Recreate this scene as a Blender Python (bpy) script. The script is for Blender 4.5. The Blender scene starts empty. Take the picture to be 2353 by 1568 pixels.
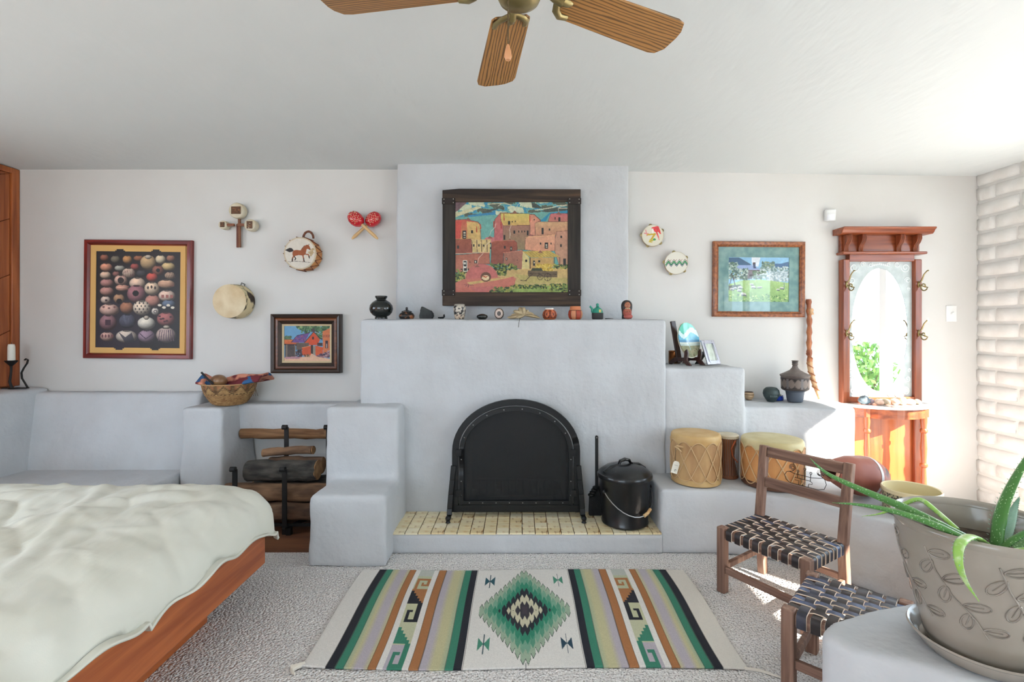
import bpy, math, random
import numpy as np
from mathutils import Vector, Matrix, Euler, noise

random.seed(7)
rng = np.random.RandomState(5)
scene = bpy.context.scene
COL = scene.collection
PI = math.pi

# ------------------------------------------------------------------ camera
EYE = 1.35                      # camera height
FPX, VX, VY = 1130.0, 1193.0, 752.0   # focal length and vanishing point measured on the 2353 px photograph
cam_data = bpy.data.cameras.new('camera')
cam_data.sensor_fit = 'HORIZONTAL'
cam_data.sensor_width = 36.0
cam_data.lens = 36.0 * FPX / 2353.0
cam_data.shift_x = -(VX - 1176.5) / 2353.0
cam_data.shift_y = -(784.0 - VY) / 2353.0
cam_data.clip_start = 0.02
cam = bpy.data.objects.new('camera', cam_data)
cam.location = (0, 0, EYE)
cam.rotation_euler = (PI / 2, 0, 0)
COL.objects.link(cam)
scene.camera = cam

# ------------------------------------------------------------------ world, sun, exposure
world = bpy.data.worlds.new('sky')
scene.world = world
world.use_nodes = True
bg = world.node_tree.nodes['Background']
bg.inputs['Color'].default_value = (0.70, 0.855, 1.0, 1)
bg.inputs['Strength'].default_value = 6.0
sun_data = bpy.data.lights.new('sun', 'SUN')
sun_data.energy = 30.0
sun_data.angle = math.radians(0.6)
sun_data.color = (1.0, 0.93, 0.82)
sun = bpy.data.objects.new('sun', sun_data)
_el = math.radians(32)
_dir = Vector((-0.72 * math.cos(_el), 0.694 * math.cos(_el), -math.sin(_el)))
sun.rotation_euler = _dir.to_track_quat('-Z', 'Y').to_euler()
sun.location = (6, -4, 5)
COL.objects.link(sun)
vs = scene.view_settings
vs.view_transform = 'Standard'
vs.look = 'None'
vs.gamma = 1.0
vs.use_curve_mapping = False
vs.exposure = 0.38
scene.cycles.use_denoising = True
scene.cycles.use_adaptive_sampling = True
scene.cycles.adaptive_threshold = 0.03
scene.cycles.max_bounces = 6
scene.cycles.diffuse_bounces = 4
scene.cycles.glossy_bounces = 3
scene.cycles.transmission_bounces = 2
scene.cycles.transparent_max_bounces = 8
scene.cycles.sample_clamp_indirect = 6.0
scene.cycles.caustics_reflective = False
scene.cycles.caustics_refractive = False

def portal(x, y, z, w, h, rot):
    l = bpy.data.lights.new('daylight_portal', 'AREA')
    l.shape = 'RECTANGLE'; l.size = w; l.size_y = h
    l.cycles.is_portal = True
    o = bpy.data.objects.new('daylight_portal', l)
    o.location = (x, y, z); o.rotation_euler = rot
    COL.objects.link(o)
# room extents
XL, XR, YB, YF = -3.85, 3.50, 3.75, -2.2
WIN_A = (1.60, 3.15, 0.12, 2.20)     # right wall, beside the hall tree (y0, y1, z0, z1)
WIN_B = (-1.2, 0.60, 0.05, 2.2)     # right wall, beside the viewer
WIN_C = (0.2, 2.4, 0.95, 2.2)       # left wall above the bed
FILL_WIN = (-3.4, -0.4, 0.75, 2.25)      # unseen opening added for fill light, wall behind the viewer (x0, x1, z0, z1)
portal(XR + 0.12, (WIN_A[0] + WIN_A[1]) / 2, (WIN_A[2] + WIN_A[3]) / 2, WIN_A[3] - WIN_A[2], WIN_A[1] - WIN_A[0], (0, PI / 2, 0))
portal(XR + 0.12, (WIN_B[0] + WIN_B[1]) / 2, (WIN_B[2] + WIN_B[3]) / 2, WIN_B[3] - WIN_B[2], WIN_B[1] - WIN_B[0], (0, PI / 2, 0))
portal(XL - 0.12, (WIN_C[0] + WIN_C[1]) / 2, (WIN_C[2] + WIN_C[3]) / 2, WIN_C[3] - WIN_C[2], WIN_C[1] - WIN_C[0], (0, -PI / 2, 0))
portal((FILL_WIN[0] + FILL_WIN[1]) / 2, YF - 0.12, (FILL_WIN[2] + FILL_WIN[3]) / 2, FILL_WIN[1] - FILL_WIN[0], FILL_WIN[3] - FILL_WIN[2], (PI / 2, 0, 0))

# ------------------------------------------------------------------ helpers
def S(c):
    """sRGB 0..255 -> linear rgba"""
    out = []
    for v in c[:3]:
        v = v / 255.0
        out.append(v / 12.92 if v <= 0.04045 else ((v + 0.055) / 1.055) ** 2.4)
    return (out[0], out[1], out[2], 1.0)

def at(x, y, d):
    """measured image point at distance d from the camera plane -> room coordinates"""
    return Vector(((x - VX) / FPX * d, d, EYE - (y - VY) / FPX * d))

def _nodes(name):
    m = bpy.data.materials.new(name)
    m.use_nodes = True
    nt = m.node_tree
    b = nt.nodes['Principled BSDF']
    return m, nt, b

def _bump(nt, b, coord, scale, strength, dist=0.01, detail=2.0, voronoi=False, stretch=None):
    src = coord
    if stretch:
        mp = nt.nodes.new('ShaderNodeMapping'); mp.inputs['Scale'].default_value = stretch
        nt.links.new(coord, mp.inputs['Vector']); src = mp.outputs[0]
    if voronoi:
        n = nt.nodes.new('ShaderNodeTexVoronoi'); n.inputs['Scale'].default_value = scale
        h = n.outputs['Distance']
    else:
        n = nt.nodes.new('ShaderNodeTexNoise'); n.inputs['Scale'].default_value = scale
        n.inputs['Detail'].default_value = detail
        h = n.outputs['Fac'] if 'Fac' in n.outputs else n.outputs[0]
    nt.links.new(src, n.inputs['Vector'])
    bp = nt.nodes.new('ShaderNodeBump')
    bp.inputs['Strength'].default_value = strength
    bp.inputs['Distance'].default_value = dist
    nt.links.new(h, bp.inputs['Height'])
    if b.inputs['Normal'].is_linked:
        nt.links.new(b.inputs['Normal'].links[0].from_socket, bp.inputs['Normal'])
    nt.links.new(bp.outputs[0], b.inputs['Normal'])
    return h

def mat(name, c, rough=0.6, metal=0.0, c2=None, vscale=8.0, stretch=None, detail=3.0, lo=0.35, hi=0.65,
        bump=None, coat=0.0, spec=0.5, vor=False, distort=0.0):
    """principled material; colours in sRGB 0..255; optional second colour mixed in by stretched noise"""
    m, nt, b = _nodes(name)
    b.inputs['Base Color'].default_value = S(c)
    b.inputs['Roughness'].default_value = rough
    b.inputs['Metallic'].default_value = metal
    b.inputs['Specular IOR Level'].default_value = spec
    if coat:
        b.inputs['Coat Weight'].default_value = coat
        b.inputs['Coat Roughness'].default_value = 0.08
    tc = nt.nodes.new('ShaderNodeTexCoord')
    if c2 is not None:
        src = tc.outputs['Object']
        if stretch:
            mp = nt.nodes.new('ShaderNodeMapping'); mp.inputs['Scale'].default_value = stretch
            nt.links.new(src, mp.inputs['Vector']); src = mp.outputs[0]
        if vor:
            n = nt.nodes.new('ShaderNodeTexVoronoi')
            n.inputs['Scale'].default_value = vscale
            fac = n.outputs['Distance']
        else:
            n = nt.nodes.new('ShaderNodeTexNoise')
            n.inputs['Scale'].default_value = vscale
            n.inputs['Detail'].default_value = detail
            n.inputs['Distortion'].default_value = distort
            fac = n.outputs[0]
        nt.links.new(src, n.inputs['Vector'])
        r = nt.nodes.new('ShaderNodeValToRGB')
        r.color_ramp.elements[0].position = lo; r.color_ramp.elements[0].color = S(c)
        r.color_ramp.elements[1].position = hi; r.color_ramp.elements[1].color = S(c2)
        nt.links.new(fac, r.inputs[0])
        nt.links.new(r.outputs[0], b.inputs['Base Color'])
    if bump:
        for bb in (bump if isinstance(bump, list) else [bump]):
            _bump(nt, b, tc.outputs['Object'], *bb[:3], **(bb[3] if len(bb) > 3 else {}))
    return m

def wood(name, c, c2, axis='x', rough=0.45, fine=60.0, coat=0.0, c3=None, bump=0.15):
    """long-grained wood: two stretched noises"""
    m, nt, b = _nodes(name)
    b.inputs['Roughness'].default_value = rough
    if coat:
        b.inputs['Coat Weight'].default_value = coat
        b.inputs['Coat Roughness'].default_value = 0.12
    tc = nt.nodes.new('ShaderNodeTexCoord')
    st = {'x': (0.06, 1, 1), 'y': (1, 0.06, 1), 'z': (1, 1, 0.06)}[axis]
    mp = nt.nodes.new('ShaderNodeMapping'); mp.inputs['Scale'].default_value = st
    nt.links.new(tc.outputs['Object'], mp.inputs['Vector'])
    n1 = nt.nodes.new('ShaderNodeTexNoise'); n1.inputs['Scale'].default_value = fine
    n1.inputs['Detail'].default_value = 6; n1.inputs['Distortion'].default_value = 0.6
    nt.links.new(mp.outputs[0], n1.inputs['Vector'])
    r = nt.nodes.new('ShaderNodeValToRGB')
    r.color_ramp.elements[0].position = 0.36; r.color_ramp.elements[0].color = S(c2)
    r.color_ramp.elements[1].position = 0.62; r.color_ramp.elements[1].color = S(c)
    if c3 is not None:
        e = r.color_ramp.elements.new(0.75); e.color = S(c3)
    nt.links.new(n1.outputs[0], r.inputs[0])
    nt.links.new(r.outputs[0], b.inputs['Base Color'])
    if bump:
        bp = nt.nodes.new('ShaderNodeBump'); bp.inputs['Strength'].default_value = bump
        bp.inputs['Distance'].default_value = 0.004
        nt.links.new(n1.outputs[0], bp.inputs['Height']); nt.links.new(bp.outputs[0], b.inputs['Normal'])
    return m

def paint_mat(name, rough=0.6, coat=0.0, bump=None, grain=None):
    """flat print / painted decoration carried by a colour attribute"""
    m, nt, b = _nodes(name)
    a = nt.nodes.new('ShaderNodeVertexColor'); a.layer_name = 'Col'
    src = a.outputs['Color']
    tc = nt.nodes.new('ShaderNodeTexCoord')
    if grain:
        n = nt.nodes.new('ShaderNodeTexNoise'); n.inputs['Scale'].default_value = grain[0]; n.inputs['Detail'].default_value = 3
        if len(grain) > 2:
            mp = nt.nodes.new('ShaderNodeMapping'); mp.inputs['Scale'].default_value = grain[2]
            nt.links.new(tc.outputs['Object'], mp.inputs['Vector']); nt.links.new(mp.outputs[0], n.inputs['Vector'])
        else:
            nt.links.new(tc.outputs['Object'], n.inputs['Vector'])
        mr = nt.nodes.new('ShaderNodeMapRange')
        mr.inputs['To Min'].default_value = 1 - grain[1]; mr.inputs['To Max'].default_value = 1 + grain[1]
        nt.links.new(n.outputs[0], mr.inputs['Value'])
        mx = nt.nodes.new('ShaderNodeMix'); mx.data_type = 'RGBA'; mx.blend_type = 'MULTIPLY'; mx.inputs['Factor'].default_value = 1
        nt.links.new(src, mx.inputs[6]); nt.links.new(mr.outputs[0], mx.inputs[7])
        src = mx.outputs[2]
    nt.links.new(src, b.inputs['Base Color'])
    b.inputs['Roughness'].default_value = rough
    if coat:
        b.inputs['Coat Weight'].default_value = coat; b.inputs['Coat Roughness'].default_value = 0.05
    if bump:
        _bump(nt, b, tc.outputs['Object'], *bump[:3], **(bump[3] if len(bump) > 3 else {}))
    return m

def glass_mat(name, gloss=0.07, tint=(255, 255, 255)):
    """thin clear pane: see-through with a faint reflection"""
    m = bpy.data.materials.new(name); m.use_nodes = True
    nt = m.node_tree; nt.nodes.clear()
    out = nt.nodes.new('ShaderNodeOutputMaterial')
    t = nt.nodes.new('ShaderNodeBsdfTransparent'); t.inputs[0].default_value = S(tint)
    g = nt.nodes.new('ShaderNodeBsdfGlossy'); g.inputs['Roughness'].default_value = 0.02
    mx = nt.nodes.new('ShaderNodeMixShader'); mx.inputs[0].default_value = gloss
    nt.links.new(t.outputs[0], mx.inputs[1]); nt.links.new(g.outputs[0], mx.inputs[2])
    nt.links.new(mx.outputs[0], out.inputs[0])
    return m

class MB:
    """collects shapes into one mesh"""
    def __init__(s):
        s.v = []; s.f = []; s.m = []
    def add(s, vs_, fs_, mi=0, M=None):
        o = len(s.v)
        for p in vs_:
            p = Vector(p)
            s.v.append(M @ p if M is not None else p)
        for q in fs_:
            s.f.append(tuple(i + o for i in q)); s.m.append(mi)
        return s
    def box(s, lo, hi, mi=0, M=None):
        (x0, y0, z0), (x1, y1, z1) = lo, hi
        vs_ = [(x0, y0, z0), (x1, y0, z0), (x1, y1, z0), (x0, y1, z0), (x0, y0, z1), (x1, y0, z1), (x1, y1, z1), (x0, y1, z1)]
        fs_ = [(0, 3, 2, 1), (4, 5, 6, 7), (0, 1, 5, 4), (1, 2, 6, 5), (2, 3, 7, 6), (3, 0, 4, 7)]
        return s.add(vs_, fs_, mi, M)
    def bar(s, a, b, w, h, mi=0, up=(0, 0, 1)):
        """square bar from a to b"""
        a, b = Vector(a), Vector(b)
        d = (b - a); L = d.length; d.normalize()
        u = Vector(up)
        if abs(d.dot(u)) > 0.98: u = Vector((0, 1, 0))
        x = d.cross(u).normalized(); z = x.cross(d).normalized()
        M = Matrix((( x.x, d.x, z.x, a.x), (x.y, d.y, z.y, a.y), (x.z, d.z, z.z, a.z), (0, 0, 0, 1)))
        return s.box((-w / 2, 0, -h / 2), (w / 2, L, h / 2), mi, M)
    def lathe(s, prof, seg=32, mi=0, M=None, cap=True, sx=1.0, sy=1.0):
        """profile [(r, z), ...] turned about z"""
        vs_, fs_ = [], []
        n = len(prof)
        for (r, z) in prof:
            for k in range(seg):
                a = 2 * PI * k / seg
                vs_.append((r * math.cos(a) * sx, r * math.sin(a) * sy, z))
        for i in range(n - 1):
            for k in range(seg):
                k2 = (k + 1) % seg
                fs_.append((i * seg + k, i * seg + k2, (i + 1) * seg + k2, (i + 1) * seg + k))
        if cap:
            if prof[0][0] > 1e-5: fs_.append(tuple(reversed(range(seg))))
            if prof[-1][0] > 1e-5: fs_.append(tuple((n - 1) * seg + k for k in range(seg)))
        return s.add(vs_, fs_, mi, M)
    def tube(s, pts, r, seg=8, mi=0, cap=True, closed=False, flat=1.0):
        pts = [Vector(p) for p in pts]
        n = len(pts)
        rs = r if isinstance(r, (list, tuple)) else [r] * n
        vs_, fs_ = [], []
        t0 = (pts[1] - pts[0]).normalized()
        ref = Vector((0, 0, 1)) if abs(t0.z) < 0.9 else Vector((1, 0, 0))
        nrm = (ref - t0 * ref.dot(t0)).normalized()
        for i, p in enumerate(pts):
            if closed:
                t = (pts[(i + 1) % n] - pts[i - 1]).normalized()
            else:
                t = (pts[min(i + 1, n - 1)] - pts[max(i - 1, 0)]).normalized()
            nrm = (nrm - t * nrm.dot(t)).normalized()
            bn = t.cross(nrm)
            for k in range(seg):
                a = 2 * PI * k / seg
                vs_.append(p + nrm * (math.cos(a) * rs[i] * flat) + bn * (math.sin(a) * rs[i]))
        for i in range(n if closed else n - 1):
            j = (i + 1) % n
            for k in range(seg):
                k2 = (k + 1) % seg
                fs_.append((i * seg + k, i * seg + k2, j * seg + k2, j * seg + k))
        if cap and not closed:
            fs_.append(tuple(reversed(range(seg))))
            fs_.append(tuple((n - 1) * seg + k for k in range(seg)))
        return s.add(vs_, fs_, mi)
    def sphere(s, c, r, seg=16, ring=10, mi=0, M=None):
        r = r if isinstance(r, (list, tuple)) else (r, r, r)
        prof = [(math.sin(PI * i / ring), -math.cos(PI * i / ring)) for i in range(ring + 1)]
        T = Matrix.Translation(Vector(c)) @ Matrix.Diagonal((r[0], r[1], r[2], 1))
        if M is not None: T = M @ T
        prof[0] = (1e-4, -1); prof[-1] = (1e-4, 1)
        return s.lathe(prof, seg, mi, T)
    def prism(s, poly, a0, a1, axis='y', mi=0, M=None):
        """2-D polygon swept along an axis. axis y: poly in (x, z); axis z: poly in (x, y); axis x: poly in (y, z)"""
        def P(u, v, a):
            return {'y': (u, a, v), 'z': (u, v, a), 'x': (a, u, v)}[axis]
        n = len(poly)
        vs_ = [P(u, v, a0) for u, v in poly] + [P(u, v, a1) for u, v in poly]
        fs_ = [tuple(range(n)), tuple(reversed(range(n, 2 * n)))]
        for i in range(n):
            j = (i + 1) % n
            fs_.append((j, i, n + i, n + j))
        return s.add(vs_, fs_, mi, M)
    def band(s, outer, inner, a0, a1, axis='y', mi=0, closed=False, M=None):
        """strip between two matching outlines, swept along an axis"""
        n = len(outer)
        rng_ = range(n) if closed else range(n - 1)
        for i in rng_:
            j = (i + 1) % n
            s.prism([outer[i], outer[j], inner[j], inner[i]], a0, a1, axis, mi, M)
        return s
    def mesh(s, name):
        me = bpy.data.meshes.new(name)
        me.from_pydata([tuple(p) for p in s.v], [], s.f)
        me.polygons.foreach_set('material_index', s.m)
        me.update()
        return me

def wmat(o):
    M = o.matrix_basis.copy()
    while o.parent is not None:
        o = o.parent
        M = o.matrix_basis @ M
    return M

def fix_normals(me):
    import bmesh
    bm = bmesh.new(); bm.from_mesh(me)
    bmesh.ops.remove_doubles(bm, verts=bm.verts, dist=1e-6)
    bmesh.ops.recalc_face_normals(bm, faces=bm.faces)
    bm.to_mesh(me); bm.free()

def obj(name, mb, mats, parent=None, world=False, smooth=40, bevel=0.0, bseg=2, fix=True):
    me = mb.mesh(name) if isinstance(mb, MB) else mb
    if fix: fix_normals(me)
    for m_ in (mats if isinstance(mats, (list, tuple)) else [mats]):
        me.materials.append(m_)
    if smooth:
        me.polygons.foreach_set('use_smooth', [True] * len(me.polygons))
        me.set_sharp_from_angle(angle=math.radians(smooth))
    o = bpy.data.objects.new(name, me)
    COL.objects.link(o)
    if parent is not None:
        o.parent = parent
        if world:
            me.transform(wmat(parent).inverted())
    if bevel:
        b = o.modifiers.new('edge', 'BEVEL'); b.width = bevel; b.segments = bseg; b.limit_method = 'ANGLE'; b.angle_limit = math.radians(40)
        b.harden_normals = False
    return o

def tag(o, label, cat, group=None, kind=None):
    o['label'] = label; o['category'] = cat
    if group: o['group'] = group
    if kind: o['kind'] = kind
    return o

def struct(o, label=None):
    o['kind'] = 'structure'
    if label: o['label'] = label
    return o

def thing(name, label, cat, loc=(0, 0, 0), rotz=0.0, group=None, rot=None):
    o = bpy.data.objects.new(name, None)
    o.empty_display_size = 0.05
    COL.objects.link(o)
    o.location = loc
    o.rotation_euler = rot if rot is not None else (0, 0, rotz)
    return tag(o, label, cat, group)

def dup(src, parent, name=None):
    c = src.copy(); COL.objects.link(c); c.parent = parent
    return c

def rotm(ax, ang):
    return Matrix.Rotation(ang, 4, ax)
def tr(*p):
    return Matrix.Translation(Vector(p) if len(p) == 3 else Vector(p[0]))

def plaster_obj(name, mb, m_, parent=None, voxel=0.02, smooth_it=6, wobble=0.006, kind=None):
    """hand-trowelled mass: the shapes are fused and their edges rounded off"""
    me = mb.mesh(name)
    fix_normals(me)
    me.materials.append(m_)
    o = bpy.data.objects.new(name, me); COL.objects.link(o)
    if parent is not None:
        o.parent = parent; me.transform(wmat(parent).inverted())
    r = o.modifiers.new('fuse', 'REMESH'); r.mode = 'VOXEL'; r.voxel_size = voxel; r.use_smooth_shade = True
    sm = o.modifiers.new('round', 'SMOOTH'); sm.factor = 0.5; sm.iterations = smooth_it
    if wobble:
        t = bpy.data.textures.get('trowel') or bpy.data.textures.new('trowel', 'CLOUDS')
        t.noise_scale = 0.25; t.noise_depth = 2
        d = o.modifiers.new('trowel', 'DISPLACE'); d.texture = t; d.strength = wobble * 2; d.mid_level = 0.5; d.texture_coords = 'GLOBAL'
    return o

# ------------------------------------------------------------------ flat pictures
def _blur(a, k):
    for ax in (0, 1):
        a = sum(np.roll(a, s_, ax) for s_ in range(-k // 2, k // 2 + 1)) / (2 * (k // 2) + 1)
    return a

class Canvas:
    def __init__(s, w, h, bg_=(255, 255, 255), win=(0, 0, 1, 1)):
        """win: the window of drawing coordinates (x0, y0, x1, y1) that fills the canvas, y down"""
        s.w, s.h = w, h
        s.a = np.zeros((h, w, 3)) + np.array(bg_, float)
        x0, y0, x1, y1 = win
        s.X, s.Y = np.meshgrid(x0 + (np.arange(w) + 0.5) / w * (x1 - x0), y0 + (np.arange(h) + 0.5) / h * (y1 - y0))
        s.nz = rng.rand(h, w)
        s.soft = sum(_blur(np.kron(rng.rand(-(-h // k) + 1, -(-w // k) + 1), np.ones((k, k)))[:h, :w], k) for k in (2, 4, 8)) / 3
    def put(s, mask, c, vary=0.0, c2=None, grad='y', alpha=1.0):
        if not mask.any(): return
        col = np.array(c, float)[None, None, :] * np.ones_like(s.a)
        if c2 is not None:
            q = s.Y if grad == 'y' else s.X
            lo_, hi_ = q[mask].min(), q[mask].max()
            t = ((q - lo_) / max(hi_ - lo_, 1e-9)).clip(0, 1)[..., None]
            col = col * (1 - t) + np.array(c2, float) * t
        if vary:
            col = col * (1 + vary * (s.soft[..., None] - 0.5) * 2)
        s.a[mask] = s.a[mask] * (1 - alpha) + col[mask] * alpha
    def polymask(s, pts):
        x, y = s.X, s.Y
        ins = np.zeros(x.shape, bool)
        n = len(pts)
        for i in range(n):
            x1, y1 = pts[i]; x2, y2 = pts[(i + 1) % n]
            if y1 == y2: continue
            c = ((y1 > y) != (y2 > y)) & (x < (x2 - x1) * (y - y1) / (y2 - y1) + x1)
            ins ^= c
        return ins
    def poly(s, pts, c, **k): s.put(s.polymask(pts), c, **k)
    def rect(s, x0, y0, x1, y1, c, **k): s.put((s.X >= x0) & (s.X < x1) & (s.Y >= y0) & (s.Y < y1), c, **k)
    def ell(s, cx, cy, rx, ry, c, **k): s.put(((s.X - cx) / rx) ** 2 + ((s.Y - cy) / ry) ** 2 < 1, c, **k)
    def line(s, pts, wd, c, **k):
        m = np.zeros(s.X.shape, bool)
        for (x1, y1), (x2, y2) in zip(pts[:-1], pts[1:]):
            dx, dy = x2 - x1, y2 - y1
            L = dx * dx + dy * dy or 1e-9
            t = (((s.X - x1) * dx + (s.Y - y1) * dy) / L).clip(0, 1)
            m |= (s.X - x1 - t * dx) ** 2 + (s.Y - y1 - t * dy) ** 2 < (wd / 2) ** 2
        s.put(m, c, **k)
    def ball(s, cx, cy, rx, ry, c, dark=0.35, lx=-0.35, ly=-0.5):
        """a pot as a photograph shows it: light on its upper side"""
        u, v = (s.X - cx) / rx, (s.Y - cy) / ry
        q = u * u + v * v
        m = q < 1
        z = np.sqrt((1 - q).clip(0))
        sh = (u * lx + v * ly + z * 0.8).clip(0, 1)
        f = (dark + (1 - dark) * sh) * (0.88 + 0.24 * s.soft)
        s.a[m] = (np.array(c, float)[None, None, :] * f[..., None])[m]
    def scatter(s, x0, y0, x1, y1, n, size, cols, inside=None):
        for _ in range(n):
            x = x0 + rng.rand() * (x1 - x0); y = y0 + rng.rand() * (y1 - y0)
            if inside is not None and not inside(x, y): continue
            c = cols[rng.randint(len(cols))]
            s.ell(x, y, size * (0.5 + rng.rand()), size * (0.4 + 0.7 * rng.rand()), c)

def lin(a):
    a = (np.asarray(a, float) / 255.0).clip(0, 1)
    return np.where(a <= 0.04045, a / 12.92, ((a + 0.055) / 1.055) ** 2.4)

def canvas_mesh(name, cv, w, h, disc=False, plane='xz', bow=None):
    """grid carrying a picture as a colour attribute; picture centre at the origin, facing -y (xz) or +z (xy)"""
    nx, ny = cv.w, cv.h
    xs = (np.arange(nx) / (nx - 1) - 0.5) * w
    ys = (0.5 - np.arange(ny) / (ny - 1)) * h
    X, Y = np.meshgrid(xs, ys)
    Z = np.zeros_like(X) if bow is None else bow(X, Y)
    co = np.stack([X, Z, Y], -1) if plane == 'xz' else np.stack([X, Y, Z], -1)
    idx = np.arange(nx * ny).reshape(ny, nx)
    q = np.stack([idx[:-1, :-1], idx[1:, :-1], idx[1:, 1:], idx[:-1, 1:]], -1).reshape(-1, 4)
    if disc:
        cxy = (X[:-1, :-1] + X[1:, 1:]) / w, (Y[:-1, :-1] + Y[1:, 1:]) / h
        q = q[(cxy[0] ** 2 + cxy[1] ** 2).reshape(-1) < 0.97]
    me = bpy.data.meshes.new(name)
    me.vertices.add(nx * ny); me.vertices.foreach_set('co', co.reshape(-1).astype(np.float32))
    nf = len(q)
    me.loops.add(nf * 4); me.loops.foreach_set('vertex_index', q.reshape(-1).astype(np.int32))
    me.polygons.add(nf)
    me.polygons.foreach_set('loop_start', (np.arange(nf) * 4).astype(np.int32))
    me.update(calc_edges=True); me.validate()
    at_ = me.color_attributes.new('Col', 'FLOAT_COLOR', 'POINT')
    col = np.ones((nx * ny, 4), np.float32); col[:, :3] = lin(cv.a).reshape(-1, 3)
    at_.data.foreach_set('color', col.reshape(-1))
    me.polygons.foreach_set('use_smooth', [True] * nf)
    return me

# ------------------------------------------------------------------ shared materials
PLASTER = mat('white_plaster', (203, 205, 208), 0.92, c2=(195, 196, 198), vscale=3.0, spec=0.2,
              bump=[(9.0, 0.35, 0.02, dict(stretch=(1, 1, 0.5))), (34.0, 0.42, 0.008)])
WALLM = mat('painted_wall', (220, 218, 215), 0.92, c2=(215, 212, 208), vscale=1.5, spec=0.2, bump=[(9.0, 0.16, 0.015)])
CEILM = mat('ceiling_paint', (218, 221, 221), 0.95, spec=0.1, bump=[(4.0, 0.2, 0.03), (16.0, 0.25, 0.014, dict(stretch=(1, 0.4, 1)))])
BRICKM = mat('white_brick_paint', (230, 228, 224), 0.9, c2=(222, 219, 214), vscale=9, spec=0.2, bump=[(22.0, 0.25, 0.01), (120.0, 0.15, 0.003)])
BLACK = mat('black_iron', (22, 23, 24), 0.45, 0.3, bump=(120.0, 0.08, 0.002))
DARKIRON = mat('dark_wrought_iron', (38, 36, 35), 0.55, 0.4, bump=(60.0, 0.15, 0.003))
WHITEPL = mat('white_plastic', (236, 236, 234), 0.4)
BRASS = mat('antique_brass', (172, 156, 112), 0.34, 0.85, c2=(132, 116, 76), vscale=12)
CARPET = None

# ================================================================== the room shell
def make_carpet():
    m, nt, b = _nodes('berber_carpet')
    tc = nt.nodes.new('ShaderNodeTexCoord')
    v = nt.nodes.new('ShaderNodeTexVoronoi'); v.inputs['Scale'].default_value = 95.0
    nt.links.new(tc.outputs['Object'], v.inputs['Vector'])
    n = nt.nodes.new('ShaderNodeTexNoise'); n.inputs['Scale'].default_value = 140.0; n.inputs['Detail'].default_value = 2
    nt.links.new(tc.outputs['Object'], n.inputs['Vector'])
    r = nt.nodes.new('ShaderNodeValToRGB')
    e = r.color_ramp.elements
    e[0].position = 0.30; e[0].color = S((140, 133, 128))
    e[1].position = 0.62; e[1].color = S((245, 241, 237))
    k = e.new(0.46); k.color = S((236, 231, 227))
    nt.links.new(n.outputs[0], r.inputs[0])
    nt.links.new(r.outputs[0], b.inputs['Base Color'])
    b.inputs['Roughness'].default_value = 0.97
    b.inputs['Specular IOR Level'].default_value = 0.1
    bp = nt.nodes.new('ShaderNodeBump'); bp.inputs['Strength'].default_value = 0.9; bp.inputs['Distance'].default_value = 0.012
    bp.invert = True
    nt.links.new(v.outputs['Distance'], bp.inputs['Height']); nt.links.new(bp.outputs[0], b.inputs['Normal'])
    return m
CARPET = make_carpet()
mb = MB(); mb.box((XL - 0.3, YF - 0.3, -0.12), (XR + 0.3, YB + 0.3, 0.0))
struct(obj('floor', mb, CARPET, smooth=0), 'beige looped berber carpet covering the floor')

mb = MB()
zc = lambda x: 2.552 - 0.0135 * max(0.0, x + 0.3)
n_ = 24
for i in range(n_):
    x0 = XL - 0.3 + (XR - XL + 0.6) * i / n_; x1 = XL - 0.3 + (XR - XL + 0.6) * (i + 1) / n_
    mb.add([(x0, YF - 0.3, zc(x0)), (x1, YF - 0.3, zc(x1)), (x1, YB + 0.3, zc(x1)), (x0, YB + 0.3, zc(x0))], [(3, 2, 1, 0)])
mb.box((XL - 0.3, YF - 0.3, 2.60), (XR + 0.3, YB + 0.3, 2.70))
struct(obj('ceiling', mb, CEILM, fix=False), 'smooth white plaster ceiling')

mb = MB(); mb.box((XL - 0.3, YB, 0), (XR + 0.3, YB + 0.25, 2.6))
struct(obj('wall_back', mb, WALLM, smooth=0), 'white plastered wall behind the fireplace')

def wall_with_holes(mb, a0, a1, z0, z1, holes, lo, hi, axis):
    """wall slab running along axis with rectangular openings; holes sorted (a0,a1,z0,z1)"""
    cuts = a0
    def B(u0, u1, w0, w1):
        if u1 - u0 < 1e-4 or w1 - w0 < 1e-4: return
        if axis == 'y': mb.box((lo, u0, w0), (hi, u1, w1))
        else: mb.box((u0, lo, w0), (u1, hi, w1))
    for (h0, h1, k0, k1) in holes:
        B(cuts, h0, z0, z1); B(h0, h1, z0, k0); B(h0, h1, k1, z1); cuts = h1
    B(cuts, a1, z0, z1)

mb = MB(); wall_with_holes(mb, YF, YB, 0, 2.6, [WIN_B, WIN_A], XR + 0.004, XR + 0.25, 'y')
wall_right = struct(obj('wall_right', mb, BRICKM, smooth=0), 'white painted slump brick wall in the sunny corner')
mb = MB(); wall_with_holes(mb, YF, YB, 0, 2.6, [WIN_C], XL - 0.25, XL, 'y')
wall_left = struct(obj('wall_left', mb, wood('warm_bounce_wood', (184, 112, 62), (148, 80, 40), 'z', 0.55, 20), smooth=0), 'wall beside the bed, wood panelled to bounce warm light')  # wood finish carried along the unseen wall to bounce warm light
mb = MB(); wall_with_holes(mb, XL, XR, 0, 2.6, [FILL_WIN], YF - 0.25, YF, 'x')
struct(obj('wall_front', mb, WALLM, smooth=0), 'white wall with the wide window added for fill light')

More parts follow.
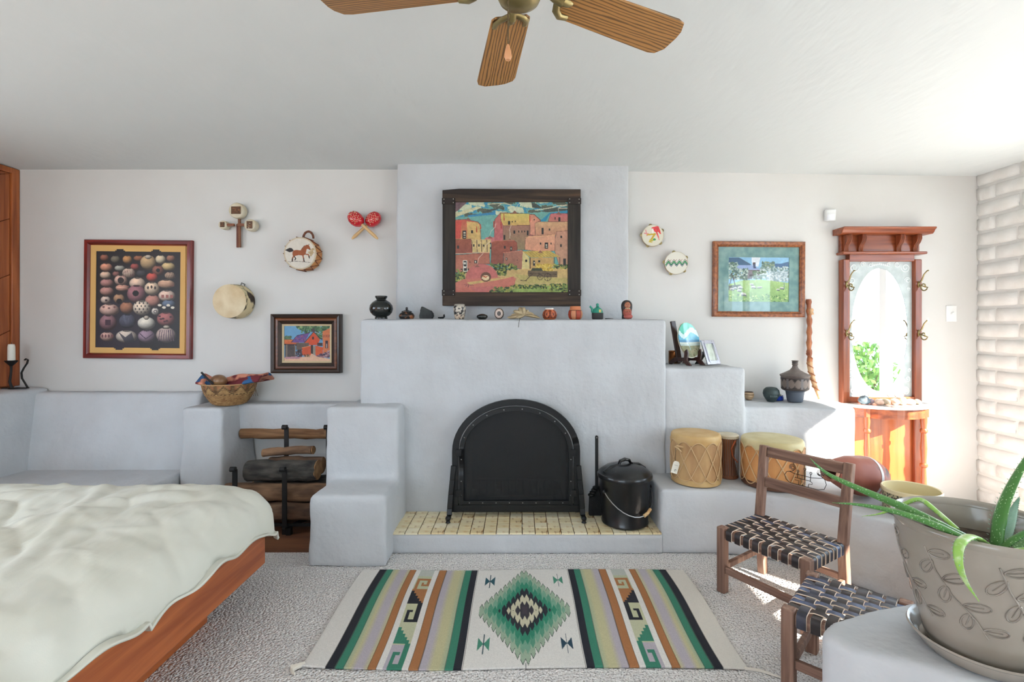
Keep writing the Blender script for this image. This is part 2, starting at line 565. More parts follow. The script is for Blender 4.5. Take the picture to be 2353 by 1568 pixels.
# --- slump bricks, one object each, child of the brick wall
brick_meshes = []
for k in range(4):
    b_ = MB()
    L, Hh, D = 0.31, 0.105, 0.018
    nx, nz = 4, 2
    vs_, fs_ = [], []
    jj = lambda a: (random.random() - 0.5) * a
    # front skin as a small bowed grid, edges folded back to the joint
    for iz in range(nz + 3):
        for ix in range(nx + 3):
            u = min(max((ix - 1) / nx, 0), 1); w = min(max((iz - 1) / nz, 0), 1)
            edge = ix in (0, nx + 2) or iz in (0, nz + 2)
            inn = 0.030
            x = -D if not edge else 0.012
            yy = (u - 0.5) * (L - (0 if edge else inn)); zz = (w - 0.5) * (Hh - (0 if edge else inn))
            sag = -0.004 * (1 - (2 * u - 1) ** 2) * (1 if w < 0.4 else 0.2)
            vs_.append((x + (0 if edge else jj(0.008)), yy + jj(0.006), zz + sag + jj(0.006)))
    W = nx + 3
    for iz in range(nz + 2):
        for ix in range(nx + 2):
            fs_.append((iz * W + ix, iz * W + ix + 1, (iz + 1) * W + ix + 1, (iz + 1) * W + ix))
    b_.add(vs_, fs_)
    me = b_.mesh('brick'); fix_normals(me)
    me.materials.append(BRICKM); me.polygons.foreach_set('use_smooth', [True] * len(me.polygons))
    brick_meshes.append(me)
course = 0.1145
for r_ in range(23):
    z = 0.01 + course * (r_ + 0.5)
    if z > 2.56: break
    y = YB + 0.02 - (0.0 if r_ % 2 else 0.165)
    spans = []
    if r_ % 2 == 0: spans.append((YB - 0.135, YB + 0.01)); y = YB - 0.14
    else: y = YB + 0.01
    while y > 1.45:
        L = 0.30 + random.random() * 0.03
        spans.append((y - L, y)); y -= L + 0.008
    for (y0, y1) in spans:
        if z + 0.04 > WIN_A[2] and z - 0.04 < WIN_A[3]:
            if y0 > WIN_A[0] and y1 < WIN_A[1]: continue
            if y0 < WIN_A[1] < y1: y0 = WIN_A[1]
            if y0 < WIN_A[0] < y1: y1 = WIN_A[0]
        if y1 - y0 < 0.03: continue
        o = bpy.data.objects.new('brick', brick_meshes[random.randrange(4)])
        COL.objects.link(o); o.parent = wall_right
        o.location = (XR + 0.006, (y0 + y1) / 2, z)
        o.scale = (1, (y1 - y0) / 0.31, 1)

# --- windows
WINFR = mat('white_window_frame', (240, 240, 238), 0.5)
GLASS = glass_mat('window_glass', 0.05)
def window(name, a0, a1, z0, z1, x, axis, mull, label):
    root = bpy.data.objects.new(name, None); COL.objects.link(root); struct(root, label)
    t = 0.05
    def seg(nm, u0, u1, w0, w1, dep=0.035, m_=WINFR):
        b_ = MB()
        if axis == 'y': b_.box((x - dep, u0, w0), (x + dep, u1, w1))
        else: b_.box((u0, x - dep, w0), (u1, x + dep, w1))
        return obj(nm, b_, m_, root, smooth=0, bevel=0.004 if m_ is WINFR else 0)
    seg('head', a0, a1, z1 - t, z1); seg('window_sill', a0, a1, z0, z0 + t)
    seg('jamb', a0, a0 + t, z0 + t, z1 - t); seg('jamb', a1 - t, a1, z0 + t, z1 - t)
    edges = [a0 + t]
    for m_ in mull:
        seg('mullion', m_ - 0.045, m_ + 0.045, z0 + t, z1 - t)
        edges += [m_ - 0.045, m_ + 0.045]
    edges.append(a1 - t)
    for i in range(0, len(edges), 2):
        seg('pane', edges[i], edges[i + 1], z0 + t, z1 - t, 0.002, GLASS)
window('window_1', WIN_A[0], WIN_A[1], WIN_A[2], WIN_A[3], XR + 0.13, 'y', [2.58], 'white framed window in the brick wall reflected in the mirror')
window('window_2', WIN_B[0], WIN_B[1], WIN_B[2], WIN_B[3], XR + 0.13, 'y', [-0.4], 'white framed sliding glass door in the right wall')
window('window_3', WIN_C[0], WIN_C[1], WIN_C[2], WIN_C[3], XL - 0.13, 'y', [1.3], 'white framed window above the bed')
window('fill_window_4', FILL_WIN[0], FILL_WIN[1], FILL_WIN[2], FILL_WIN[3], YF - 0.13, 'x', [-2.4, -1.4], 'wide white framed window added behind the viewer for fill light')

# --- outside: ground and shrubs seen in the mirror
mb = MB(); mb.box((-14, -14, -0.25), (14, 14, -0.14))
struct(obj('ground', mb, mat('pale_gravel', (196, 194, 190), 0.95, c2=(176, 174, 170), vscale=30), smooth=0), 'pale gravel ground outside the windows')
LEAF = mat('shrub_leaf', (74, 116, 52), 0.6, c2=(120, 158, 74), vscale=14)
BARK = mat('shrub_bark', (96, 78, 60), 0.9)
def shrub(x, y, h, label):
    t = thing('shrub', label, 'shrub', (x, y, -0.14), group='shrubs outside the window')
    st = MB()
    for k in range(5):
        a = k * 1.3; st.tube([(0, 0, 0), (0.1 * math.cos(a), 0.1 * math.sin(a), h * 0.4), (0.25 * math.cos(a), 0.25 * math.sin(a), h * 0.75)], [0.02, 0.014, 0.006], 6)
    obj('stem', st, BARK, t)
    lf = MB()
    R = random.Random(int(x * 100 + y * 10))
    for k in range(900):
        a = R.random() * 2 * PI; q = R.random() ** 0.4; e = (R.random() - 0.35) * PI * 0.7
        c = Vector((0.42 * q * math.cos(a) * math.cos(e), 0.42 * q * math.sin(a) * math.cos(e), h * 0.58 + h * 0.42 * q * math.sin(e)))
        M = tr(c) @ Euler((R.random() * 6, R.random() * 6, R.random() * 6)).to_matrix().to_4x4()
        s_ = 0.035 + 0.03 * R.random()
        lf.add([(-s_, 0, 0), (0, -s_ * 0.45, 0.006), (s_, 0, 0), (0, s_ * 0.45, 0.006)], [(0, 1, 2, 3)], 0, M)
    o = obj('foliage', lf, LEAF, t, fix=False); o['kind'] = 'stuff'
shrub(4.7, 0.72, 1.3, 'taller green shrub outside the glass seen low in the mirror')
shrub(4.9, 1.75, 1.1, 'shorter green shrub outside the glass nearer the window frame in the mirror')

# ================================================================== fireplace
fp = thing('fireplace', 'white plaster fireplace with arched opening, broad mantel and stepped side', 'fireplace', (0, 3.265, 0))
# surround with an arched opening
AX, AW, ASP = -0.02, 0.36, 0.50       # opening centre, half width, spring height
arch = [(AX - AW * math.cos(PI * i / 16), ASP + 0.30 * math.sin(PI * i / 16)) for i in range(17)]
mb = MB()
X0, X1, ZT = -1.06, 0.982, 1.402
mb.box((X0, 3.265, 0), (AX - AW, 3.75, ZT)); mb.box((AX + AW, 3.265, 0), (X1, 3.75, ZT))
mb.box((AX - AW, 3.265, 0), (AX + AW, 3.75, 0.12))
for i in range(16):
    (xa, za), (xb, zb) = arch[i], arch[i + 1]
    mb.prism([(xa, za), (xb, zb), (xb, ZT), (xa, ZT)], 3.265, 3.75, 'y')
plaster_obj('surround', mb, PLASTER, fp, voxel=0.017, smooth_it=6, wobble=0.008)
mb = MB(); mb.prism([(-0.915, 1.36), (0.805, 1.36), (0.812, 2.58), (-0.90, 2.58)], 3.62, 3.752, 'y')
plaster_obj('chimney_breast', mb, PLASTER, fp, voxel=0.02, smooth_it=3, wobble=0.006)
# stepped buttress
mb = MB()
def taper_box(mb, lo, hi, t):
    (x0, y0, z0), (x1, y1, z1) = lo, hi
    vs_ = [(x0, y0, z0), (x1, y0, z0), (x1, y1, z0), (x0, y1, z0), (x0 + t, y0 + t, z1), (x1 - t, y0 + t, z1), (x1 - t, y1, z1), (x0 + t, y1, z1)]
    mb.add(vs_, [(0, 3, 2, 1), (4, 5, 6, 7), (0, 1, 5, 4), (1, 2, 6, 5), (2, 3, 7, 6), (3, 0, 4, 7)])
taper_box(mb, (-1.195, 2.765, 0), (-0.745, 3.4, 0.392), 0.012)
taper_box(mb, (-1.232, 3.10, 0.2), (-0.755, 3.4, 0.845), 0.008)
mb.box((-1.23, 3.2, 0), (-0.80, 3.75, 0.80))
plaster_obj('stepped_buttress', mb, PLASTER, fp, voxel=0.016, smooth_it=7, wobble=0.01)
# hearth and its tiles
mb = MB(); mb.box((-0.78, 2.92, 0), (0.856, 3.28, 0.119))
hearth = plaster_obj('hearth', mb, PLASTER, fp, voxel=0.014, smooth_it=3, wobble=0.003)
mb = MB(); mb.box((-0.757, 2.93, 0.10), (0.848, 3.268, 0.1205)); obj('grout_bed', mb, mat('brown_grout', (122, 92, 62), 0.9), hearth, world=True)
tile_mats = [mat('glazed_tile', (242, 226, 184), 0.35, c2=(214, 172, 104), vscale=16, lo=0.50, hi=0.75, stretch=(1, 2.2, 1)),
             mat('glazed_tile_pale', (246, 234, 202), 0.35, c2=(214, 180, 120), vscale=22, lo=0.56, hi=0.78),
             mat('glazed_tile_brown', (240, 220, 174), 0.35, c2=(160, 104, 48), vscale=20, lo=0.54, hi=0.72, stretch=(2.2, 1, 1)),
             mat('glazed_tile_smear', (244, 230, 192), 0.35, c2=(176, 120, 58), vscale=26, lo=0.56, hi=0.76)]
pitch = 0.0775
tile_meshes = []
for k in range(4):
    b_ = MB(); h_ = pitch / 2 - 0.0026
    b_.box((-h_, -h_, -0.006), (h_, h_, 0.004))
    me = b_.mesh('tile'); fix_normals(me); me.materials.append(tile_mats[k]); tile_meshes.append(me)
nxt, nyt = 21, 5
for i in range(nxt):
    for j in range(nyt):
        o = bpy.data.objects.new('tile', tile_meshes[random.randrange(4)])
        COL.objects.link(o); o.parent = hearth
        cx_ = -0.757 + pitch * (i + 0.5); sx = 1.0
        if i == nxt - 1: sx = 0.70; cx_ -= pitch * 0.15
        cy_ = 2.918 + pitch * (j + 0.5); sy = 1.0
        if j == nyt - 1: sy = 0.44; cy_ -= pitch * 0.28
        o.location = (cx_, cy_ - 3.265, 0.1225 + random.uniform(-0.001, 0.0012))
        o.rotation_euler = (random.uniform(-.01, .01), random.uniform(-.01, .01), random.uniform(-.012, .012))
        o.scale = (sx, sy, 1)
# firebox
SOOT = mat('sooty_firebrick', (46, 42, 39), 0.95, c2=(24, 23, 22), vscale=6, bump=(40, 0.3, 0.006))
mb = MB(); mb.box((AX - 0.40, 3.70, 0.10), (AX + 0.40, 3.74, 0.86)); mb.box((AX - 0.40, 3.30, 0.128), (AX + 0.40, 3.70, 0.134))
for s_ in (-1, 1): mb.box((AX + s_ * 0.345 - 0.012, 3.30, 0.13), (AX + s_ * 0.345 + 0.012, 3.70, 0.60))
obj('firebox', mb, SOOT, fp, world=True)
gr = thing('fire_grate', 'dark iron basket grate inside the arched fireplace opening', 'grate', (AX, 3.50, 0.135))
for k in range(11):
    b_ = MB(); x = -0.25 + 0.05 * k
    b_.tube([(x, -0.1, 0.17), (x, -0.1, 0.05), (x, 0.12, 0.05)], 0.008, 6); obj('bar', b_, DARKIRON, gr)
for z in (0.05, 0.16):
    b_ = MB(); b_.tube([(-0.28, -0.1, z), (0.28, -0.1, z)], 0.009, 6); obj('rail', b_, DARKIRON, gr)
for sx in (-0.26, 0.26):
    for sy in (-0.1, 0.11):
        b_ = MB(); b_.tube([(sx, sy, 0), (sx, sy, 0.06)], 0.01, 6); obj('leg', b_, DARKIRON, gr)

# ================================================================== plaster benches and steps on the sunny side
rb = thing('plaster_bench', 'white curved plaster bench with stepped shelves holding the big drums', 'bench', (1.5, 3.2, 0))
mb = MB(); mb.box((0.960, 3.275, 0), (1.515, 3.744, 1.08))
mb.prism([(1.45, 3.33), (1.85, 3.36), (2.12, 3.27), (2.27, 3.32), (2.335, 3.50), (2.34, 3.744), (1.45, 3.744)], 0, 0.805, 'z')
plaster_obj('stepped_back', mb, PLASTER, rb, voxel=0.017, smooth_it=8, wobble=0.008)
mb = MB()
BENCH = [(0.845, 2.925), (1.2, 2.915), (1.437, 2.86), (1.60, 2.735), (1.748, 2.556), (1.86, 2.40), (1.95, 2.15), (1.98, 1.75), (1.98, 1.62), (2.38, 1.62), (2.38, 3.42), (1.0, 3.42), (1.0, 3.275), (0.845, 3.275)]
mb.prism(BENCH, 0, 0.378, 'z')
plaster_obj('seat', mb, PLASTER, rb, voxel=0.018, smooth_it=6, wobble=0.006)

hw = thing('half_wall', 'low white plaster wall with rounded end under the big glazed planter', 'wall ledge', (1.5, 1.3, 0))
mb = MB()
mb.prism([(0.825, 1.335), (0.86, 1.28), (0.965, 1.235), (1.11, 1.145), (1.35, 0.99), (1.7, 0.84), (2.38, 0.80), (2.38, 1.60), (1.7, 1.57), (1.35, 1.535), (1.20, 1.505), (1.03, 1.46), (0.90, 1.415), (0.845, 1.375)], 0, 0.512, 'z')
plaster_obj('ledge', mb, PLASTER, hw, voxel=0.014, smooth_it=7, wobble=0.004)

# ================================================================== plaster on the bed side
lb = thing('plaster_bench', 'white plaster bench with sloping back beneath the framed pottery poster', 'bench', (-3.0, 3.4, 0))
mb = MB(); mb.box((-3.82, 2.66, 0), (-2.352, 3.60, 0.335)); plaster_obj('seat', mb, PLASTER, lb, wobble=0.006)
mb = MB(); mb.prism([(3.49, 0.0), (3.49, 0.34), (3.64, 0.865), (3.744, 0.865), (3.744, 0.0)], -3.82, -2.352, 'x'); plaster_obj('backrest', mb, PLASTER, lb, voxel=0.018, wobble=0.008)
mb = MB(); mb.prism([(-3.838, 0), (-3.44, 0), (-3.58, 0.895), (-3.838, 0.895)], 2.3, 3.744, 'y'); plaster_obj('armrest', mb, PLASTER, lb, voxel=0.02, smooth_it=8, wobble=0.008)

nook = thing('firewood_nook', 'white plaster firewood niche under the woven basket and barn painting', 'niche', (-1.7, 3.5, 0))
mb = MB()
vs_ = [(-2.342, 3.37, 0), (-2.03, 3.37, 0), (-1.98, 3.744, 0), (-2.342, 3.744, 0), (-2.338, 3.40, 0.79), (-2.055, 3.40, 0.79), (-2.03, 3.744, 0.79), (-2.338, 3.744, 0.79)]
mb.add(vs_, [(0, 3, 2, 1), (4, 5, 6, 7), (0, 1, 5, 4), (1, 2, 6, 5), (2, 3, 7, 6), (3, 0, 4, 7)])
plaster_obj('pier', mb, PLASTER, nook, voxel=0.016, smooth_it=7, wobble=0.008)
mb = MB(); mb.box((-2.2, 3.585, 0.585), (-1.242, 3.744, 0.79)); plaster_obj('lintel_wall', mb, PLASTER, nook, voxel=0.016, smooth_it=5, wobble=0.006)
LOGW = wood('peeled_log', (150, 110, 74), (110, 74, 46), 'x', 0.8, 45, bump=0.5)
mb = MB()
mb.tube([(-2.03 + 0.0788 * i, 3.60 + 0.004 * math.sin(i * 2.1), 0.572 + 0.003 * math.sin(i * 1.7)) for i in range(11)], [0.040 + 0.003 * math.sin(i * 3.3) for i in range(11)], 14)
obj('log_lintel', mb, LOGW, nook, world=True)
mb = MB(); mb.box((-2.04, 2.945, 0.0), (-1.18, 3.75, 0.014))
struct(obj('trim_1', mb, mat('brown_floor', (128, 84, 56), 0.6, c2=(98, 62, 42), vscale=12, stretch=(0.2, 1, 1)), smooth=0), 'brown wooden floor strip inside the firewood niche')

# wooden panelling on the left wall
WARM = wood('warm_panel_wood', (176, 98, 50), (136, 66, 30), 'z', 0.5, 26, coat=0.15)
pn = thing('wood_panel', 'tall warm brown wooden panel with dark grooves beside the candle', 'panel', (XL, 3.2, 0.905))
b_ = MB(); b_.box((0.003, -0.158, 0), (0.02, 0.545, 1.64)); obj('backing', b_, mat('panel_backing', (92, 46, 22), 0.6), pn)
for (y0, y1, z0, z1) in ((0.49, 0.548, 0, 1.642), (-0.16, -0.10, 0, 1.642), (-0.10, 0.49, 1.60, 1.642)):
    b_ = MB(); b_.box((0.004, y0, z0), (0.045, y1, z1)); obj('frame_strip', b_, WARM, pn, bevel=0.004)
for k in range(5):     # slanting boards inside the frame
    z0 = -0.30 + k * 0.42
    b_ = MB(); q = []
    for (yy, zz) in ((-0.098, z0), (0.488, z0 + 0.30), (0.488, z0 + 0.717), (-0.098, z0 + 0.417)):
        q.append((yy, min(max(zz, 0.002), 1.598)))
    if abs(q[2][1] - q[1][1]) + abs(q[3][1] - q[0][1]) < 0.02: continue
    b_.prism(q, 0.018, 0.032, 'x'); obj('plank', b_, WARM, pn, bevel=0.004)

# ================================================================== pictures on the walls
def mitred_frame(root, w, h, rings, mats, d0=0.0, names='frame_side'):
    """four mitred sides; rings: [(inset, depth)...] cross-section from the outer edge inwards; depth is toward the room (-y)"""
    for k in range(4):
        b_ = MB()
        vs_ = []
        n = len(rings)
        for (ins, dep) in rings:
            x, z = w / 2 - ins, h / 2 - ins
            cor = [(-x, z), (x, z), (x, -z), (-x, -z)]
            a, c = cor[k], cor[(k + 1) % 4]
            vs_ += [(a[0], -dep, a[1]), (c[0], -dep, c[1])]
        fs_ = [(2 * i, 2 * i + 1, 2 * i + 3, 2 * i + 2) for i in range(n - 1)]
        fs_.append((0, 1, 2 * n - 1, 2 * n - 2))
        fs_.append(tuple(2 * i for i in range(n))); fs_.append(tuple(2 * i + 1 for i in range(n)))
        b_.add(vs_, fs_)
        m_ = mats if not isinstance(mats, (list, tuple)) else mats[k % 2]
        obj(names, b_, m_, root, smooth=30)

def panel(name, w, h, y0, y1, m_, root):
    b_ = MB(); b_.box((-w / 2, y0, -h / 2), (w / 2, y1, h / 2)); return obj(name, b_, m_, root, smooth=0)

CANVASM = paint_mat('painted_canvas', 0.55, bump=(90.0, 0.15, 0.002))
PRINTM = paint_mat('printed_paper', 0.5)
PICGLASS = glass_mat('picture_glass', 0.035)

# ---------------- poster of pottery
x0, x1, y0, y1 = 190, 438, 551, 825
D = 3.715
pl = at((x0 + x1) / 2, (y0 + y1) / 2, D)
w, h = (x1 - x0) / FPX * D, (y1 - y0) / FPX * D
poster = thing('framed_poster', 'red framed poster of many clay pots in a tan mat above the bench', 'picture', (pl.x, YB - 0.001, pl.z), rot=(0, math.radians(0.6), 0))
REDW = wood('red_mahogany', (132, 34, 24), (92, 18, 14), 'x', 0.35, 40, coat=0.3)
REDWZ = wood('red_mahogany_upright', (132, 34, 24), (92, 18, 14), 'z', 0.35, 40, coat=0.3)
mitred_frame(poster, w, h, [(0, 0), (0, 0.026), (0.006, 0.034), (0.030, 0.034), (0.040, 0.022), (0.042, 0.012), (0.042, 0)], [REDW, REDWZ])
k = w / 1365.0                       # zoomed-crop pixel -> metres
TAN = mat('tan_mat_board', (222, 176, 108), 0.8)
MX0, MY0, MX1, MY1 = 70, 92, 1280, 1478       # mat opening of the frame, crop pixels (frame 5..1370, 40..1540)
cxp, cyp = 687, 789
def cp(x, y): return ((x - cxp) * k, -(y - cyp) * k)
m_ = MB()
def mrect(xa, ya, xb, yb):
    (u0, v0), (u1, v1) = cp(xa, yb), cp(xb, ya)
    m_.box((u0, -0.016, v0), (u1, -0.0135, v1))
mrect(MX0, MY0, 143, MY1); mrect(1215, MY0, MX1, MY1)
for (ya, yb, s_) in ((MY0, 181, 1), (1405, MY1, -1)):
    edges = [143, 380, 510, 840, 968, 1215]
    for i in range(5):
        if i % 2 == 0: mrect(edges[i], ya, edges[i + 1], yb)
        else:
            mid0, mid1 = edges[i] + 20, edges[i + 1] - 20
            if s_ > 0:
                mrect(edges[i], ya, edges[i + 1], 152); mrect(edges[i], 152, mid0, 170); mrect(mid1, 152, edges[i + 1], 170)
            else:
                mrect(edges[i], 1434, edges[i + 1], yb); mrect(edges[i], 1416, mid0, 1434); mrect(mid1, 1416, edges[i + 1], 1434)
obj('mat_board', m_, TAN, poster, smooth=0)
cv = Canvas(220, 262, (38, 34, 36), (120, 130, 1240, 1455))
cv.put(cv.X > 0, (58, 50, 62), alpha=0.0)
cv.rect(120, 800, 700, 1455, (52, 46, 60), alpha=0.6)
POTS = [(245, 265, 55, 42, (150, 96, 78)), (385, 285, 60, 48, (120, 112, 96)), (535, 285, 60, 52, (196, 142, 92)), (680, 268, 65, 36, (150, 96, 70)),
 (955, 280, 65, 55, (214, 196, 164)), (1085, 265, 55, 42, (150, 104, 84)), (270, 385, 78, 52, (214, 150, 124)), (440, 395, 65, 36, (170, 168, 156)),
 (630, 375, 55, 42, (162, 80, 74)), (1055, 368, 85, 52, (206, 178, 128)), (800, 320, 102, 92, (190, 158, 118)), (925, 420, 75, 66, (140, 88, 74)), (260, 485, 70, 47, (216, 184, 160)),
 (395, 470, 45, 36, (136, 92, 86)), (555, 455, 82, 62, (214, 188, 168)), (715, 460, 65, 46, (66, 64, 68)), (1075, 482, 65, 46, (188, 158, 134)),
 (280, 585, 85, 52, (176, 128, 122)), (455, 548, 82, 66, (206, 166, 150)), (665, 585, 102, 74, (222, 190, 166)), (850, 505, 72, 56, (196, 84, 72)), (1030, 590, 108, 54, (206, 166, 136)),
 (475, 645, 85, 42, (214, 164, 142)), (280, 690, 88, 56, (184, 136, 126)), (655, 720, 118, 116, (158, 106, 112)), (860, 805, 95, 76, (186, 130, 116)), (850, 650, 96, 84, (224, 196, 168)),
 (1040, 740, 106, 72, (220, 190, 172)), (435, 782, 70, 60, (176, 136, 106)), (265, 800, 62, 48, (214, 192, 178)), (1065, 842, 85, 52, (96, 108, 128)),
 (315, 925, 125, 76, (212, 174, 160)), (535, 897, 88, 76, (166, 114, 88)), (725, 897, 112, 94, (226, 206, 184)), (895, 940, 46, 46, (206, 196, 184)),
 (1030, 1037, 112, 90, (166, 100, 98)), (300, 1087, 110, 102, (144, 106, 112)), (545, 1067, 106, 92, (90, 92, 108)), (785, 1090, 112, 80, (222, 214, 200)),
 (290, 1265, 88, 60, (196, 158, 146)), (535, 1262, 135, 80, (206, 190, 176)), (790, 1257, 110, 82, (150, 126, 142)), (1035, 1237, 125, 96, (190, 166, 156))]
for (cx_, cy_, rx, ry, c) in POTS:
    cv.ball(cx_, cy_, rx, ry, tuple(min(255, v * 1.12) for v in c), 0.30)
    cv.ell(cx_, cy_ - ry * 0.88, rx * 0.36, ry * 0.12, tuple(v * 0.45 for v in c))
for (cx_, cy_, rx, ry) in ((785, 1020, 34, 26), (800, 250, 44, 26), (1040, 1135, 40, 20)): cv.ball(cx_, cy_, rx, ry, (206, 190, 170), 0.3)
for i in range(7): cv.line([(500 + i * 19, 420), (490 + i * 22, 500)], 7, (96, 60, 60))
for i in range(6): cv.line([(1025 + i * 20, 450), (1040 + i * 20, 512)], 7, (74, 52, 50))
for i in range(7): cv.line([(960 + i * 26, 1175), (940 + i * 32, 1310)], 11, (92, 74, 88))
cv.ell(645, 712, 40, 38, (20, 18, 20)); cv.ell(925, 418, 26, 24, (26, 22, 24)); cv.rect(262, 1050, 335, 1120, (70, 50, 62))
cv.ell(455, 550, 40, 40, (42, 34, 36)); cv.ell(437, 815, 36, 34, (24, 22, 24)); cv.rect(258, 790, 290, 820, (60, 46, 50))
for i in range(16): cv.ell(645 + (i % 4) * 50 + 22 * (i // 4 % 2), 835 + (i // 4) * 38, 9, 12, (52, 40, 44))
for (a, b_) in ((800, 640), (845, 630), (890, 640)): cv.ell(a, b_, 13, 20, (60, 46, 46))
for i in range(4): cv.ell(950 + i * 55, 860 + (i % 2) * 28, 24, 15, (224, 214, 196))
for i in range(4): cv.line([(930, 560 + i * 18), (1130, 560 + i * 18)], 4, (150, 96, 82))
for i in range(3): cv.line([(400, 625 + i * 16), (555, 625 + i * 16)], 4, (160, 96, 88))
for i in range(3): cv.rect(970 + i * 56, 725, 1004 + i * 56, 765, (156, 96, 88))
for i in range(9): cv.line([(455, 1010 + i * 15), (540, 1000 + i * 16), (640, 1022 + i * 13)], 3, (54, 56, 68))
cv.ell(895, 940, 22, 22, (74, 66, 70)); cv.ell(895, 940, 12, 12, (206, 196, 184))
cv.poly([(430, 1200), (520, 1270), (600, 1210), (640, 1330), (520, 1345)], (40, 40, 52), alpha=0.75)
cv.line([(700, 1220), (780, 1290), (880, 1215)], 10, (66, 56, 70))
for i in range(6): cv.ell(950 + (i * 47) % 170, 1000 + (i * 29) % 80, 17, 12, (70, 44, 50))
for i in range(3): cv.ell(240 + i * 70, 890 + (i % 2) * 14, 16, 12, (120, 84, 80))
for i in range(4): cv.ell(230 + i * 40, 1258, 13, 20, (112, 74, 76))
pr = canvas_mesh('print', cv, 1120 * k, 1325 * k)
pr.transform(tr((680 - cxp) * k, -0.012, -(792.5 - cyp) * k))
obj('print', pr, PRINTM, poster, fix=False, smooth=0)
panel('backing', w - 0.05, h - 0.05, -0.010, -0.002, TAN, poster)

# ---------------- pueblo painting over the mantel
DP = 3.575
pl = at(1175.5, 569.5, DP)
pu = thing('framed_painting', 'large painting of stacked adobe houses in a rough dark plank frame', 'picture', (pl.x, 3.606, pl.z))
kk = DP / FPX
WX, WZ = 317 * kk / 2, 267 * kk / 2
OLDW = wood('weathered_dark_wood', (72, 56, 44), (38, 29, 24), 'x', 0.75, 30, bump=0.5, c3=(96, 70, 50))
OLDWZ = wood('weathered_dark_wood_upright', (56, 49, 43), (30, 26, 24), 'z', 0.75, 30, bump=0.5)
fx, fzt, fzb = 29.5 * kk, 29 * kk, 31 * kk
b_ = MB(); b_.prism([(-WX, WZ - fzt), (WX, WZ - fzt), (WX, WZ), (-WX + 0.12, WZ + 0.004), (-WX, WZ - 0.006)], -0.042, 0, 'y'); obj('frame_plank', b_, OLDW, pu, bevel=0.003)
b_ = MB(); b_.prism([(-WX, -WZ), (WX, -WZ - 0.003), (WX, -WZ + fzb), (-WX, -WZ + fzb)], -0.042, 0, 'y'); obj('frame_plank', b_, OLDW, pu, bevel=0.003)
for s_ in (-1, 1):
    xa, xb = sorted((s_ * WX, s_ * (WX - fx)))
    b_ = MB(); b_.box((xa, -0.036, -WZ + fzb), (xb, 0, WZ - fzt)); obj('frame_plank', b_, OLDWZ, pu, bevel=0.003)
STRAP = mat('old_iron_strap', (44, 36, 32), 0.7, 0.2, bump=(60, 0.2, 0.003))
NAIL = mat('bright_nail', (210, 206, 196), 0.3, 0.8)
for sx in (-1, 1):
    for sz in (-1, 1):
        zc_ = (WZ - fzt + 0.006) if sz > 0 else (-WZ + fzb - 0.004)
        xa, xb = sorted((sx * (WX + 0.003), sx * (WX - fx)))
        b_ = MB(); b_.box((xa, -0.046, zc_ - 0.022), (xb, -0.034, zc_ + 0.022)); st = obj('corner_strap', b_, STRAP, pu, bevel=0.002)
        for (u, v) in ((0.012, 0.012), (0.012, -0.014), (0.08, 0.014), (0.08, -0.012)):
            n_ = MB(); n_.sphere((sx * (WX - u), -0.046, zc_ + v), 0.0035, 8, 5); obj('nail', n_, NAIL, st)
# painting, drawn in the pixels of a zoomed crop of the photograph's painting
cv = Canvas(330, 266, (96, 168, 160), (298, 288, 1415, 1183))
nb = np.sin(cv.X / 90 + cv.Y / 35) * 0.5 + np.sin(cv.X / 37 - cv.Y / 16) * 0.3 + (cv.soft - 0.5) * 0.9
cv.put((cv.Y < 700), (110, 176, 164), vary=0.08)
up = cv.Y < 440 - (cv.X - 298) * 0.06
cv.put(up & (nb > 0.25), (206, 214, 178), vary=0.1); cv.put(up & (nb < -0.35), (92, 100, 84), vary=0.15); cv.put(up & (np.abs(nb) < 0.13), (58, 150, 190), vary=0.1)
cv.poly([(298, 288), (420, 288), (330, 370), (298, 390)], (122, 92, 96), vary=0.2)
cv.poly([(298, 400), (520, 330), (560, 345), (298, 440)], (214, 208, 160), vary=0.15)
cv.poly([(420, 420), (700, 385), (690, 410), (430, 438)], (54, 140, 190), vary=0.1)
for q in ([(1130, 380), (1300, 340), (1415, 345), (1415, 375), (1200, 390)], [(1050, 295), (1090, 300), (1170, 355), (1060, 345)], [(560, 380), (720, 345), (720, 362), (580, 396)]): cv.poly(q, (76, 84, 76), vary=0.25)
cv.poly([(1130, 480), (1230, 395), (1415, 370), (1415, 402), (1230, 412), (1190, 480)], (44, 146, 184), vary=0.1)
cv.line([(1090, 370), (1250, 345), (1320, 325), (1415, 318)], 8, (220, 214, 180)); cv.line([(620, 310), (790, 300), (850, 320)], 9, (216, 208, 168))
cv.line([(1320, 350), (1415, 352)], 7, (210, 200, 170)); cv.line([(720, 330), (760, 300)], 5, (226, 220, 190))
def house(pts, c, c2=None, dark=(92, 52, 50)):
    cv.poly(pts, c, vary=0.10, c2=c2); cv.line(pts + [pts[0]], 5, dark, alpha=0.55)
house([(1212, 488), (1240, 405), (1290, 400), (1415, 402), (1415, 490)], (206, 104, 108), (198, 120, 100))
house([(680, 680), (688, 460), (745, 395), (900, 398), (1080, 412), (1140, 465), (1145, 690)], (206, 110, 98), (196, 100, 104))
house([(745, 400), (1030, 405), (1040, 520), (770, 522), (748, 470)], (224, 206, 100), (216, 168, 92))
house([(1030, 410), (1080, 416), (1140, 470), (1090, 500), (1085, 620), (1038, 610)], (222, 142, 112), (226, 150, 120))
house([(770, 522), (1036, 520), (1030, 760), (905, 760), (905, 690), (770, 670)], (170, 116, 96), (150, 132, 92))
house([(298, 660), (298, 465), (400, 460), (520, 485), (545, 510), (552, 660)], (214, 92, 74), (218, 154, 88))
cv.poly([(410, 480), (520, 490), (540, 520), (548, 655), (420, 650)], (220, 178, 102), vary=0.12)
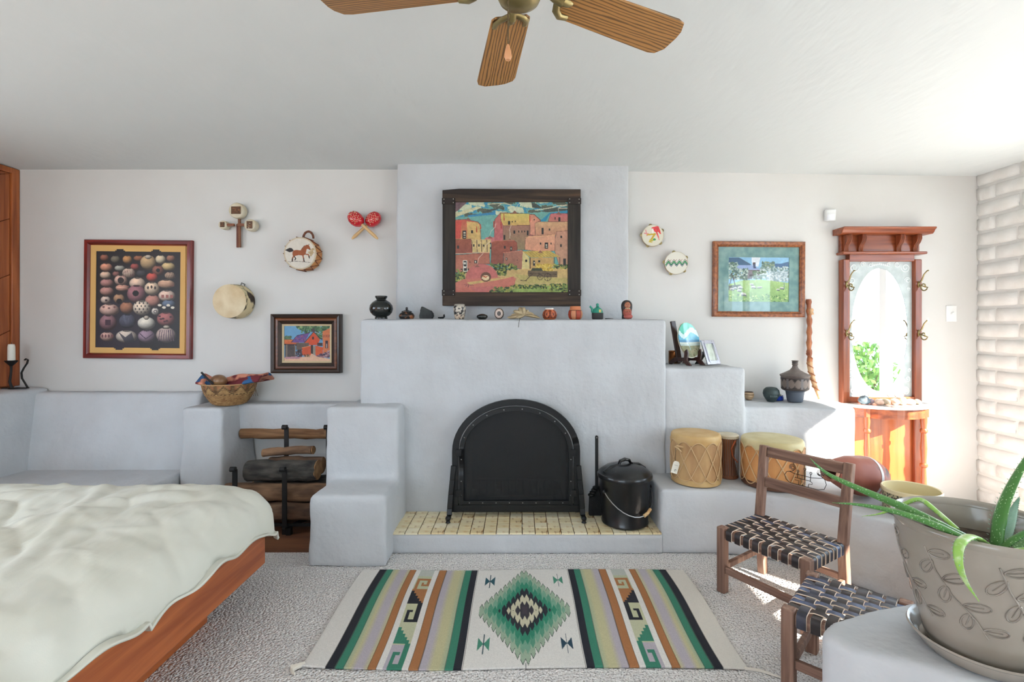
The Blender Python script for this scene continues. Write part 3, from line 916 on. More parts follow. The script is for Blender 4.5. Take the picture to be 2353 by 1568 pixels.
cv.poly([(298, 480), (360, 470), (350, 650), (298, 650)], (224, 84, 70), vary=0.1)
cv.poly([(585, 660), (600, 640), (640, 630), (685, 640), (685, 700), (600, 690)], (214, 120, 118), vary=0.1)
house([(1088, 620), (1085, 500), (1110, 485), (1415, 482), (1415, 600), (1280, 618)], (216, 168, 118), (206, 140, 108))
house([(985, 760), (990, 650), (1020, 622), (1285, 612), (1285, 770), (1150, 780)], (230, 164, 126), (224, 150, 116))
house([(1282, 780), (1285, 650), (1300, 580), (1415, 572), (1415, 935), (1330, 930)], (206, 146, 118), (186, 140, 108))
house([(298, 658), (455, 655), (470, 790), (298, 800)], (168, 88, 64), (156, 80, 62))
cv.poly([(455, 655), (650, 660), (640, 790), (465, 785)], (220, 188, 120), vary=0.1)
for xx in (462, 510, 556, 610): cv.line([(xx, 665), (xx + 4, 780)], 6, (84, 46, 60))
house([(650, 900), (655, 690), (690, 672), (880, 668), (908, 690), (912, 765), (775, 790), (770, 905)], (168, 84, 62), (150, 82, 66))
house([(298, 810), (635, 790), (640, 900), (520, 900), (420, 990), (298, 980)], (184, 104, 80), (196, 120, 96))
house([(772, 905), (780, 790), (960, 765), (990, 790), (1000, 960), (940, 950)], (176, 112, 92), (168, 108, 84))
cv.poly([(955, 955), (965, 775), (1030, 840), (1032, 962)], (222, 202, 130), vary=0.08)
cv.poly([(1032, 840), (1270, 835), (1272, 930), (1040, 950)], (204, 160, 94), vary=0.1)
cv.poly([(965, 775), (1230, 770), (1335, 830), (1040, 838)], (206, 172, 76), vary=0.15); 
for i in range(9): cv.line([(985 + i * 30, 775), (1050 + i * 34, 834)], 2.5, (120, 96, 48), alpha=0.7)
for xx in (1038, 1276, 1330): cv.line([(xx, 838), (xx, 945)], 9, (96, 58, 42))
cv.poly([(298, 1183), (298, 1010), (560, 960), (940, 950), (1415, 930), (1415, 1183)], (214, 172, 104), vary=0.1, c2=(190, 176, 110))
cv.poly([(298, 1183), (298, 1090), (520, 1060), (880, 1025), (890, 1110), (640, 1183)], (212, 112, 92), vary=0.08)
cv.poly([(520, 1095), (860, 1030), (880, 1050), (700, 1110)], (200, 84, 96), vary=0.1)
cv.poly([(880, 1000), (1300, 1040), (1415, 1040), (1415, 1080), (980, 1090)], (190, 172, 98), vary=0.12)
cv.poly([(640, 1183), (800, 1150), (1415, 1100), (1415, 1183)], (150, 176, 84), vary=0.2)
def bush(x0, y0, x1, y1, n, sz=11): cv.scatter(x0, y0, x1, y1, n, sz, [(60, 84, 44), (92, 118, 56), (134, 146, 64), (44, 62, 40), (176, 172, 72)])
bush(298, 985, 400, 1075, 60); bush(310, 950, 460, 985, 30, 9); bush(640, 900, 900, 960, 110); bush(700, 950, 800, 1010, 50); bush(1260, 905, 1415, 945, 50, 9)
bush(640, 1130, 860, 1175, 80); bush(850, 1105, 1200, 1140, 120, 10); bush(1230, 1100, 1400, 1175, 90)
cv.ell(560, 1040, 160, 140, (206, 108, 100), vary=0.08); cv.poly([(380, 1050), (740, 1030), (900, 1040), (880, 1110), (400, 1130), (298, 1150), (298, 1085)], (212, 118, 98), vary=0.06)
cv.poly([(410, 1082), (700, 1040), (860, 1028), (700, 1062), (440, 1105)], (214, 176, 104), vary=0.08)
cv.ell(600, 1028, 52, 48, (112, 72, 52)); cv.ell(598, 1036, 36, 26, (236, 206, 150)); cv.scatter(565, 1020, 630, 1048, 10, 8, [(210, 90, 50), (250, 230, 190)])
bush(1095, 905, 1260, 965, 0); cv.scatter(1095, 905, 1260, 968, 150, 10, [(214, 176, 60), (236, 204, 92), (186, 144, 44)])
cv.poly([(1060, 940), (1150, 940), (1165, 970), (1040, 970)], (66, 72, 52), vary=0.2)
cv.poly([(1015, 965), (1305, 972), (1305, 1032), (1018, 1020)], (112, 92, 66), vary=0.15); cv.line([(1015, 990), (1305, 1002)], 4, (60, 44, 36))
cv.line([(1060, 1000), (990, 1065)], 7, (76, 56, 44)); cv.line([(945, 1062), (1005, 1066)], 6, (64, 48, 38))
for (a, b2, r_) in ((1137, 1030, 27), (1210, 1030, 36)):
    th = [(a + r_ * math.cos(t * PI / 8), b2 + r_ * math.sin(t * PI / 8)) for t in range(17)]
    cv.line(th, 5, (56, 42, 34))
    for t in range(4): cv.line([(a + r_ * math.cos(t * PI / 4), b2 + r_ * math.sin(t * PI / 4)), (a - r_ * math.cos(t * PI / 4), b2 - r_ * math.sin(t * PI / 4))], 2.5, (70, 54, 44))
for (xa, ya, xb, yb) in ((370, 570, 408, 652), (455, 568, 474, 598), (820, 475, 838, 512), (855, 475, 866, 490), (887, 473, 898, 488), (1072, 455, 1082, 470), (1278, 440, 1290, 462), (1318, 440, 1336, 480), (775, 615, 792, 660),
    (875, 570, 890, 600), (920, 572, 932, 592), (950, 572, 960, 590), (978, 570, 990, 588), (1005, 572, 1022, 618), (1152, 545, 1172, 608), (1222, 550, 1236, 572), (1338, 620, 1354, 645), (1335, 705, 1350, 732), (1135, 688, 1148, 710),
    (1182, 690, 1214, 748), (1238, 688, 1250, 708), (1365, 848, 1390, 915), (314, 718, 336, 748), (778, 722, 794, 748), (838, 730, 860, 768), (475, 705, 488, 728), (525, 705, 538, 728), (572, 708, 586, 730), (640, 690, 650, 705), (640, 735, 652, 752),
    (1065, 868, 1088, 918), (1118, 862, 1136, 882), (990, 858, 1008, 880), (485, 862, 515, 892), (374, 868, 414, 972), (797, 838, 812, 862), (438, 878, 448, 888), (906, 858, 914, 866)):
    cv.rect(xa, ya, xb, yb, (44, 44, 46))
for (xa, ya, xb, yb) in ((378, 585, 398, 600), (378, 612, 400, 622), (378, 635, 400, 642), (1190, 705, 1206, 722), (1190, 728, 1208, 738), (845, 740, 853, 758), (492, 870, 503, 886), (800, 842, 807, 858), (1072, 880, 1082, 892)): cv.rect(xa, ya, xb, yb, (206, 196, 170))
cv.line([(376, 868), (412, 868), (416, 972), (380, 972), (376, 868)], 6, (226, 222, 206)); cv.rect(384, 885, 404, 905, (226, 222, 206)); cv.rect(384, 925, 406, 940, (226, 222, 206))
for (xx, ya, yb) in ((778, 410, 468), (1033, 425, 475), (508, 535, 585), (548, 515, 550), (678, 480, 540), (750, 490, 550)): cv.line([(xx, ya), (xx + 2, yb)], 9, (196, 60, 42), vary=0.3)
for (xx, yy) in ((425, 442), (885, 372), (1320, 385), (640, 622), (838, 652), (515, 905), (1138, 765)): cv.poly([(xx - 26, yy + 26), (xx, yy), (xx + 28, yy + 26)], (150, 96, 78))
for q in ([(640, 615), (650, 580), (690, 540), (700, 500)], [(885, 370), (905, 335), (930, 300)], [(838, 645), (840, 600), (835, 560), (850, 520)], [(515, 900), (530, 840), (570, 800), (600, 715), (640, 680)], [(1320, 380), (1315, 350), (1360, 330), (1410, 320)]): cv.line(q, 4.5, (232, 220, 196), alpha=0.8)
for q in ([(385, 1105), (410, 1096), (400, 1120), (430, 1098), (424, 1130), (440, 1102), (452, 1112), (462, 1104), (482, 1116)],): cv.line(q, 3, (60, 44, 60))
cv.line([(298, 797), (640, 788)], 6, (226, 160, 130)); cv.line([(990, 640), (1285, 612)], 5, (236, 176, 120)); cv.line([(775, 790), (960, 768)], 6, (222, 130, 100)); cv.line([(655, 690), (690, 672), (880, 668)], 6, (202, 110, 84))
g_ = cv.a.mean(-1, keepdims=True); cv.a = (g_ + (cv.a - g_) * 0.86) * (0.88 + 0.12 * cv.soft[..., None])
pc = canvas_mesh('canvas', cv, 259 * kk, 208 * kk)
pc.transform(tr((1176 - 1175.5) * kk, -0.030, -(568.5 - 569.5) * kk))
obj('canvas', pc, CANVASM, pu, fix=False, smooth=0)
panel('backing', 2 * WX - 0.04, 2 * WZ - 0.04, -0.028, -0.002, STRAP, pu)

# ---------------- small barn painting
DB = 3.70
pl = at(701.5, 790, DB); kk = DB / FPX
bp_ = thing('framed_painting', 'small painting of a red adobe barn in a deep dark brown frame', 'picture', (pl.x, YB - 0.001, pl.z))
w, h = 161 * kk, 136 * kk
DKW = wood('dark_walnut', (58, 38, 26), (32, 20, 15), 'x', 0.35, 40, coat=0.2)
DKWZ = wood('dark_walnut_upright', (58, 38, 26), (32, 20, 15), 'z', 0.35, 40, coat=0.2)
MIDW = wood('brown_band', (122, 68, 34), (86, 46, 24), 'x', 0.35, 40, coat=0.2)
mitred_frame(bp_, w, h, [(0, 0), (0, 0.045), (0.010, 0.052), (0.026, 0.046), (0.030, 0.036), (0.030, 0)], [DKW, DKWZ], names='outer_frame')
mitred_frame(bp_, w - 0.060, h - 0.060, [(0, 0), (0, 0.036), (0.006, 0.040), (0.020, 0.038), (0.022, 0)], MIDW, names='brown_band')
mitred_frame(bp_, w - 0.104, h - 0.104, [(0, 0), (0, 0.036), (0.022, 0.024), (0.024, 0)], [DKW, DKWZ], names='inner_frame')
mitred_frame(bp_, w - 0.152, h - 0.152, [(0, 0), (0, 0.024), (0.014, 0.020), (0.014, 0)], mat('linen_liner', (206, 184, 146), 0.8, bump=(200, 0.2, 0.002)), names='liner')
cv = Canvas(150, 110, (96, 150, 190), (430, 415, 1470, 1175))
cv.put(cv.Y > 0, (104, 156, 192), vary=0.06)
cv.scatter(700, 415, 1470, 520, 260, 26, [(64, 100, 66), (92, 130, 84), (136, 164, 110), (44, 72, 52)], lambda x, y: y < 430 + (x - 690) * 0.6)
cv.scatter(820, 470, 1330, 690, 160, 22, [(64, 100, 66), (92, 130, 84), (44, 72, 52)], lambda x, y: x > 1130 or y < 570)
cv.scatter(430, 640, 590, 720, 60, 18, [(70, 96, 74), (90, 116, 84)])
cv.rect(430, 715, 760, 830, (196, 96, 48), vary=0.12); cv.line([(430, 740), (760, 725)], 12, (214, 130, 66))
cv.poly([(590, 770), (720, 625), (1010, 560), (890, 775)], (104, 76, 138), vary=0.2); cv.line([(590, 770), (720, 625), (1010, 560)], 12, (44, 32, 52)); cv.scatter(680, 620, 900, 740, 20, 16, [(150, 84, 110), (84, 60, 120)])
cv.poly([(890, 775), (1095, 545), (1240, 715), (1180, 830), (890, 830)], (206, 78, 40), vary=0.08); cv.line([(885, 780), (1095, 545), (1290, 720)], 15, (52, 34, 36))
cv.poly([(1040, 545), (1070, 460), (1100, 460), (1140, 545)], (74, 62, 66)); cv.line([(1130, 540), (1230, 590)], 8, (176, 172, 166)); cv.ell(1082, 680, 22, 34, (42, 30, 34))
cv.poly([(1295, 540), (1470, 460), (1470, 1010), (1310, 1010)], (206, 116, 70), vary=0.1); cv.rect(1362, 735, 1420, 900, (60, 42, 52)); cv.rect(1380, 800, 1400, 890, (186, 160, 150)); cv.line([(1350, 915), (1430, 915)], 12, (190, 130, 110))
for i in range(5): cv.line([(1320 + i * 32, 610), (1326 + i * 32, 660)], 12, (110, 52, 50))
cv.rect(700, 780, 990, 930, (104, 88, 76), vary=0.2)
for i in range(9): cv.line([(710 + i * 31, 790), (712 + i * 31, 935)], 7, (60, 50, 50))
cv.rect(450, 810, 690, 1090, (72, 62, 60), vary=0.25); cv.line([(440, 815), (700, 830)], 24, (40, 32, 40)); cv.line([(490, 830), (490, 1090)], 18, (140, 122, 104)); cv.line([(670, 830), (680, 1090)], 18, (130, 112, 96))
cv.poly([(825, 1050), (840, 880), (1030, 845), (1040, 1060)], (202, 84, 44), vary=0.08); cv.poly([(1140, 1060), (1140, 840), (1310, 880), (1300, 1060)], (206, 88, 46), vary=0.08); cv.line([(830, 890), (1030, 845)], 12, (226, 140, 90))
cv.rect(1035, 830, 1080, 1020, (44, 34, 36)); cv.rect(1080, 840, 1135, 1040, (150, 140, 128), vary=0.2); cv.rect(1180, 780, 1300, 850, (60, 44, 44), vary=0.3)
cv.poly([(430, 1100), (700, 1090), (1000, 1080), (1050, 1010), (1140, 1060), (1470, 1130), (1470, 1175), (430, 1175)], (222, 178, 150), vary=0.1)
cv.poly([(430, 1090), (720, 1075), (830, 1080), (760, 1130), (470, 1130)], (176, 130, 140), vary=0.15)
cv.scatter(1150, 950, 1460, 1090, 90, 22, [(92, 64, 84), (150, 110, 120), (60, 40, 56), (186, 150, 150)], lambda x, y: y > 1080 - (x - 1150) * 0.45)
cv.scatter(700, 940, 830, 1080, 40, 22, [(60, 46, 58), (90, 70, 76), (40, 32, 40)]); cv.scatter(880, 1030, 1010, 1080, 26, 14, [(92, 74, 50), (60, 44, 40), (180, 140, 100)])
pc = canvas_mesh('canvas', cv, w - 0.18, h - 0.18); pc.transform(tr(0, -0.016, 0)); obj('canvas', pc, CANVASM, bp_, fix=False, smooth=0)
panel('backing', w - 0.05, h - 0.05, -0.012, -0.001, STRAP, bp_)

# ---------------- landscape with sheep
DL = 3.715
pl = at(1746, 641.5, DL); kk = DL / FPX
ls = thing('framed_print', 'brown framed print of grazing sheep and a church in a blue-green mat', 'picture', (pl.x, YB - 0.001, pl.z), rot=(0, math.radians(0.4), 0))
w, h = 212 * kk, 174 * kk
BURL = mat('burl_wood', (166, 98, 52), 0.35, c2=(112, 58, 28), vscale=55, detail=6, coat=0.25)
mitred_frame(ls, w, h, [(0, 0), (0, 0.024), (0.008, 0.032), (0.026, 0.030), (0.034, 0.020), (0.040, 0.022), (0.042, 0.012), (0.042, 0)], BURL)
k = w / 1740.0; cxp, cyp = 960, 797
MATM = mat('mottled_teal_mat', (128, 164, 160), 0.8, c2=(96, 138, 138), vscale=22, detail=5)
b_ = MB()
def mr(xa, ya, xb, yb): b_.box(((xa - cxp) * k, -0.013, -(yb - cyp) * k), ((xb - cxp) * k, -0.010, -(ya - cyp) * k))
mr(195, 175, 395, 1425); mr(1540, 175, 1735, 1425); mr(395, 175, 1540, 380); mr(395, 1222, 1540, 1425)
obj('mat_board', b_, MATM, ls, smooth=0)
cv = Canvas(170, 126, (150, 200, 226), (392, 376, 1544, 1228))
cv.put(cv.Y > 0, (140, 192, 226), vary=0.1); cv.poly([(830, 376), (1000, 376), (960, 560), (840, 540)], (226, 232, 240), vary=0.1)
cv.poly([(392, 392), (600, 390), (830, 520), (700, 560), (392, 540)], (48, 92, 128), vary=0.12); cv.poly([(1220, 500), (1400, 495), (1530, 460), (1544, 560), (1280, 590)], (62, 104, 146), vary=0.1)
cv.poly([(520, 605), (580, 530), (840, 530), (1010, 615), (560, 625)], (150, 172, 216), vary=0.12); cv.rect(690, 622, 1000, 790, (128, 122, 132), vary=0.15); cv.line([(690, 628), (1000, 632)], 12, (70, 56, 54)); cv.rect(790, 710, 950, 790, (70, 66, 76), vary=0.2)
cv.poly([(850, 490), (905, 480), (905, 550), (925, 590), (870, 595)], (48, 70, 112)); cv.rect(862, 480, 900, 510, (70, 52, 52))
FOL = [(96, 128, 120), (60, 92, 92), (150, 176, 164), (190, 206, 198), (74, 110, 84)]
cv.scatter(392, 480, 560, 600, 90, 20, FOL); cv.scatter(392, 600, 760, 800, 240, 19, FOL); cv.scatter(1030, 470, 1250, 640, 150, 20, [(92, 122, 110), (66, 96, 84), (140, 160, 130)])
cv.scatter(1000, 560, 1544, 760, 300, 20, [(170, 190, 190), (206, 218, 220), (120, 150, 146), (96, 128, 128)]); cv.scatter(1120, 650, 1520, 830, 240, 20, [(216, 226, 228), (190, 206, 212), (150, 172, 180)])
cv.scatter(850, 640, 1120, 790, 90, 18, [(196, 208, 206), (120, 150, 130), (80, 112, 84)])
cv.poly([(392, 900), (640, 820), (1000, 800), (1544, 860), (1544, 1228), (392, 1228)], (166, 200, 128), vary=0.14, c2=(128, 172, 96))
cv.line([(520, 900), (490, 780), (450, 700)], 20, (48, 48, 48)); cv.line([(500, 800), (560, 700)], 11, (56, 56, 56)); cv.line([(420, 900), (450, 790)], 12, (52, 52, 52)); cv.poly([(392, 920), (640, 895), (600, 950), (392, 1010)], (62, 78, 66), vary=0.2)
for (a, b2, r_) in ((460, 985, 40), (525, 968, 36), (620, 955, 48), (600, 1010, 40), (675, 1080, 56), (835, 895, 34), (865, 945, 44), (965, 950, 28), (1010, 945, 26), (1330, 990, 30), (1400, 960, 40)):
    cv.ell(a, b2, r_, r_ * 0.62, (206, 206, 202)); cv.ell(a + r_ * 0.1, b2 + r_ * 0.35, r_ * 0.85, r_ * 0.3, (96, 104, 110)); cv.ell(a + r_ * 0.95, b2 + r_ * 0.5, r_ * 0.3, r_ * 0.26, (60, 64, 70))
cv.scatter(392, 1080, 1540, 1225, 110, 15, [(96, 146, 80), (70, 116, 70), (190, 210, 140)]); cv.scatter(640, 820, 1540, 1060, 70, 9, [(140, 180, 104), (196, 216, 156)])
cv.line([(1450, 860), (1450, 980)], 10, (110, 130, 140)); cv.line([(392, 376), (1544, 376), (1544, 1228), (392, 1228), (392, 376)], 14, (226, 232, 222))
pc = canvas_mesh('print', cv, 1152 * k, 852 * k); pc.transform(tr((968 - cxp) * k, -0.0095, -(802 - cyp) * k)); obj('print', pc, PRINTM, ls, fix=False, smooth=0)
b_ = MB(); b_.box(((195 - cxp) * k, -0.0165, -(1425 - cyp) * k), ((1735 - cxp) * k, -0.0145, -(175 - cyp) * k)); obj('pane', b_, PICGLASS, ls, smooth=0)
panel('backing', w - 0.05, h - 0.05, -0.009, -0.002, STRAP, ls)

# ================================================================== hanging instruments
HIDE = mat('pale_rawhide', (226, 208, 174), 0.6, c2=(206, 180, 140), vscale=9, bump=(40, 0.1, 0.002))
HIDEW = mat('cream_rawhide', (214, 204, 182), 0.6, c2=(196, 182, 152), vscale=14)
DOWEL = wood('brown_dowel', (150, 100, 72), (120, 74, 50), 'z', 0.6, 60)
DOWELX = wood('brown_dowel_level', (150, 96, 70), (116, 70, 48), 'x', 0.6, 60)
# tan frame drum
c = at(525, 692, 3.62)
t = thing('frame_drum', 'round tan hide frame drum hanging beside the poster', 'drum', (c.x, YB, c.z))
R = 0.126
b_ = MB(); b_.lathe([(R + 0.002, 0.004), (R + 0.004, 0.03), (R, 0.10), (R - 0.004, 0.118)], 40, 0, rotm('X', PI / 2), cap=False); 
obj('shell', b_, paint_mat('x') if False else mat('hide_shell', (222, 204, 160), 0.65, c2=(58, 42, 30), vscale=11, lo=0.52, hi=0.6, stretch=(1, 1.8, 1)), t)
b_ = MB(); b_.lathe([(R - 0.002, 0.1185), (R - 0.012, 0.123), (0.001, 0.1235)], 40, 0, rotm('X', PI / 2)); obj('drumhead', b_, HIDE, t)
b_ = MB(); b_.tube([(0.03, -0.02, R), (0.045, -0.04, R + 0.016), (0.06, -0.02, R + 0.006), (0.05, -0.01, R - 0.005)], 0.003, 6); obj('hanging_loop', b_, STRAP, t)
# horse drum
c = at(688, 582, 3.62)
t = thing('hand_drum', 'round hide drum painted with a trotting brown horse and topped by a loop handle', 'drum', (c.x, YB, c.z))
R = 0.118
ring = lambda r_, n=10, ph=0.25: [(r_ * math.cos(2 * PI * (i + ph) / n), r_ * math.sin(2 * PI * (i + ph) / n)) for i in range(n)]
b_ = MB(); A = ring(R * 1.03, 14); b_.prism(A, -0.115, -0.006, 'y'); obj('shell', b_, wood('orange_wood', (206, 140, 74), (178, 108, 50), 'y', 0.5, 40), t, smooth=50, bevel=0.006)
cv = Canvas(120, 120, (214, 204, 188), (1335, 790, 1905, 1360))
cv.put(cv.X > 0, (212, 203, 190), vary=0.04); cv.scatter(1790, 1000, 1850, 1120, 16, 26, [(176, 150, 112), (190, 166, 130)]); cv.put(((cv.X - 1620) / 285) ** 2 + ((cv.Y - 1075) / 285) ** 2 > 0.82, (196, 178, 150), vary=0.08)
BR, DK = (150, 78, 36), (38, 28, 24)
cv.poly([(1490, 1060), (1510, 1025), (1560, 1015), (1630, 1025), (1680, 960), (1730, 930), (1770, 930), (1790, 960), (1805, 1000), (1790, 1018), (1765, 1000), (1740, 1000), (1725, 1060), (1715, 1095), (1680, 1115), (1600, 1105), (1545, 1118), (1510, 1140), (1495, 1110)], BR, vary=0.1)
cv.poly([(1495, 1045), (1510, 1020), (1480, 985), (1440, 980), (1360, 1020), (1440, 1058)], DK)
cv.line([(1515, 1120), (1492, 1160), (1488, 1205)], 22, BR); cv.line([(1490, 1170), (1488, 1212)], 19, DK); cv.line([(1525, 1130), (1548, 1165), (1532, 1192)], 17, DK)
cv.line([(1672, 1110), (1685, 1170), (1690, 1210)], 22, BR); cv.line([(1685, 1170), (1696, 1216)], 18, DK); cv.line([(1710, 1090), (1765, 1095), (1784, 1155)], 19, BR); cv.line([(1780, 1125), (1784, 1158)], 17, DK)
cv.line([(1700, 940), (1650, 1000)], 9, (96, 46, 22)); cv.line([(1775, 930), (1778, 915)], 9, DK); cv.ell(1796, 1005, 9, 9, DK); cv.ell(1768, 958, 5, 5, DK)
cv.line([(1415, 1222), (1560, 1212), (1800, 1234)], 6, (60, 50, 44)); cv.line([(1450, 1230), (1455, 1245)], 6, (60, 50, 44))
dm = canvas_mesh('drumhead', cv, 2 * R * 1.02, 2 * R * 1.02, disc=True); dm.transform(tr(0, -0.122, 0)); obj('drumhead', dm, paint_mat('painted_hide', 0.6), t, fix=False, smooth=0)
b_ = MB(); b_.lathe([(R * 1.02, 0.108), (R * 1.03, 0.117), (R * 1.01, 0.1215), (R * 0.97, 0.1212)], 14, 0, rotm('X', PI / 2) , cap=False); obj('hide_rim', b_, HIDEW, t, smooth=60)
LACE = mat('leather_lace', (112, 58, 34), 0.7)
b_ = MB()
for i in range(14):
    a, a2 = 2 * PI * i / 14, 2 * PI * (i + 0.5) / 14; r_ = R * 1.045
    b_.tube([(r_ * math.cos(a), -0.118, r_ * math.sin(a)), (r_ * math.cos(a2), -0.01, r_ * math.sin(a2)), (r_ * math.cos(a + 2 * PI / 14), -0.118, r_ * math.sin(a + 2 * PI / 14))], 0.0035, 5)
obj('lacing', b_, LACE, t)
b_ = MB(); b_.tube([(0.036 + 0.038 * math.cos(PI * i / 10), -0.06, R + 0.003 + 0.052 * math.sin(PI * i / 10)) for i in range(11)], [0.008 + 0.001 * (i % 2) for i in range(11)], 8); obj('handle', b_, mat('wrapped_leather', (122, 72, 48), 0.7, c2=(88, 48, 30), vscale=60), t)
# three lollipop drums arranged as a cross
def lolly(c, R, hand, label, sq, ax):
    p = at(c[0], c[1], 3.69)
    t = thing('paddle_drum', label, 'drum', (p.x, YB, p.z), group='paddle drums hung as a cross')
    b_ = MB(); b_.lathe([(R * 0.92, 0.012), (R, 0.02), (R * 1.02, 0.05), (R, 0.062)], 28, 0, rotm('X', PI / 2)); obj('shell', b_, HIDEW, t)
    b_ = MB(); b_.lathe([(R, 0.062), (R * 0.93, 0.068), (0.001, 0.069)], 28, 0, rotm('X', PI / 2)); obj('drumhead', b_, HIDEW, t)
    cvs = Canvas(26, 26, (84, 54, 30), (0, 0, 1, 1)); cvs.put(cvs.X > 0, (92, 58, 30), vary=0.18); cvs.scatter(0.1, 0.1, 0.9, 0.9, 26, 0.09, [(58, 34, 22), (130, 84, 46), (104, 66, 38)] + ([(170, 150, 130)] if sq[2] else []))
    cvs.line([(0, 0), (1, 0), (1, 1), (0, 1), (0, 0)], 0.1, (52, 32, 22))
    me = canvas_mesh('painted_panel', cvs, sq[0], sq[1]); me.transform(tr(0.0, -0.0705, 0.0)); obj('painted_panel', me, PRINTM, t, fix=False, smooth=0)
    b_ = MB(); b_.tube([(0, hand[1], 0), tuple(hand)], R * 0.0 + 0.011, 8); obj('stick', b_, ax, t, world=False)
s = 3.69 / FPX
lolly((544, 484), 0.058, (0.003, -0.026, -83 * s), 'largest of the paddle drums, top of the cross on the wall', (0.072, 0.056, 0), DOWEL)
lolly((575, 517.5), 0.044, (-29 * s, -0.056, 0.003), 'middle-sized paddle drum on the horse drum side of the cross', (0.044, 0.056, 1), DOWELX)
lolly((512.5, 517), 0.032, (25 * s, -0.056, 0.0), 'smallest paddle drum at the cross end above the tan frame drum', (0.033, 0.038, 0), DOWELX)
p0 = at(538.5, 567, 3.68)
b_ = MB(); b_.tube([(0, 0, 0), (0, 0, 54 * s)], 0.008, 8); o = obj('drum_beater', b_, wood('reddish_dowel', (120, 62, 46), (92, 44, 34), 'z', 0.6, 60)); o.location = (p0.x, 3.722, p0.z)
tag(o, 'thin reddish wooden beater stick hanging in the middle of the drum cross', 'stick')
# maracas
RED = mat('red_lacquer', (196, 18, 34), 0.18, coat=0.6)
PALEW = wood('pale_wood', (222, 184, 132), (198, 154, 102), 'z', 0.5, 50)
DOT = mat('cream_paint', (232, 214, 170), 0.5)
def maraca(hx, hy, tx, ty, d, label):
    a, bq = at(hx, hy, d), at(tx, ty, d)
    v = (a - bq); L = v.length
    ang = math.atan2(v.x, v.z)
    t = thing('maraca', label, 'maraca', a, rot=(0, ang, 0), group='red maracas')
    b_ = MB(); b_.lathe([(0.004, -0.062), (0.026, -0.056), (0.044, -0.036), (0.053, -0.006), (0.051, 0.024), (0.038, 0.050), (0.018, 0.064), (0.001, 0.068)], 28); obj('head', b_, RED, t, smooth=60)
    b_ = MB(); b_.lathe([(0.010, -0.055), (0.0105, -0.10), (0.013, -L + 0.03), (0.007, -L), (0.001, -L - 0.003)], 14); obj('handle', b_, PALEW, t)
    b_ = MB()
    for i in range(30):
        th, z = -PI / 2 + (i % 6 - 2.5) * 0.24 + 0.05 * (i // 6), -0.03 + (i // 6) * 0.017
        r_ = 0.0535 * math.sqrt(max(0, 1 - ((z - 0.002) / 0.068) ** 2)) + 0.0003
        b_.sphere((r_ * math.cos(th), r_ * math.sin(th), z + 0.006 * math.sin(i * 2.3)), (0.0042, 0.0022, 0.0026), 6, 4)
    o = obj('painted_flowers', b_, DOT, t); o['kind'] = 'stuff'
maraca(818, 504, 868, 549, 3.655, 'red maraca on top with its pale handle pointing toward the chimney')
maraca(857, 505, 809, 549, 3.70, 'red maraca behind with its pale handle pointing toward the horse drum')
# tambourines
def tambo(cx_, cy_, R, cvf, label, tilt):
    p = at(cx_, cy_, 3.70)
    t = thing('tambourine', label, 'tambourine', (p.x, YB - 0.008, p.z), rot=(math.radians(tilt[0]), 0, math.radians(tilt[1])), group='tambourines')
    b_ = MB(); o_, i_ = ring(R, 36), ring(R - 0.006, 36)
    b_.band(o_, i_, -0.048, -0.003, 'y', closed=True); obj('wooden_hoop', b_, wood('hoop_wood', (206, 176, 136), (176, 140, 98), 'x', 0.5, 30), t)
    me = canvas_mesh('skin', cvf, 2 * R * 0.99, 2 * R * 0.99, disc=True); me.transform(tr(0, -0.0485, 0)); obj('skin', me, paint_mat('painted_skin', 0.55), t, fix=False, smooth=0)
    b_ = MB(); b_.lathe([(R * 0.99, 0.044), (R * 1.01, 0.049), (R * 0.97, 0.0495)], 36, 0, rotm('X', PI / 2), cap=False); obj('skin_rim', b_, HIDEW, t)
    for k_ in range(5):
        a = 0.5 + k_ * 2 * PI / 5
        b_ = MB(); M = tr(R * math.cos(a), -0.024, R * math.sin(a)) @ rotm('X', PI / 2)
        b_.lathe([(0.001, -0.004), (0.006, -0.005), (0.014, -0.002), (0.014, -0.0012), (0.001, -0.001)], 12, 0, M); b_.lathe([(0.001, 0.001), (0.014, 0.0012), (0.014, 0.002), (0.006, 0.005), (0.001, 0.004)], 12, 0, M)
        obj('jingle', b_, BRASS, t)
cv = Canvas(84, 84, (226, 220, 200), (110, 165, 280, 335))
for q in ([(190, 190), (235, 180), (250, 220)], [(200, 195), (225, 225), (240, 265)], [(215, 185), (255, 235)]): cv.line(q, 11, (226, 66, 70)); 
cv.ell(225, 205, 22, 20, (222, 70, 72), vary=0.3); cv.line([(130, 230), (160, 235)], 9, (226, 140, 140)); cv.line([(140, 205), (150, 250)], 8, (228, 150, 150)); cv.ell(195, 215, 6, 22, (244, 240, 230))
cv.line([(155, 243), (215, 238)], 12, (206, 170, 50)); cv.line([(212, 238), (175, 295)], 14, (202, 164, 44)); cv.ell(185, 288, 18, 10, (206, 186, 80), vary=0.3); cv.ell(208, 282, 12, 9, (70, 150, 80)); cv.line([(235, 250), (245, 285)], 7, (230, 120, 110)); cv.line([(165, 300), (190, 305)], 6, (214, 190, 80))
tambo(1502, 541, 0.079, cv, 'upper tambourine painted with red, pink and yellow flowers', (3, -10))
cv = Canvas(84, 84, (230, 226, 212), (272, 370, 442, 530))
zz = [(280 + i * 20, 455 if i % 2 == 0 else 430) for i in range(10)]
cv.line([(x, y + 8) for x, y in zz], 9, (48, 140, 82)); cv.line([(x, y + 20) for x, y in zz], 3.5, (54, 64, 110)); cv.line([(x, y - 6) for x, y in zz], 3, (60, 60, 80))
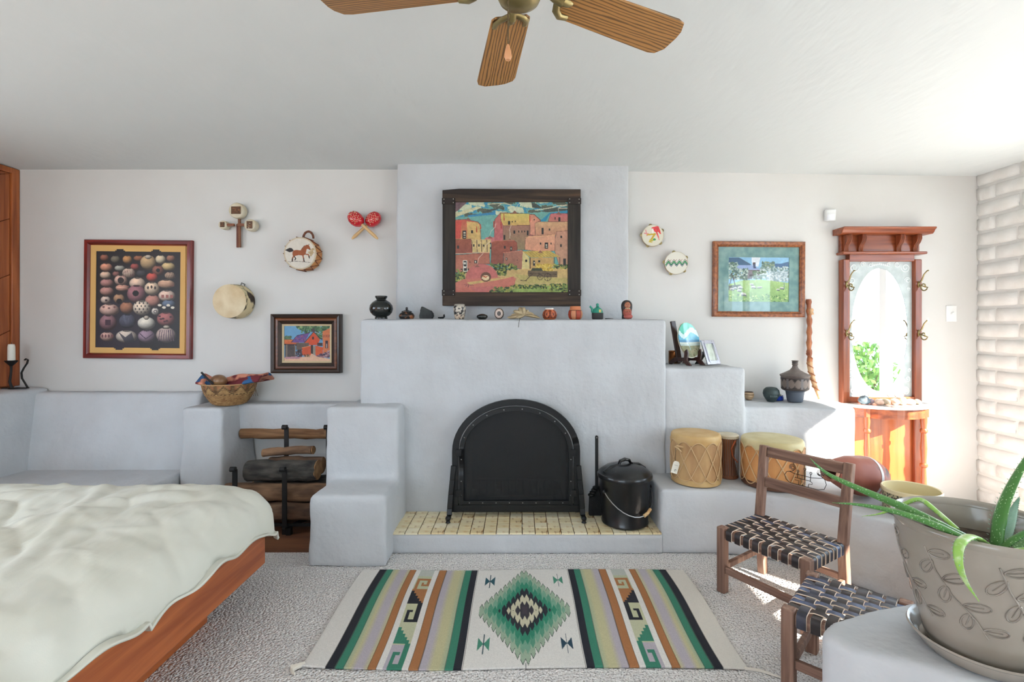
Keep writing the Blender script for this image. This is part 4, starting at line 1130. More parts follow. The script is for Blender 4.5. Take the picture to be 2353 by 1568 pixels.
for i in range(4): cv.line([(300 + i * 40, 425), (310 + i * 40, 438), (320 + i * 40, 425)], 3, (150, 90, 80)); cv.line([(310 + i * 40, 468), (318 + i * 40, 458), (326 + i * 40, 468)], 3, (50, 60, 100))
tambo(1556, 604, 0.084, cv, 'lower tambourine with a green and navy zigzag band', (3, -10))

# sensor and switch
p = at(1906, 495, 3.74)
t = thing('motion_sensor', 'small white motion sensor high on the wall above the hall tree corner', 'sensor', (p.x, YB, p.z), rot=(math.radians(8), 0, math.radians(-12)))
b_ = MB(); b_.box((-0.036, -0.045, -0.044), (0.036, -0.004, 0.044)); obj('housing', b_, WHITEPL, t, bevel=0.008)
b_ = MB(); b_.lathe([(0.031, -0.03), (0.031, 0.014)], 20, 0, tr(0, -0.036, -0.008) @ Matrix.Diagonal((1, 0.7, 1, 1))); obj('lens', b_, mat('frosted_lens', (246, 247, 250), 0.25), t)
p = at(2185, 721, 3.75)
t = thing('light_switch', 'white light switch plate on the wall between mirror stand and brick corner', 'switch', (p.x, YB, p.z))
b_ = MB(); b_.box((-0.04, -0.007, -0.062), (0.04, 0, 0.062)); obj('cover_plate', b_, WHITEPL, t, bevel=0.003)
b_ = MB(); b_.lathe([(0.017, 0), (0.015, 0.014), (0.001, 0.015)], 20, 0, tr(0.008, -0.007, -0.004) @ rotm('X', PI / 2)); obj('dimmer_knob', b_, WHITEPL, t)

# ================================================================== things on the mantel
ZM = 1.4035
def on_mantel(x, d=3.42):
    return ((x - VX) / FPX * d, d, ZM)
q = 3.42 / FPX
BLKPOT = mat('burnished_black_clay', (20, 24, 21), 0.16, coat=0.4)
t = thing('black_vase', 'large glossy black clay vase at the end of the mantel', 'vase', on_mantel(876))
prof = [(0.001, 0), (0.043, 0), (0.044, 0.008), (0.040, 0.016), (0.058, 0.026), (0.074, 0.046), (0.081, 0.070), (0.077, 0.094), (0.060, 0.116), (0.042, 0.128), (0.033, 0.134), (0.032, 0.140), (0.040, 0.152), (0.042, 0.158), (0.038, 0.160), (0.030, 0.144), (0.028, 0.130), (0.001, 0.118)]
b_ = MB(); b_.lathe(prof, 36, 0, tr(0, 0, 0)); obj('body', b_, BLKPOT, t, smooth=60)
b_ = MB(); b_.lathe([(0.032, 0.136), (0.041, 0.150), (0.0425, 0.157), (0.040, 0.160)], 32, 0, rotm('Y', 0.0), cap=False); obj('rim', b_, BLKPOT, t, smooth=60)
t = thing('lidded_jar', 'small squat black jar with copper bands and knobbed lid', 'jar', on_mantel(934.5))
b_ = MB(); b_.lathe([(0.001, 0), (0.046, 0), (0.053, 0.014), (0.054, 0.024), (0.046, 0.038), (0.034, 0.047), (0.032, 0.05), (0.001, 0.05)], 28)
obj('body', b_, mat('black_copper_glaze', (26, 22, 20), 0.3, c2=(150, 92, 56), vscale=34, lo=0.56, hi=0.64), t, smooth=60)
b_ = MB(); b_.lathe([(0.001, 0.049), (0.036, 0.049), (0.036, 0.053), (0.014, 0.062), (0.006, 0.066), (0.009, 0.074), (0.006, 0.081), (0.001, 0.082)], 24); obj('lid', b_, mat('black_glaze', (24, 21, 20), 0.25, c2=(120, 74, 48), vscale=40, lo=0.6, hi=0.68), t, smooth=60)
STONE = mat('dark_grey_stone', (58, 62, 62), 0.8, c2=(36, 38, 39), vscale=18, bump=(30, 0.5, 0.006))
b_ = MB(); b_.prism([(-0.047, 0.0), (0.040, 0.0), (0.049, 0.016), (0.046, 0.036), (0.030, 0.056), (0.026, 0.055), (-0.028, 0.083), (-0.034, 0.080), (-0.042, 0.055), (-0.041, 0.048), (-0.048, 0.02)], -0.022, 0.022, 'y')
o = obj('rock', b_, STONE, bevel=0.008); o.location = on_mantel(980.5); tag(o, 'jagged dark grey rock standing on the mantel beside the lidded jar', 'rock')
b_ = MB(); b_.tube([(-0.026, 0, 0.006), (-0.01, 0, 0.005), (0.010, 0, 0.006), (0.017, 0, 0.014), (0.016, 0, 0.024), (0.020, 0, 0.028)], [0.004, 0.006, 0.007, 0.007, 0.006, 0.004], 8)
o = obj('figurine', b_, BLACK); o.location = on_mantel(1015); tag(o, 'tiny black curled figurine lying beside the dark rock', 'figurine')
# jar with black tracery
t = thing('small_jar', 'small pale jar crackled with black horsehair lines under the painting', 'jar', on_mantel(1056, 3.40))
def banded(prof, seg, cols):
    """turned shape with a painted decoration carried as vertex colour: cols(theta, z) -> rgb"""
    b_ = MB(); b_.lathe(prof, seg)
    me = b_.mesh('body'); fix_normals(me)
    a_ = me.color_attributes.new('Col', 'FLOAT_COLOR', 'POINT')
    cc = np.ones((len(me.vertices), 4), np.float32)
    for i, v in enumerate(me.vertices): cc[i, :3] = lin(np.array(cols(math.atan2(v.co.y, v.co.x), v.co.z), float))
    a_.data.foreach_set('color', cc.reshape(-1))
    return me
def dense(prof, n):
    """resample a profile to n points"""
    P = [Vector((r_, z_)) for r_, z_ in prof]
    L = [0]
    for a, b2 in zip(P[:-1], P[1:]): L.append(L[-1] + (b2 - a).length)
    out = []
    for i in range(n):
        s_ = L[-1] * i / (n - 1)
        for j in range(len(P) - 1):
            if L[j + 1] >= s_ - 1e-9:
                f = (s_ - L[j]) / max(L[j + 1] - L[j], 1e-9); p = P[j].lerp(P[j + 1], f); out.append((p.x, p.y)); break
    return out
GLAZE = paint_mat('painted_glaze', 0.35)
CLAYP = paint_mat('painted_clay', 0.5)
pf = dense([(0.001, 0), (0.030, 0), (0.036, 0.02), (0.043, 0.06), (0.044, 0.08), (0.038, 0.092), (0.034, 0.096), (0.036, 0.102), (0.032, 0.104), (0.001, 0.100)], 44)
def hh(th, z):
    n_ = noise.noise(Vector((math.cos(th) * 2.2, math.sin(th) * 2.2, z * 60))) + 0.5 * noise.noise(Vector((th * 6, z * 90, 3)))
    if z > 0.094: return (176, 170, 158)
    if z < 0.032: return (206, 186, 164) if n_ > -0.25 else (70, 62, 58)
    return (40, 38, 38) if n_ > 0.02 else (200, 190, 176)
obj('body', banded(pf, 64, hh), GLAZE, t, fix=False, smooth=60)
b_ = MB(); b_.lathe([(0.034, 0.094), (0.037, 0.101), (0.032, 0.1045), (0.028, 0.102)], 28, cap=False); obj('rim', b_, mat('grey_glaze', (170, 164, 152), 0.4), t)
b_ = MB(); b_.lathe([(0.001, 0), (0.024, 0), (0.036, 0.012), (0.040, 0.020), (0.034, 0.030), (0.016, 0.038), (0.007, 0.0395), (0.006, 0.036), (0.001, 0.035)], 32)
o = obj('seed_pot', b_, BLKPOT, smooth=60); o.location = on_mantel(1108, 3.40); tag(o, 'flat glossy black seed pot lying low on the mantel', 'pot')
# seed pot painted with a daisy
t = thing('seed_pot', 'small round pot painted with a white daisy flower', 'pot', on_mantel(1147, 3.40))
cv = Canvas(70, 76, (92, 74, 62), (-1.0, -1.0, 1.0, 1.0))
th_ = np.arctan2(cv.Y, cv.X); rr = np.hypot(cv.X, cv.Y)
cv.put(rr < 0.88 - 0.12 * np.abs(np.sin(th_ * 8)), (226, 206, 194)); cv.put((np.abs(np.sin(th_ * 8)) < 0.16) & (rr < 0.88), (112, 88, 80)); cv.put(rr < 0.36, (92, 84, 82), vary=0.25)
cv.put((rr < 0.40) & (rr > 0.34), (60, 54, 52))
def bowf(X, Y):
    e = np.clip((X / 0.0335) ** 2 + (Y / 0.0395) ** 2, 0, 1)
    return -0.030 * np.sqrt(1 - e)
me = canvas_mesh('painted_face', cv, 0.066, 0.078, disc=True, bow=bowf); me.transform(tr(0, 0, 0.0395)); obj('painted_face', me, GLAZE, t, fix=False, smooth=0)
b_ = MB(); b_.sphere((0, 0.001, 0.0395), (0.0325, 0.029, 0.0388), 24, 14); obj('body', b_, mat('umber_clay', (92, 74, 62), 0.5), t)
# corn-husk bundle
t = thing('corn_husk_bundle', 'bundle of dried beige corn husks tied with a string hanging down', 'dried husks', on_mantel(1203, 3.36))
HUSK = mat('dry_corn_husk', (196, 178, 144), 0.8, c2=(160, 140, 106), vscale=30, stretch=(0.3, 1, 1), bump=(60, 0.4, 0.003))
for i, (dx, dz, wv, cz, dy) in enumerate([(-0.11, 0.012, 0.016, 0.01, -0.02), (-0.085, 0.028, 0.014, 0.035, 0.02), (-0.07, 0.055, 0.018, 0.05, 0.0), (-0.03, 0.080, 0.022, 0.06, 0.01), (0.0, 0.083, 0.02, 0.055, -0.01), (0.035, 0.06, 0.017, 0.05, 0.01), (0.07, 0.030, 0.016, 0.045, -0.02), (0.10, 0.014, 0.014, 0.03, 0.0), (0.112, 0.008, 0.012, 0.022, -0.03), (-0.05, 0.010, 0.015, 0.016, -0.035)]):
    b_ = MB(); P0 = Vector((0.005, 0, 0.030)); P1 = Vector((dx * 0.5, dy * 0.7, cz)); P2 = Vector((dx, dy, dz))
    pts = [(1 - s_) ** 2 * P0 + 2 * s_ * (1 - s_) * P1 + s_ * s_ * P2 for s_ in [j / 8 for j in range(9)]]
    b_.tube(pts, [wv * 1.15 * (0.45 + 0.75 * math.sin(PI * min(1, 0.15 + 0.75 * j / 8))) * (0.35 if j == 8 else 1) for j in range(9)], 7, flat=0.6)
    obj('husk', b_, HUSK, t)
b_ = MB(); b_.tube([(0.004 + 0.013 * math.cos(a), 0.016 * math.sin(a), 0.031) for a in [2 * PI * i / 12 for i in range(12)]], 0.004, 6, closed=True); obj('tie', b_, HUSK, t)
b_ = MB(); b_.tube([(-0.02, -0.05, 0.004), (-0.026, -0.096, 0.003), (-0.030, -0.102, -0.02), (-0.034, -0.102, -0.055)], 0.0017, 5); obj('string', b_, mat('dark_string', (70, 62, 52), 0.8), t)
# clay pots
def gourdpot(x, prof, label, fn, rim, rimc):
    t = thing('clay_pot', label, 'pot', on_mantel(x, 3.40))
    obj('body', banded(dense(prof, 40), 72, fn), CLAYP, t, fix=False, smooth=60)
    b_ = MB(); b_.lathe(rim, 32, cap=False); obj('rim', b_, rimc, t)
def f1(th, z):
    if z > 0.066: return (206, 130, 92)
    a = (th + PI / 2 + 40 * PI) % (PI / 3.5) - PI / 7
    u, v = a / (PI / 7), (z - 0.034) / 0.030
    e = abs(u) ** 2 + (v * 0.95 if v < 0 else v * 0.5) ** 2
    if z < 0.008: return (190, 100, 60)
    if abs(e - 0.62) < 0.16: return (70, 30, 20)
    if e < 0.05: return (60, 26, 18)
    return (196, 104, 66) if e < 0.62 else (150, 62, 36)
gourdpot(1263, [(0.001, 0), (0.034, 0), (0.046, 0.014), (0.051, 0.033), (0.046, 0.052), (0.034, 0.066), (0.028, 0.071), (0.026, 0.068), (0.001, 0.05)], 'round reddish clay pot with petal carving and a white rim', f1,
         [(0.030, 0.066), (0.031, 0.078), (0.027, 0.080), (0.025, 0.066)], mat('white_glaze', (222, 218, 210), 0.35))
def f2(th, z):
    if z > 0.066: return (206, 124, 80)
    if 0.060 < z <= 0.066: return (66, 28, 20)
    a = ((th + PI / 2 + 40 * PI) / (2 * PI / 8)) % 1.0
    if a < 0.1 or a > 0.9: return (60, 24, 18)
    if 0.14 < a < 0.2 or 0.8 < a < 0.86: return (220, 176, 140)
    return (164, 60, 34) if int((th + PI / 2 + 40 * PI) / (2 * PI / 8)) % 2 == 0 else (206, 136, 96)
gourdpot(1322, [(0.001, 0), (0.036, 0), (0.046, 0.014), (0.050, 0.036), (0.046, 0.058), (0.038, 0.070), (0.036, 0.088), (0.033, 0.090), (0.032, 0.072), (0.001, 0.05)], 'taller striped reddish clay pot with an orange collar', f2,
         [(0.038, 0.070), (0.037, 0.088), (0.034, 0.091), (0.031, 0.086)], mat('orange_clay', (204, 122, 78), 0.55))
# teapot
t = thing('small_teapot', 'tiny teapot with turquoise upper half and dark grey base', 'teapot', on_mantel(1373, 3.40))
TEAL = mat('turquoise_glaze', (48, 146, 124), 0.35); DKG = mat('matte_dark_clay', (56, 55, 55), 0.8)
b_ = MB(); b_.lathe([(0.001, 0), (0.034, 0), (0.039, 0.006), (0.040, 0.040), (0.039, 0.045)], 28); obj('base', b_, DKG, t)
b_ = MB(); b_.lathe([(0.0395, 0.044), (0.036, 0.056), (0.028, 0.072), (0.016, 0.082), (0.001, 0.084)], 28); obj('upper_body', b_, TEAL, t, smooth=60)
b_ = MB(); b_.lathe([(0.010, 0.082), (0.013, 0.087), (0.007, 0.091), (0.011, 0.099), (0.009, 0.107), (0.001, 0.111)], 20); obj('lid_knob', b_, TEAL, t, smooth=60)
b_ = MB(); b_.tube([(-0.026, 0, 0.044), (-0.037, 0, 0.056), (-0.038, 0, 0.074), (-0.048, 0, 0.086), (-0.054, 0, 0.090)], [0.012, 0.009, 0.008, 0.007, 0.008], 10); obj('spout', b_, TEAL, t, smooth=60)
b_ = MB(); b_.prism([(0.004, 0.047), (0.019, 0.047), (0.019, 0.066), (0.004, 0.066)], -0.0405, -0.034, 'y'); lab_ = obj('paper_label', b_, mat('pale_yellow_paper', (222, 206, 132), 0.7), t)
b_ = MB(); b_.prism([(0.0085, 0.052), (0.0145, 0.052), (0.0115, 0.062)], -0.0410, -0.0404, 'y'); obj('label_mark', b_, mat('orange_print', (206, 140, 60), 0.7), lab_)
b_ = MB(); b_.tube([(-0.028, 0, 0.003), (0.0, 0.004, 0.004), (0.028, 0.0, 0.003)], [0.003, 0.0022, 0.001], 6)
o = obj('twig', b_, BLACK); o.location = on_mantel(1400, 3.38); tag(o, 'thin dark twig lying between the teapot and the clay figurine', 'twig')
# clay figurine (storyteller with hood)
t = thing('figurine', 'hooded red and black clay figurine of a woman holding children at the mantel end', 'figurine', on_mantel(1440, 3.42))
REDC = mat('red_clay', (166, 82, 66), 0.55, c2=(142, 62, 50), vscale=20); HOOD = mat('black_clay', (40, 34, 32), 0.5, bump=(30, 0.1, 0.003)); FACE = mat('tan_clay', (176, 112, 84), 0.55); PALEC = mat('pale_clay', (206, 186, 150), 0.6)
b_ = MB(); hp = dense([(0.001, 0.131), (0.018, 0.128), (0.031, 0.117), (0.038, 0.100), (0.0385, 0.078), (0.034, 0.052), (0.032, 0.030), (0.034, 0.012), (0.034, 0.0), (0.001, 0)], 30); b_.lathe(hp, 30, sy=0.72); obj('hood', b_, HOOD, t, smooth=60)
b_ = MB(); b_.sphere((0, -0.019, 0.094), (0.0225, 0.015, 0.025), 20, 12); fc = obj('face', b_, FACE, t)
b_ = MB()
for s_ in (-1, 1): b_.sphere((s_ * 0.008, -0.0325, 0.099), (0.003, 0.002, 0.0017), 8, 6)
b_.sphere((0, -0.0335, 0.083), (0.004, 0.0018, 0.0014), 8, 6); obj('facial_features', b_, HOOD, fc)
b_ = MB(); b_.sphere((0, -0.034, 0.092), (0.0026, 0.003, 0.005), 8, 6); obj('nose', b_, FACE, fc)
b_ = MB(); b_.tube([(0.023 * math.cos(a), -0.019 - 0.012 * abs(math.sin(a)) ** 0.5 * 0.4, 0.096 + 0.027 * math.sin(a)) for a in [PI * i / 12 for i in range(-1, 14)]], 0.005, 6); obj('hair', b_, HOOD, fc)
b_ = MB(); b_.sphere((0, -0.018, 0.044), (0.030, 0.020, 0.036), 20, 12); obj('robe', b_, REDC, t)
b_ = MB()
for i in range(3): b_.sphere((-0.014 + 0.014 * i, -0.036, 0.052), 0.0065, 10, 7)
obj('children', b_, FACE, t)
b_ = MB()
for i in range(3): b_.sphere((-0.012 + 0.012 * i, -0.031, 0.070), 0.0055, 10, 7)
obj('collar', b_, PALEC, t)
b_ = MB(); b_.sphere((0.006, -0.018, 0.016), (0.032, 0.022, 0.018), 18, 10); obj('lap_blanket', b_, mat('rose_clay', (186, 96, 86), 0.55), t)

# ================================================================== fire screen
SCX, SCY, SCZ = -0.02, 3.185, 0.165
sc_ = thing('fire_screen', 'black arched fire screen with dark mesh standing on the tiled hearth', 'fire screen', (SCX, SCY - 0.006, 0.1295))
z0 = 0.030
def archpts(hw_, zb, zs, zt, n=28):
    P = [(-hw_, zb), (-hw_, (zb + zs) / 2)]
    P += [(-hw_ * math.cos(PI * i / n), zs + (zt - zs) * math.sin(PI * i / n)) for i in range(n + 1)]
    P += [(hw_, (zb + zs) / 2), (hw_, zb)]
    return P
SCRB = mat('black_powder_coat', (18, 19, 20), 0.42, 0.2, bump=(150, 0.06, 0.002))
o1 = archpts(0.412, z0, 0.42, 0.755); o2 = archpts(0.372, z0, 0.42, 0.715); o3 = archpts(0.366, z0 + 0.045, 0.42, 0.709); o4 = archpts(0.338, z0 + 0.05, 0.42, 0.681)
b_ = MB(); b_.band(o1, o2, -0.016, 0.012, 'y'); obj('outer_frame', b_, SCRB, sc_, smooth=30)
b_ = MB(); b_.band(o3, o4, -0.022, 0.004, 'y'); obj('door_frame', b_, SCRB, sc_, smooth=30)
b_ = MB(); b_.box((-0.412, -0.018, z0), (0.412, 0.012, z0 + 0.046)); obj('bottom_bar', b_, SCRB, sc_, bevel=0.003)
b_ = MB(); b_.box((-0.34, -0.022, z0 + 0.048), (0.34, 0.0, z0 + 0.074)); obj('door_bar', b_, SCRB, sc_, bevel=0.003)
def mesh_screen_mat():
    m = bpy.data.materials.new('fine_black_mesh'); m.use_nodes = True; nt = m.node_tree
    b = nt.nodes['Principled BSDF']; b.inputs['Base Color'].default_value = S((17, 18, 19)); b.inputs['Roughness'].default_value = 0.55
    t_ = nt.nodes.new('ShaderNodeBsdfTransparent'); mx = nt.nodes.new('ShaderNodeMixShader'); mx.inputs[0].default_value = 0.72
    nt.links.new(t_.outputs[0], mx.inputs[1]); nt.links.new(b.outputs[0], mx.inputs[2]); nt.links.new(mx.outputs[0], nt.nodes['Material Output'].inputs[0])
    return m
b_ = MB(); b_.prism(archpts(0.345, z0 + 0.055, 0.42, 0.688), -0.004, -0.002, 'y'); obj('mesh_panel', b_, mesh_screen_mat(), sc_, smooth=0)
RIVET = mat('rivet_steel', (150, 150, 148), 0.3, 0.9)
for i in range(4, 27, 3):
    (xa, za), (xb, zb) = o3[i + 1], o4[i + 1]
    b_ = MB(); b_.sphere(((xa + xb) / 2, -0.022, (za + zb) / 2), 0.0042, 8, 5); obj('rivet', b_, RIVET, sc_)
for i in range(8):
    b_ = MB(); b_.sphere((-0.30 + i * 0.0857, -0.022, z0 + 0.061), 0.0038, 8, 5); obj('rivet', b_, RIVET, sc_)
for s_ in (-1, 1):
    for zz_ in (0.11, 0.20, 0.34): 
        b_ = MB(); b_.sphere((s_ * 0.352, -0.022, zz_ + z0), 0.0042, 8, 5); obj('rivet', b_, RIVET, sc_)
    for zz_ in (0.10, 0.36):
        b_ = MB(); b_.box((s_ * 0.369 - 0.018, -0.027, zz_ + z0), (s_ * 0.369 + 0.018, -0.015, zz_ + z0 + 0.045)); obj('hinge', b_, SCRB, sc_, bevel=0.003)
    b_ = MB(); P = [(s_ * 0.402, -0.02, 0.33), (s_ * 0.409, -0.024, 0.24), (s_ * 0.418, -0.03, 0.15), (s_ * 0.424, -0.038, 0.06), (s_ * 0.424, -0.052, 0.02)]
    for a, c in zip(P[:-1], P[1:]): b_.bar(a, c, 0.032, 0.016, up=(0, 1, 0))
    lg = obj('leg', b_, SCRB, sc_, bevel=0.003)
    b_ = MB(); b_.bar((s_ * 0.424, -0.05, 0.018), (s_ * 0.424, -0.118, 0.024), 0.026, 0.02); b_.sphere((s_ * 0.424, -0.112, 0.026), 0.017, 12, 8); b_.lathe([(0.016, 0.0), (0.010, 0.012), (0.012, 0.022)], 12, 0, tr(s_ * 0.424, -0.112, 0)); obj('foot', b_, SCRB, lg)
    b_ = MB(); b_.bar((s_ * 0.40, 0.01, 0.035), (s_ * 0.40, 0.06, 0.006), 0.02, 0.012); obj('rear_foot', b_, SCRB, lg)
# hearth brush
p = at(1370, 1172, 3.215)
t = thing('hearth_brush', 'black long-handled hearth brush leaning between fire screen and ash bucket', 'brush', (p.x - 0.004, 3.195, 0.1290))
BRI = mat('black_bristle', (20, 20, 20), 0.9, bump=(200, 0.5, 0.004))
b_ = MB(); b_.prism([(-0.048, 0.0), (0.034, 0.0), (0.034, 0.12), (0.012, 0.19), (-0.022, 0.17), (-0.044, 0.13)], -0.018, 0.018, 'y'); obj('bristles', b_, BRI, t, bevel=0.006)
b_ = MB(); 
for i in range(4): b_.sphere((-0.030 + 0.010 * i, -0.004, 0.132 + 0.016 * i), (0.024, 0.024, 0.012), 12, 7)
obj('ferrule', b_, SCRB, t)
b_ = MB(); b_.bar((0.004, 0.0, 0.17), (0.008, 0.028, 0.50), 0.020, 0.010, up=(0, 1, 0)); b_.lathe([(0.010, -0.005), (0.010, 0.005)], 14, 0, tr(0.008, 0.028, 0.50) @ rotm('X', PI / 2)); hd = obj('handle', b_, SCRB, t)
b_ = MB(); b_.lathe([(0.005, 0), (0.004, 0.002)], 10, 0, tr(0.008, 0.0225, 0.497) @ rotm('X', PI / 2)); obj('hanging_hole', b_, RIVET, hd)
# ash bucket
t = thing('ash_bucket', 'black metal ash bucket with domed lid and wire bail handle on the hearth', 'bucket', (0.662, 3.085, 0.1290), rotz=0.35)
ENAM = mat('black_enamel', (17, 18, 20), 0.3, 0.1, coat=0.3, bump=(8, 0.05, 0.01))
b_ = MB(); b_.lathe([(0.001, 0.002), (0.138, 0.002), (0.144, 0.006), (0.145, 0.012), (0.141, 0.018), (0.158, 0.288), (0.161, 0.292), (0.161, 0.300)], 48); obj('pail', b_, ENAM, t, smooth=50)
b_ = MB(); b_.lathe([(0.161, 0.284), (0.170, 0.286), (0.171, 0.300), (0.166, 0.310), (0.160, 0.312), (0.152, 0.322), (0.120, 0.345), (0.072, 0.360), (0.001, 0.366)], 48); ld = obj('lid', b_, ENAM, t, smooth=40)
b_ = MB()
for a in (0.0, PI): b_.tube([(0.05 * math.cos(a), 0.05 * math.sin(a), 0.362), (0.10 * math.cos(a), 0.10 * math.sin(a), 0.354), (0.148 * math.cos(a), 0.148 * math.sin(a), 0.326)], [0.014, 0.018, 0.012], 8, flat=0.5)
obj('lid_rib', b_, ENAM, ld)
b_ = MB(); b_.tube([(-0.045, 0, 0.358), (-0.032, 0, 0.384), (0, 0, 0.392), (0.032, 0, 0.384), (0.045, 0, 0.358)], [0.010, 0.013, 0.015, 0.013, 0.010], 8, flat=0.7); obj('lid_handle', b_, ENAM, ld)
STEEL = mat('galvanised_wire', (170, 172, 176), 0.3, 0.9)
b_ = MB(); P = []
for i in range(15):
    a = -0.95 * PI + 0.88 * PI * i / 14
    P.append((0.165 * math.cos(a), 0.172 * math.sin(a), 0.215 - 0.125 * math.sin(PI * i / 14) + 0.0 * i))
b_.tube(P, 0.0032, 6); obj('bail', b_, STEEL, t)
for i in (0, 14):
    b_ = MB(); b_.sphere(P[i], (0.010, 0.010, 0.013), 10, 7); obj('ear', b_, ENAM, t)
b_ = MB(); b_.tube(P[8:11], 0.010, 10); obj('wooden_grip', b_, PALEW, t)

# ================================================================== firewood
BARKM = [mat('grey_bark', (84, 80, 74), 0.95, c2=(42, 40, 38), vscale=26, stretch=(0.35, 1, 1), bump=[(30, 1.0, 0.012, dict(stretch=(0.3, 1, 1)))]),
         mat('brown_bark', (128, 98, 76), 0.95, c2=(78, 58, 46), vscale=22, stretch=(0.3, 1, 1), bump=[(26, 0.9, 0.012, dict(stretch=(0.3, 1, 1)))]),
         mat('tan_bark', (146, 112, 84), 0.95, c2=(92, 68, 52), vscale=20, stretch=(0.3, 1, 1), bump=[(26, 0.9, 0.012, dict(stretch=(0.3, 1, 1)))])]
ENDG = mat('log_end_grain', (176, 136, 92), 0.9, c2=(132, 94, 62), vscale=20)
def log(x0_, x1_, y_, z_, r_, m_, label, tilt=0.0, yaw=0.0, bend=0.0):
    L = x1_ - x0_
    t = thing('firewood_log', label, 'log', ((x0_ + x1_) / 2, y_, z_), rot=(0, tilt, yaw), group='logs in the firewood rack')
    b_ = MB(); R = random.Random(int(1000 * (x0_ + z_)))
    P = [(-L / 2 + L * i / 8, bend * math.sin(PI * i / 8) + R.uniform(-.004, .004), R.uniform(-.004, .004)) for i in range(9)]
    b_.tube(P, [r_ * (1 + R.uniform(-.06, .06)) for _ in P], 14, cap=False); 
    me = b_.mesh('bark'); fix_normals(me)
    for v in me.vertices:
        n_ = noise.noise(v.co * 30 + Vector((x0_ * 10, z_ * 10, 0))); v.co.y *= 1 + 0.06 * n_; v.co.z *= 1 + 0.06 * n_
    obj('bark', me, m_, t, fix=False, smooth=70)
    for s_ in (0, 8):
        b_ = MB(); b_.lathe([(r_ * 0.97, -0.003), (r_ * 0.97, 0.003)], 14, 0, tr(P[s_]) @ rotm('Y', PI / 2)); obj('cut_end', b_, ENDG, t)
YG = 3.25
log(-1.86, -1.26, YG, 0.135, 0.062, BARKM[1], 'thick brown bark log at the bottom front of the rack')
log(-1.93, -1.25, YG - 0.01, 0.262, 0.058, BARKM[2], 'tan bark log across the middle of the rack')
log(-1.80, -1.34, YG + 0.022, 0.396, 0.068, BARKM[0], 'dark grey fissured log resting high in the rack')
log(-1.83, -1.28, YG + 0.14, 0.140, 0.060, BARKM[1], 'brown log low at the back of the rack')
log(-1.80, -1.27, YG + 0.13, 0.270, 0.062, BARKM[0], 'grey log at the middle back of the rack')
log(-1.72, -1.36, YG + 0.150, 0.398, 0.056, BARKM[1], 'brown log at the top back of the rack, beside the grey one', 0.0)
log(-1.74, -1.40, YG + 0.095, 0.505, 0.028, BARKM[2], 'thin tan branch lying on top of the log pile', -0.07, 0.0, 0.02)
t = thing('log_rack', 'black iron log rack with curled uprights holding the firewood', 'log rack', (-1.60, YG, 0.014))
for (sx, sy, h_) in ((-0.23, -0.085, 0.42), (0.09, -0.085, 0.42), (-0.04, 0.215, 0.63), (0.255, 0.215, 0.63)):
    b_ = MB(); b_.bar((sx, sy, 0), (sx, sy, h_), 0.030, 0.008, up=(0, 1, 0))
    b_.lathe([(0.017, -0.016), (0.017, 0.016)], 14, 0, tr(sx - 0.012, sy, h_) @ rotm('Y', PI / 2)); obj('upright', b_, DARKIRON, t)
for sx in (-0.23, 0.09):
    b_ = MB(); b_.bar((sx, -0.10, 0.045), (sx + 0.17, 0.22, 0.045), 0.028, 0.012); obj('base_bar', b_, DARKIRON, t)
for sy in (-0.07, 0.20):
    b_ = MB(); b_.bar((-0.27, sy, 0.057), (0.27, sy, 0.057), 0.024, 0.012); obj('cross_bar', b_, DARKIRON, t)
for sx in (-0.2, 0.12):
    b_ = MB(); b_.box((sx - 0.015, -0.1, 0), (sx + 0.015, -0.07, 0.045)); b_.box((sx + 0.1, 0.2, 0), (sx + 0.13, 0.23, 0.045)); obj('foot', b_, DARKIRON, t)

# ================================================================== basket on the niche
BX, BYY = -2.098, 3.565
t = thing('woven_basket', 'round coiled basket with black step pattern on the plaster ledge', 'basket', (BX, BYY, 0.792))
bp2 = dense([(0.001, 0.0), (0.092, 0.0), (0.118, 0.022), (0.148, 0.068), (0.166, 0.112), (0.174, 0.150), (0.176, 0.158), (0.170, 0.158), (0.160, 0.115), (0.110, 0.025), (0.001, 0.012)], 120)
def fb(th, z):
    base = (186, 148, 98) if noise.noise(Vector((th * 30, z * 220, 0))) > -0.1 else (146, 104, 64)
    a = (th / (2 * PI) * 10) % 1.0
    if z > 0.146: return (60, 38, 28) if z < 0.152 else (196, 154, 108)
    if 0.088 < z < 0.146:
        u = abs(a - 0.5) * 2; v = (z - 0.088) / 0.058
        if abs(u - v) < 0.16: return (48, 34, 28)
        if u < 0.08 or (0.16 < u < 0.24 and v > 0.2): return (48, 34, 28)
        if u < v - 0.2: return (176, 104, 74)
        return (206, 172, 118)
    if 0.078 < z <= 0.088: return (64, 38, 28) if (a * 4) % 1 < 0.5 else (206, 172, 118)
    return base
obj('coils', banded(bp2, 120, fb), paint_mat('coiled_grass', 0.8, bump=(1.0, 0.0, 0.001)), t, fix=False, smooth=60)
b_ = MB()
for i in range(15): 
    z = 0.012 + i * 0.0098; r_ = next((r for r, zz_ in bp2[10:] if zz_ >= z), 0.17)
    b_.tube([((r_ + 0.0015) * math.cos(a), (r_ + 0.0015) * math.sin(a), z) for a in [2 * PI * j / 48 for j in range(48)]], 0.0028, 5, closed=True)
o = obj('coil_ridges', b_, mat('grass_coil', (184, 146, 98), 0.8, c2=(128, 90, 56), vscale=40), t); o['kind'] = 'stuff'
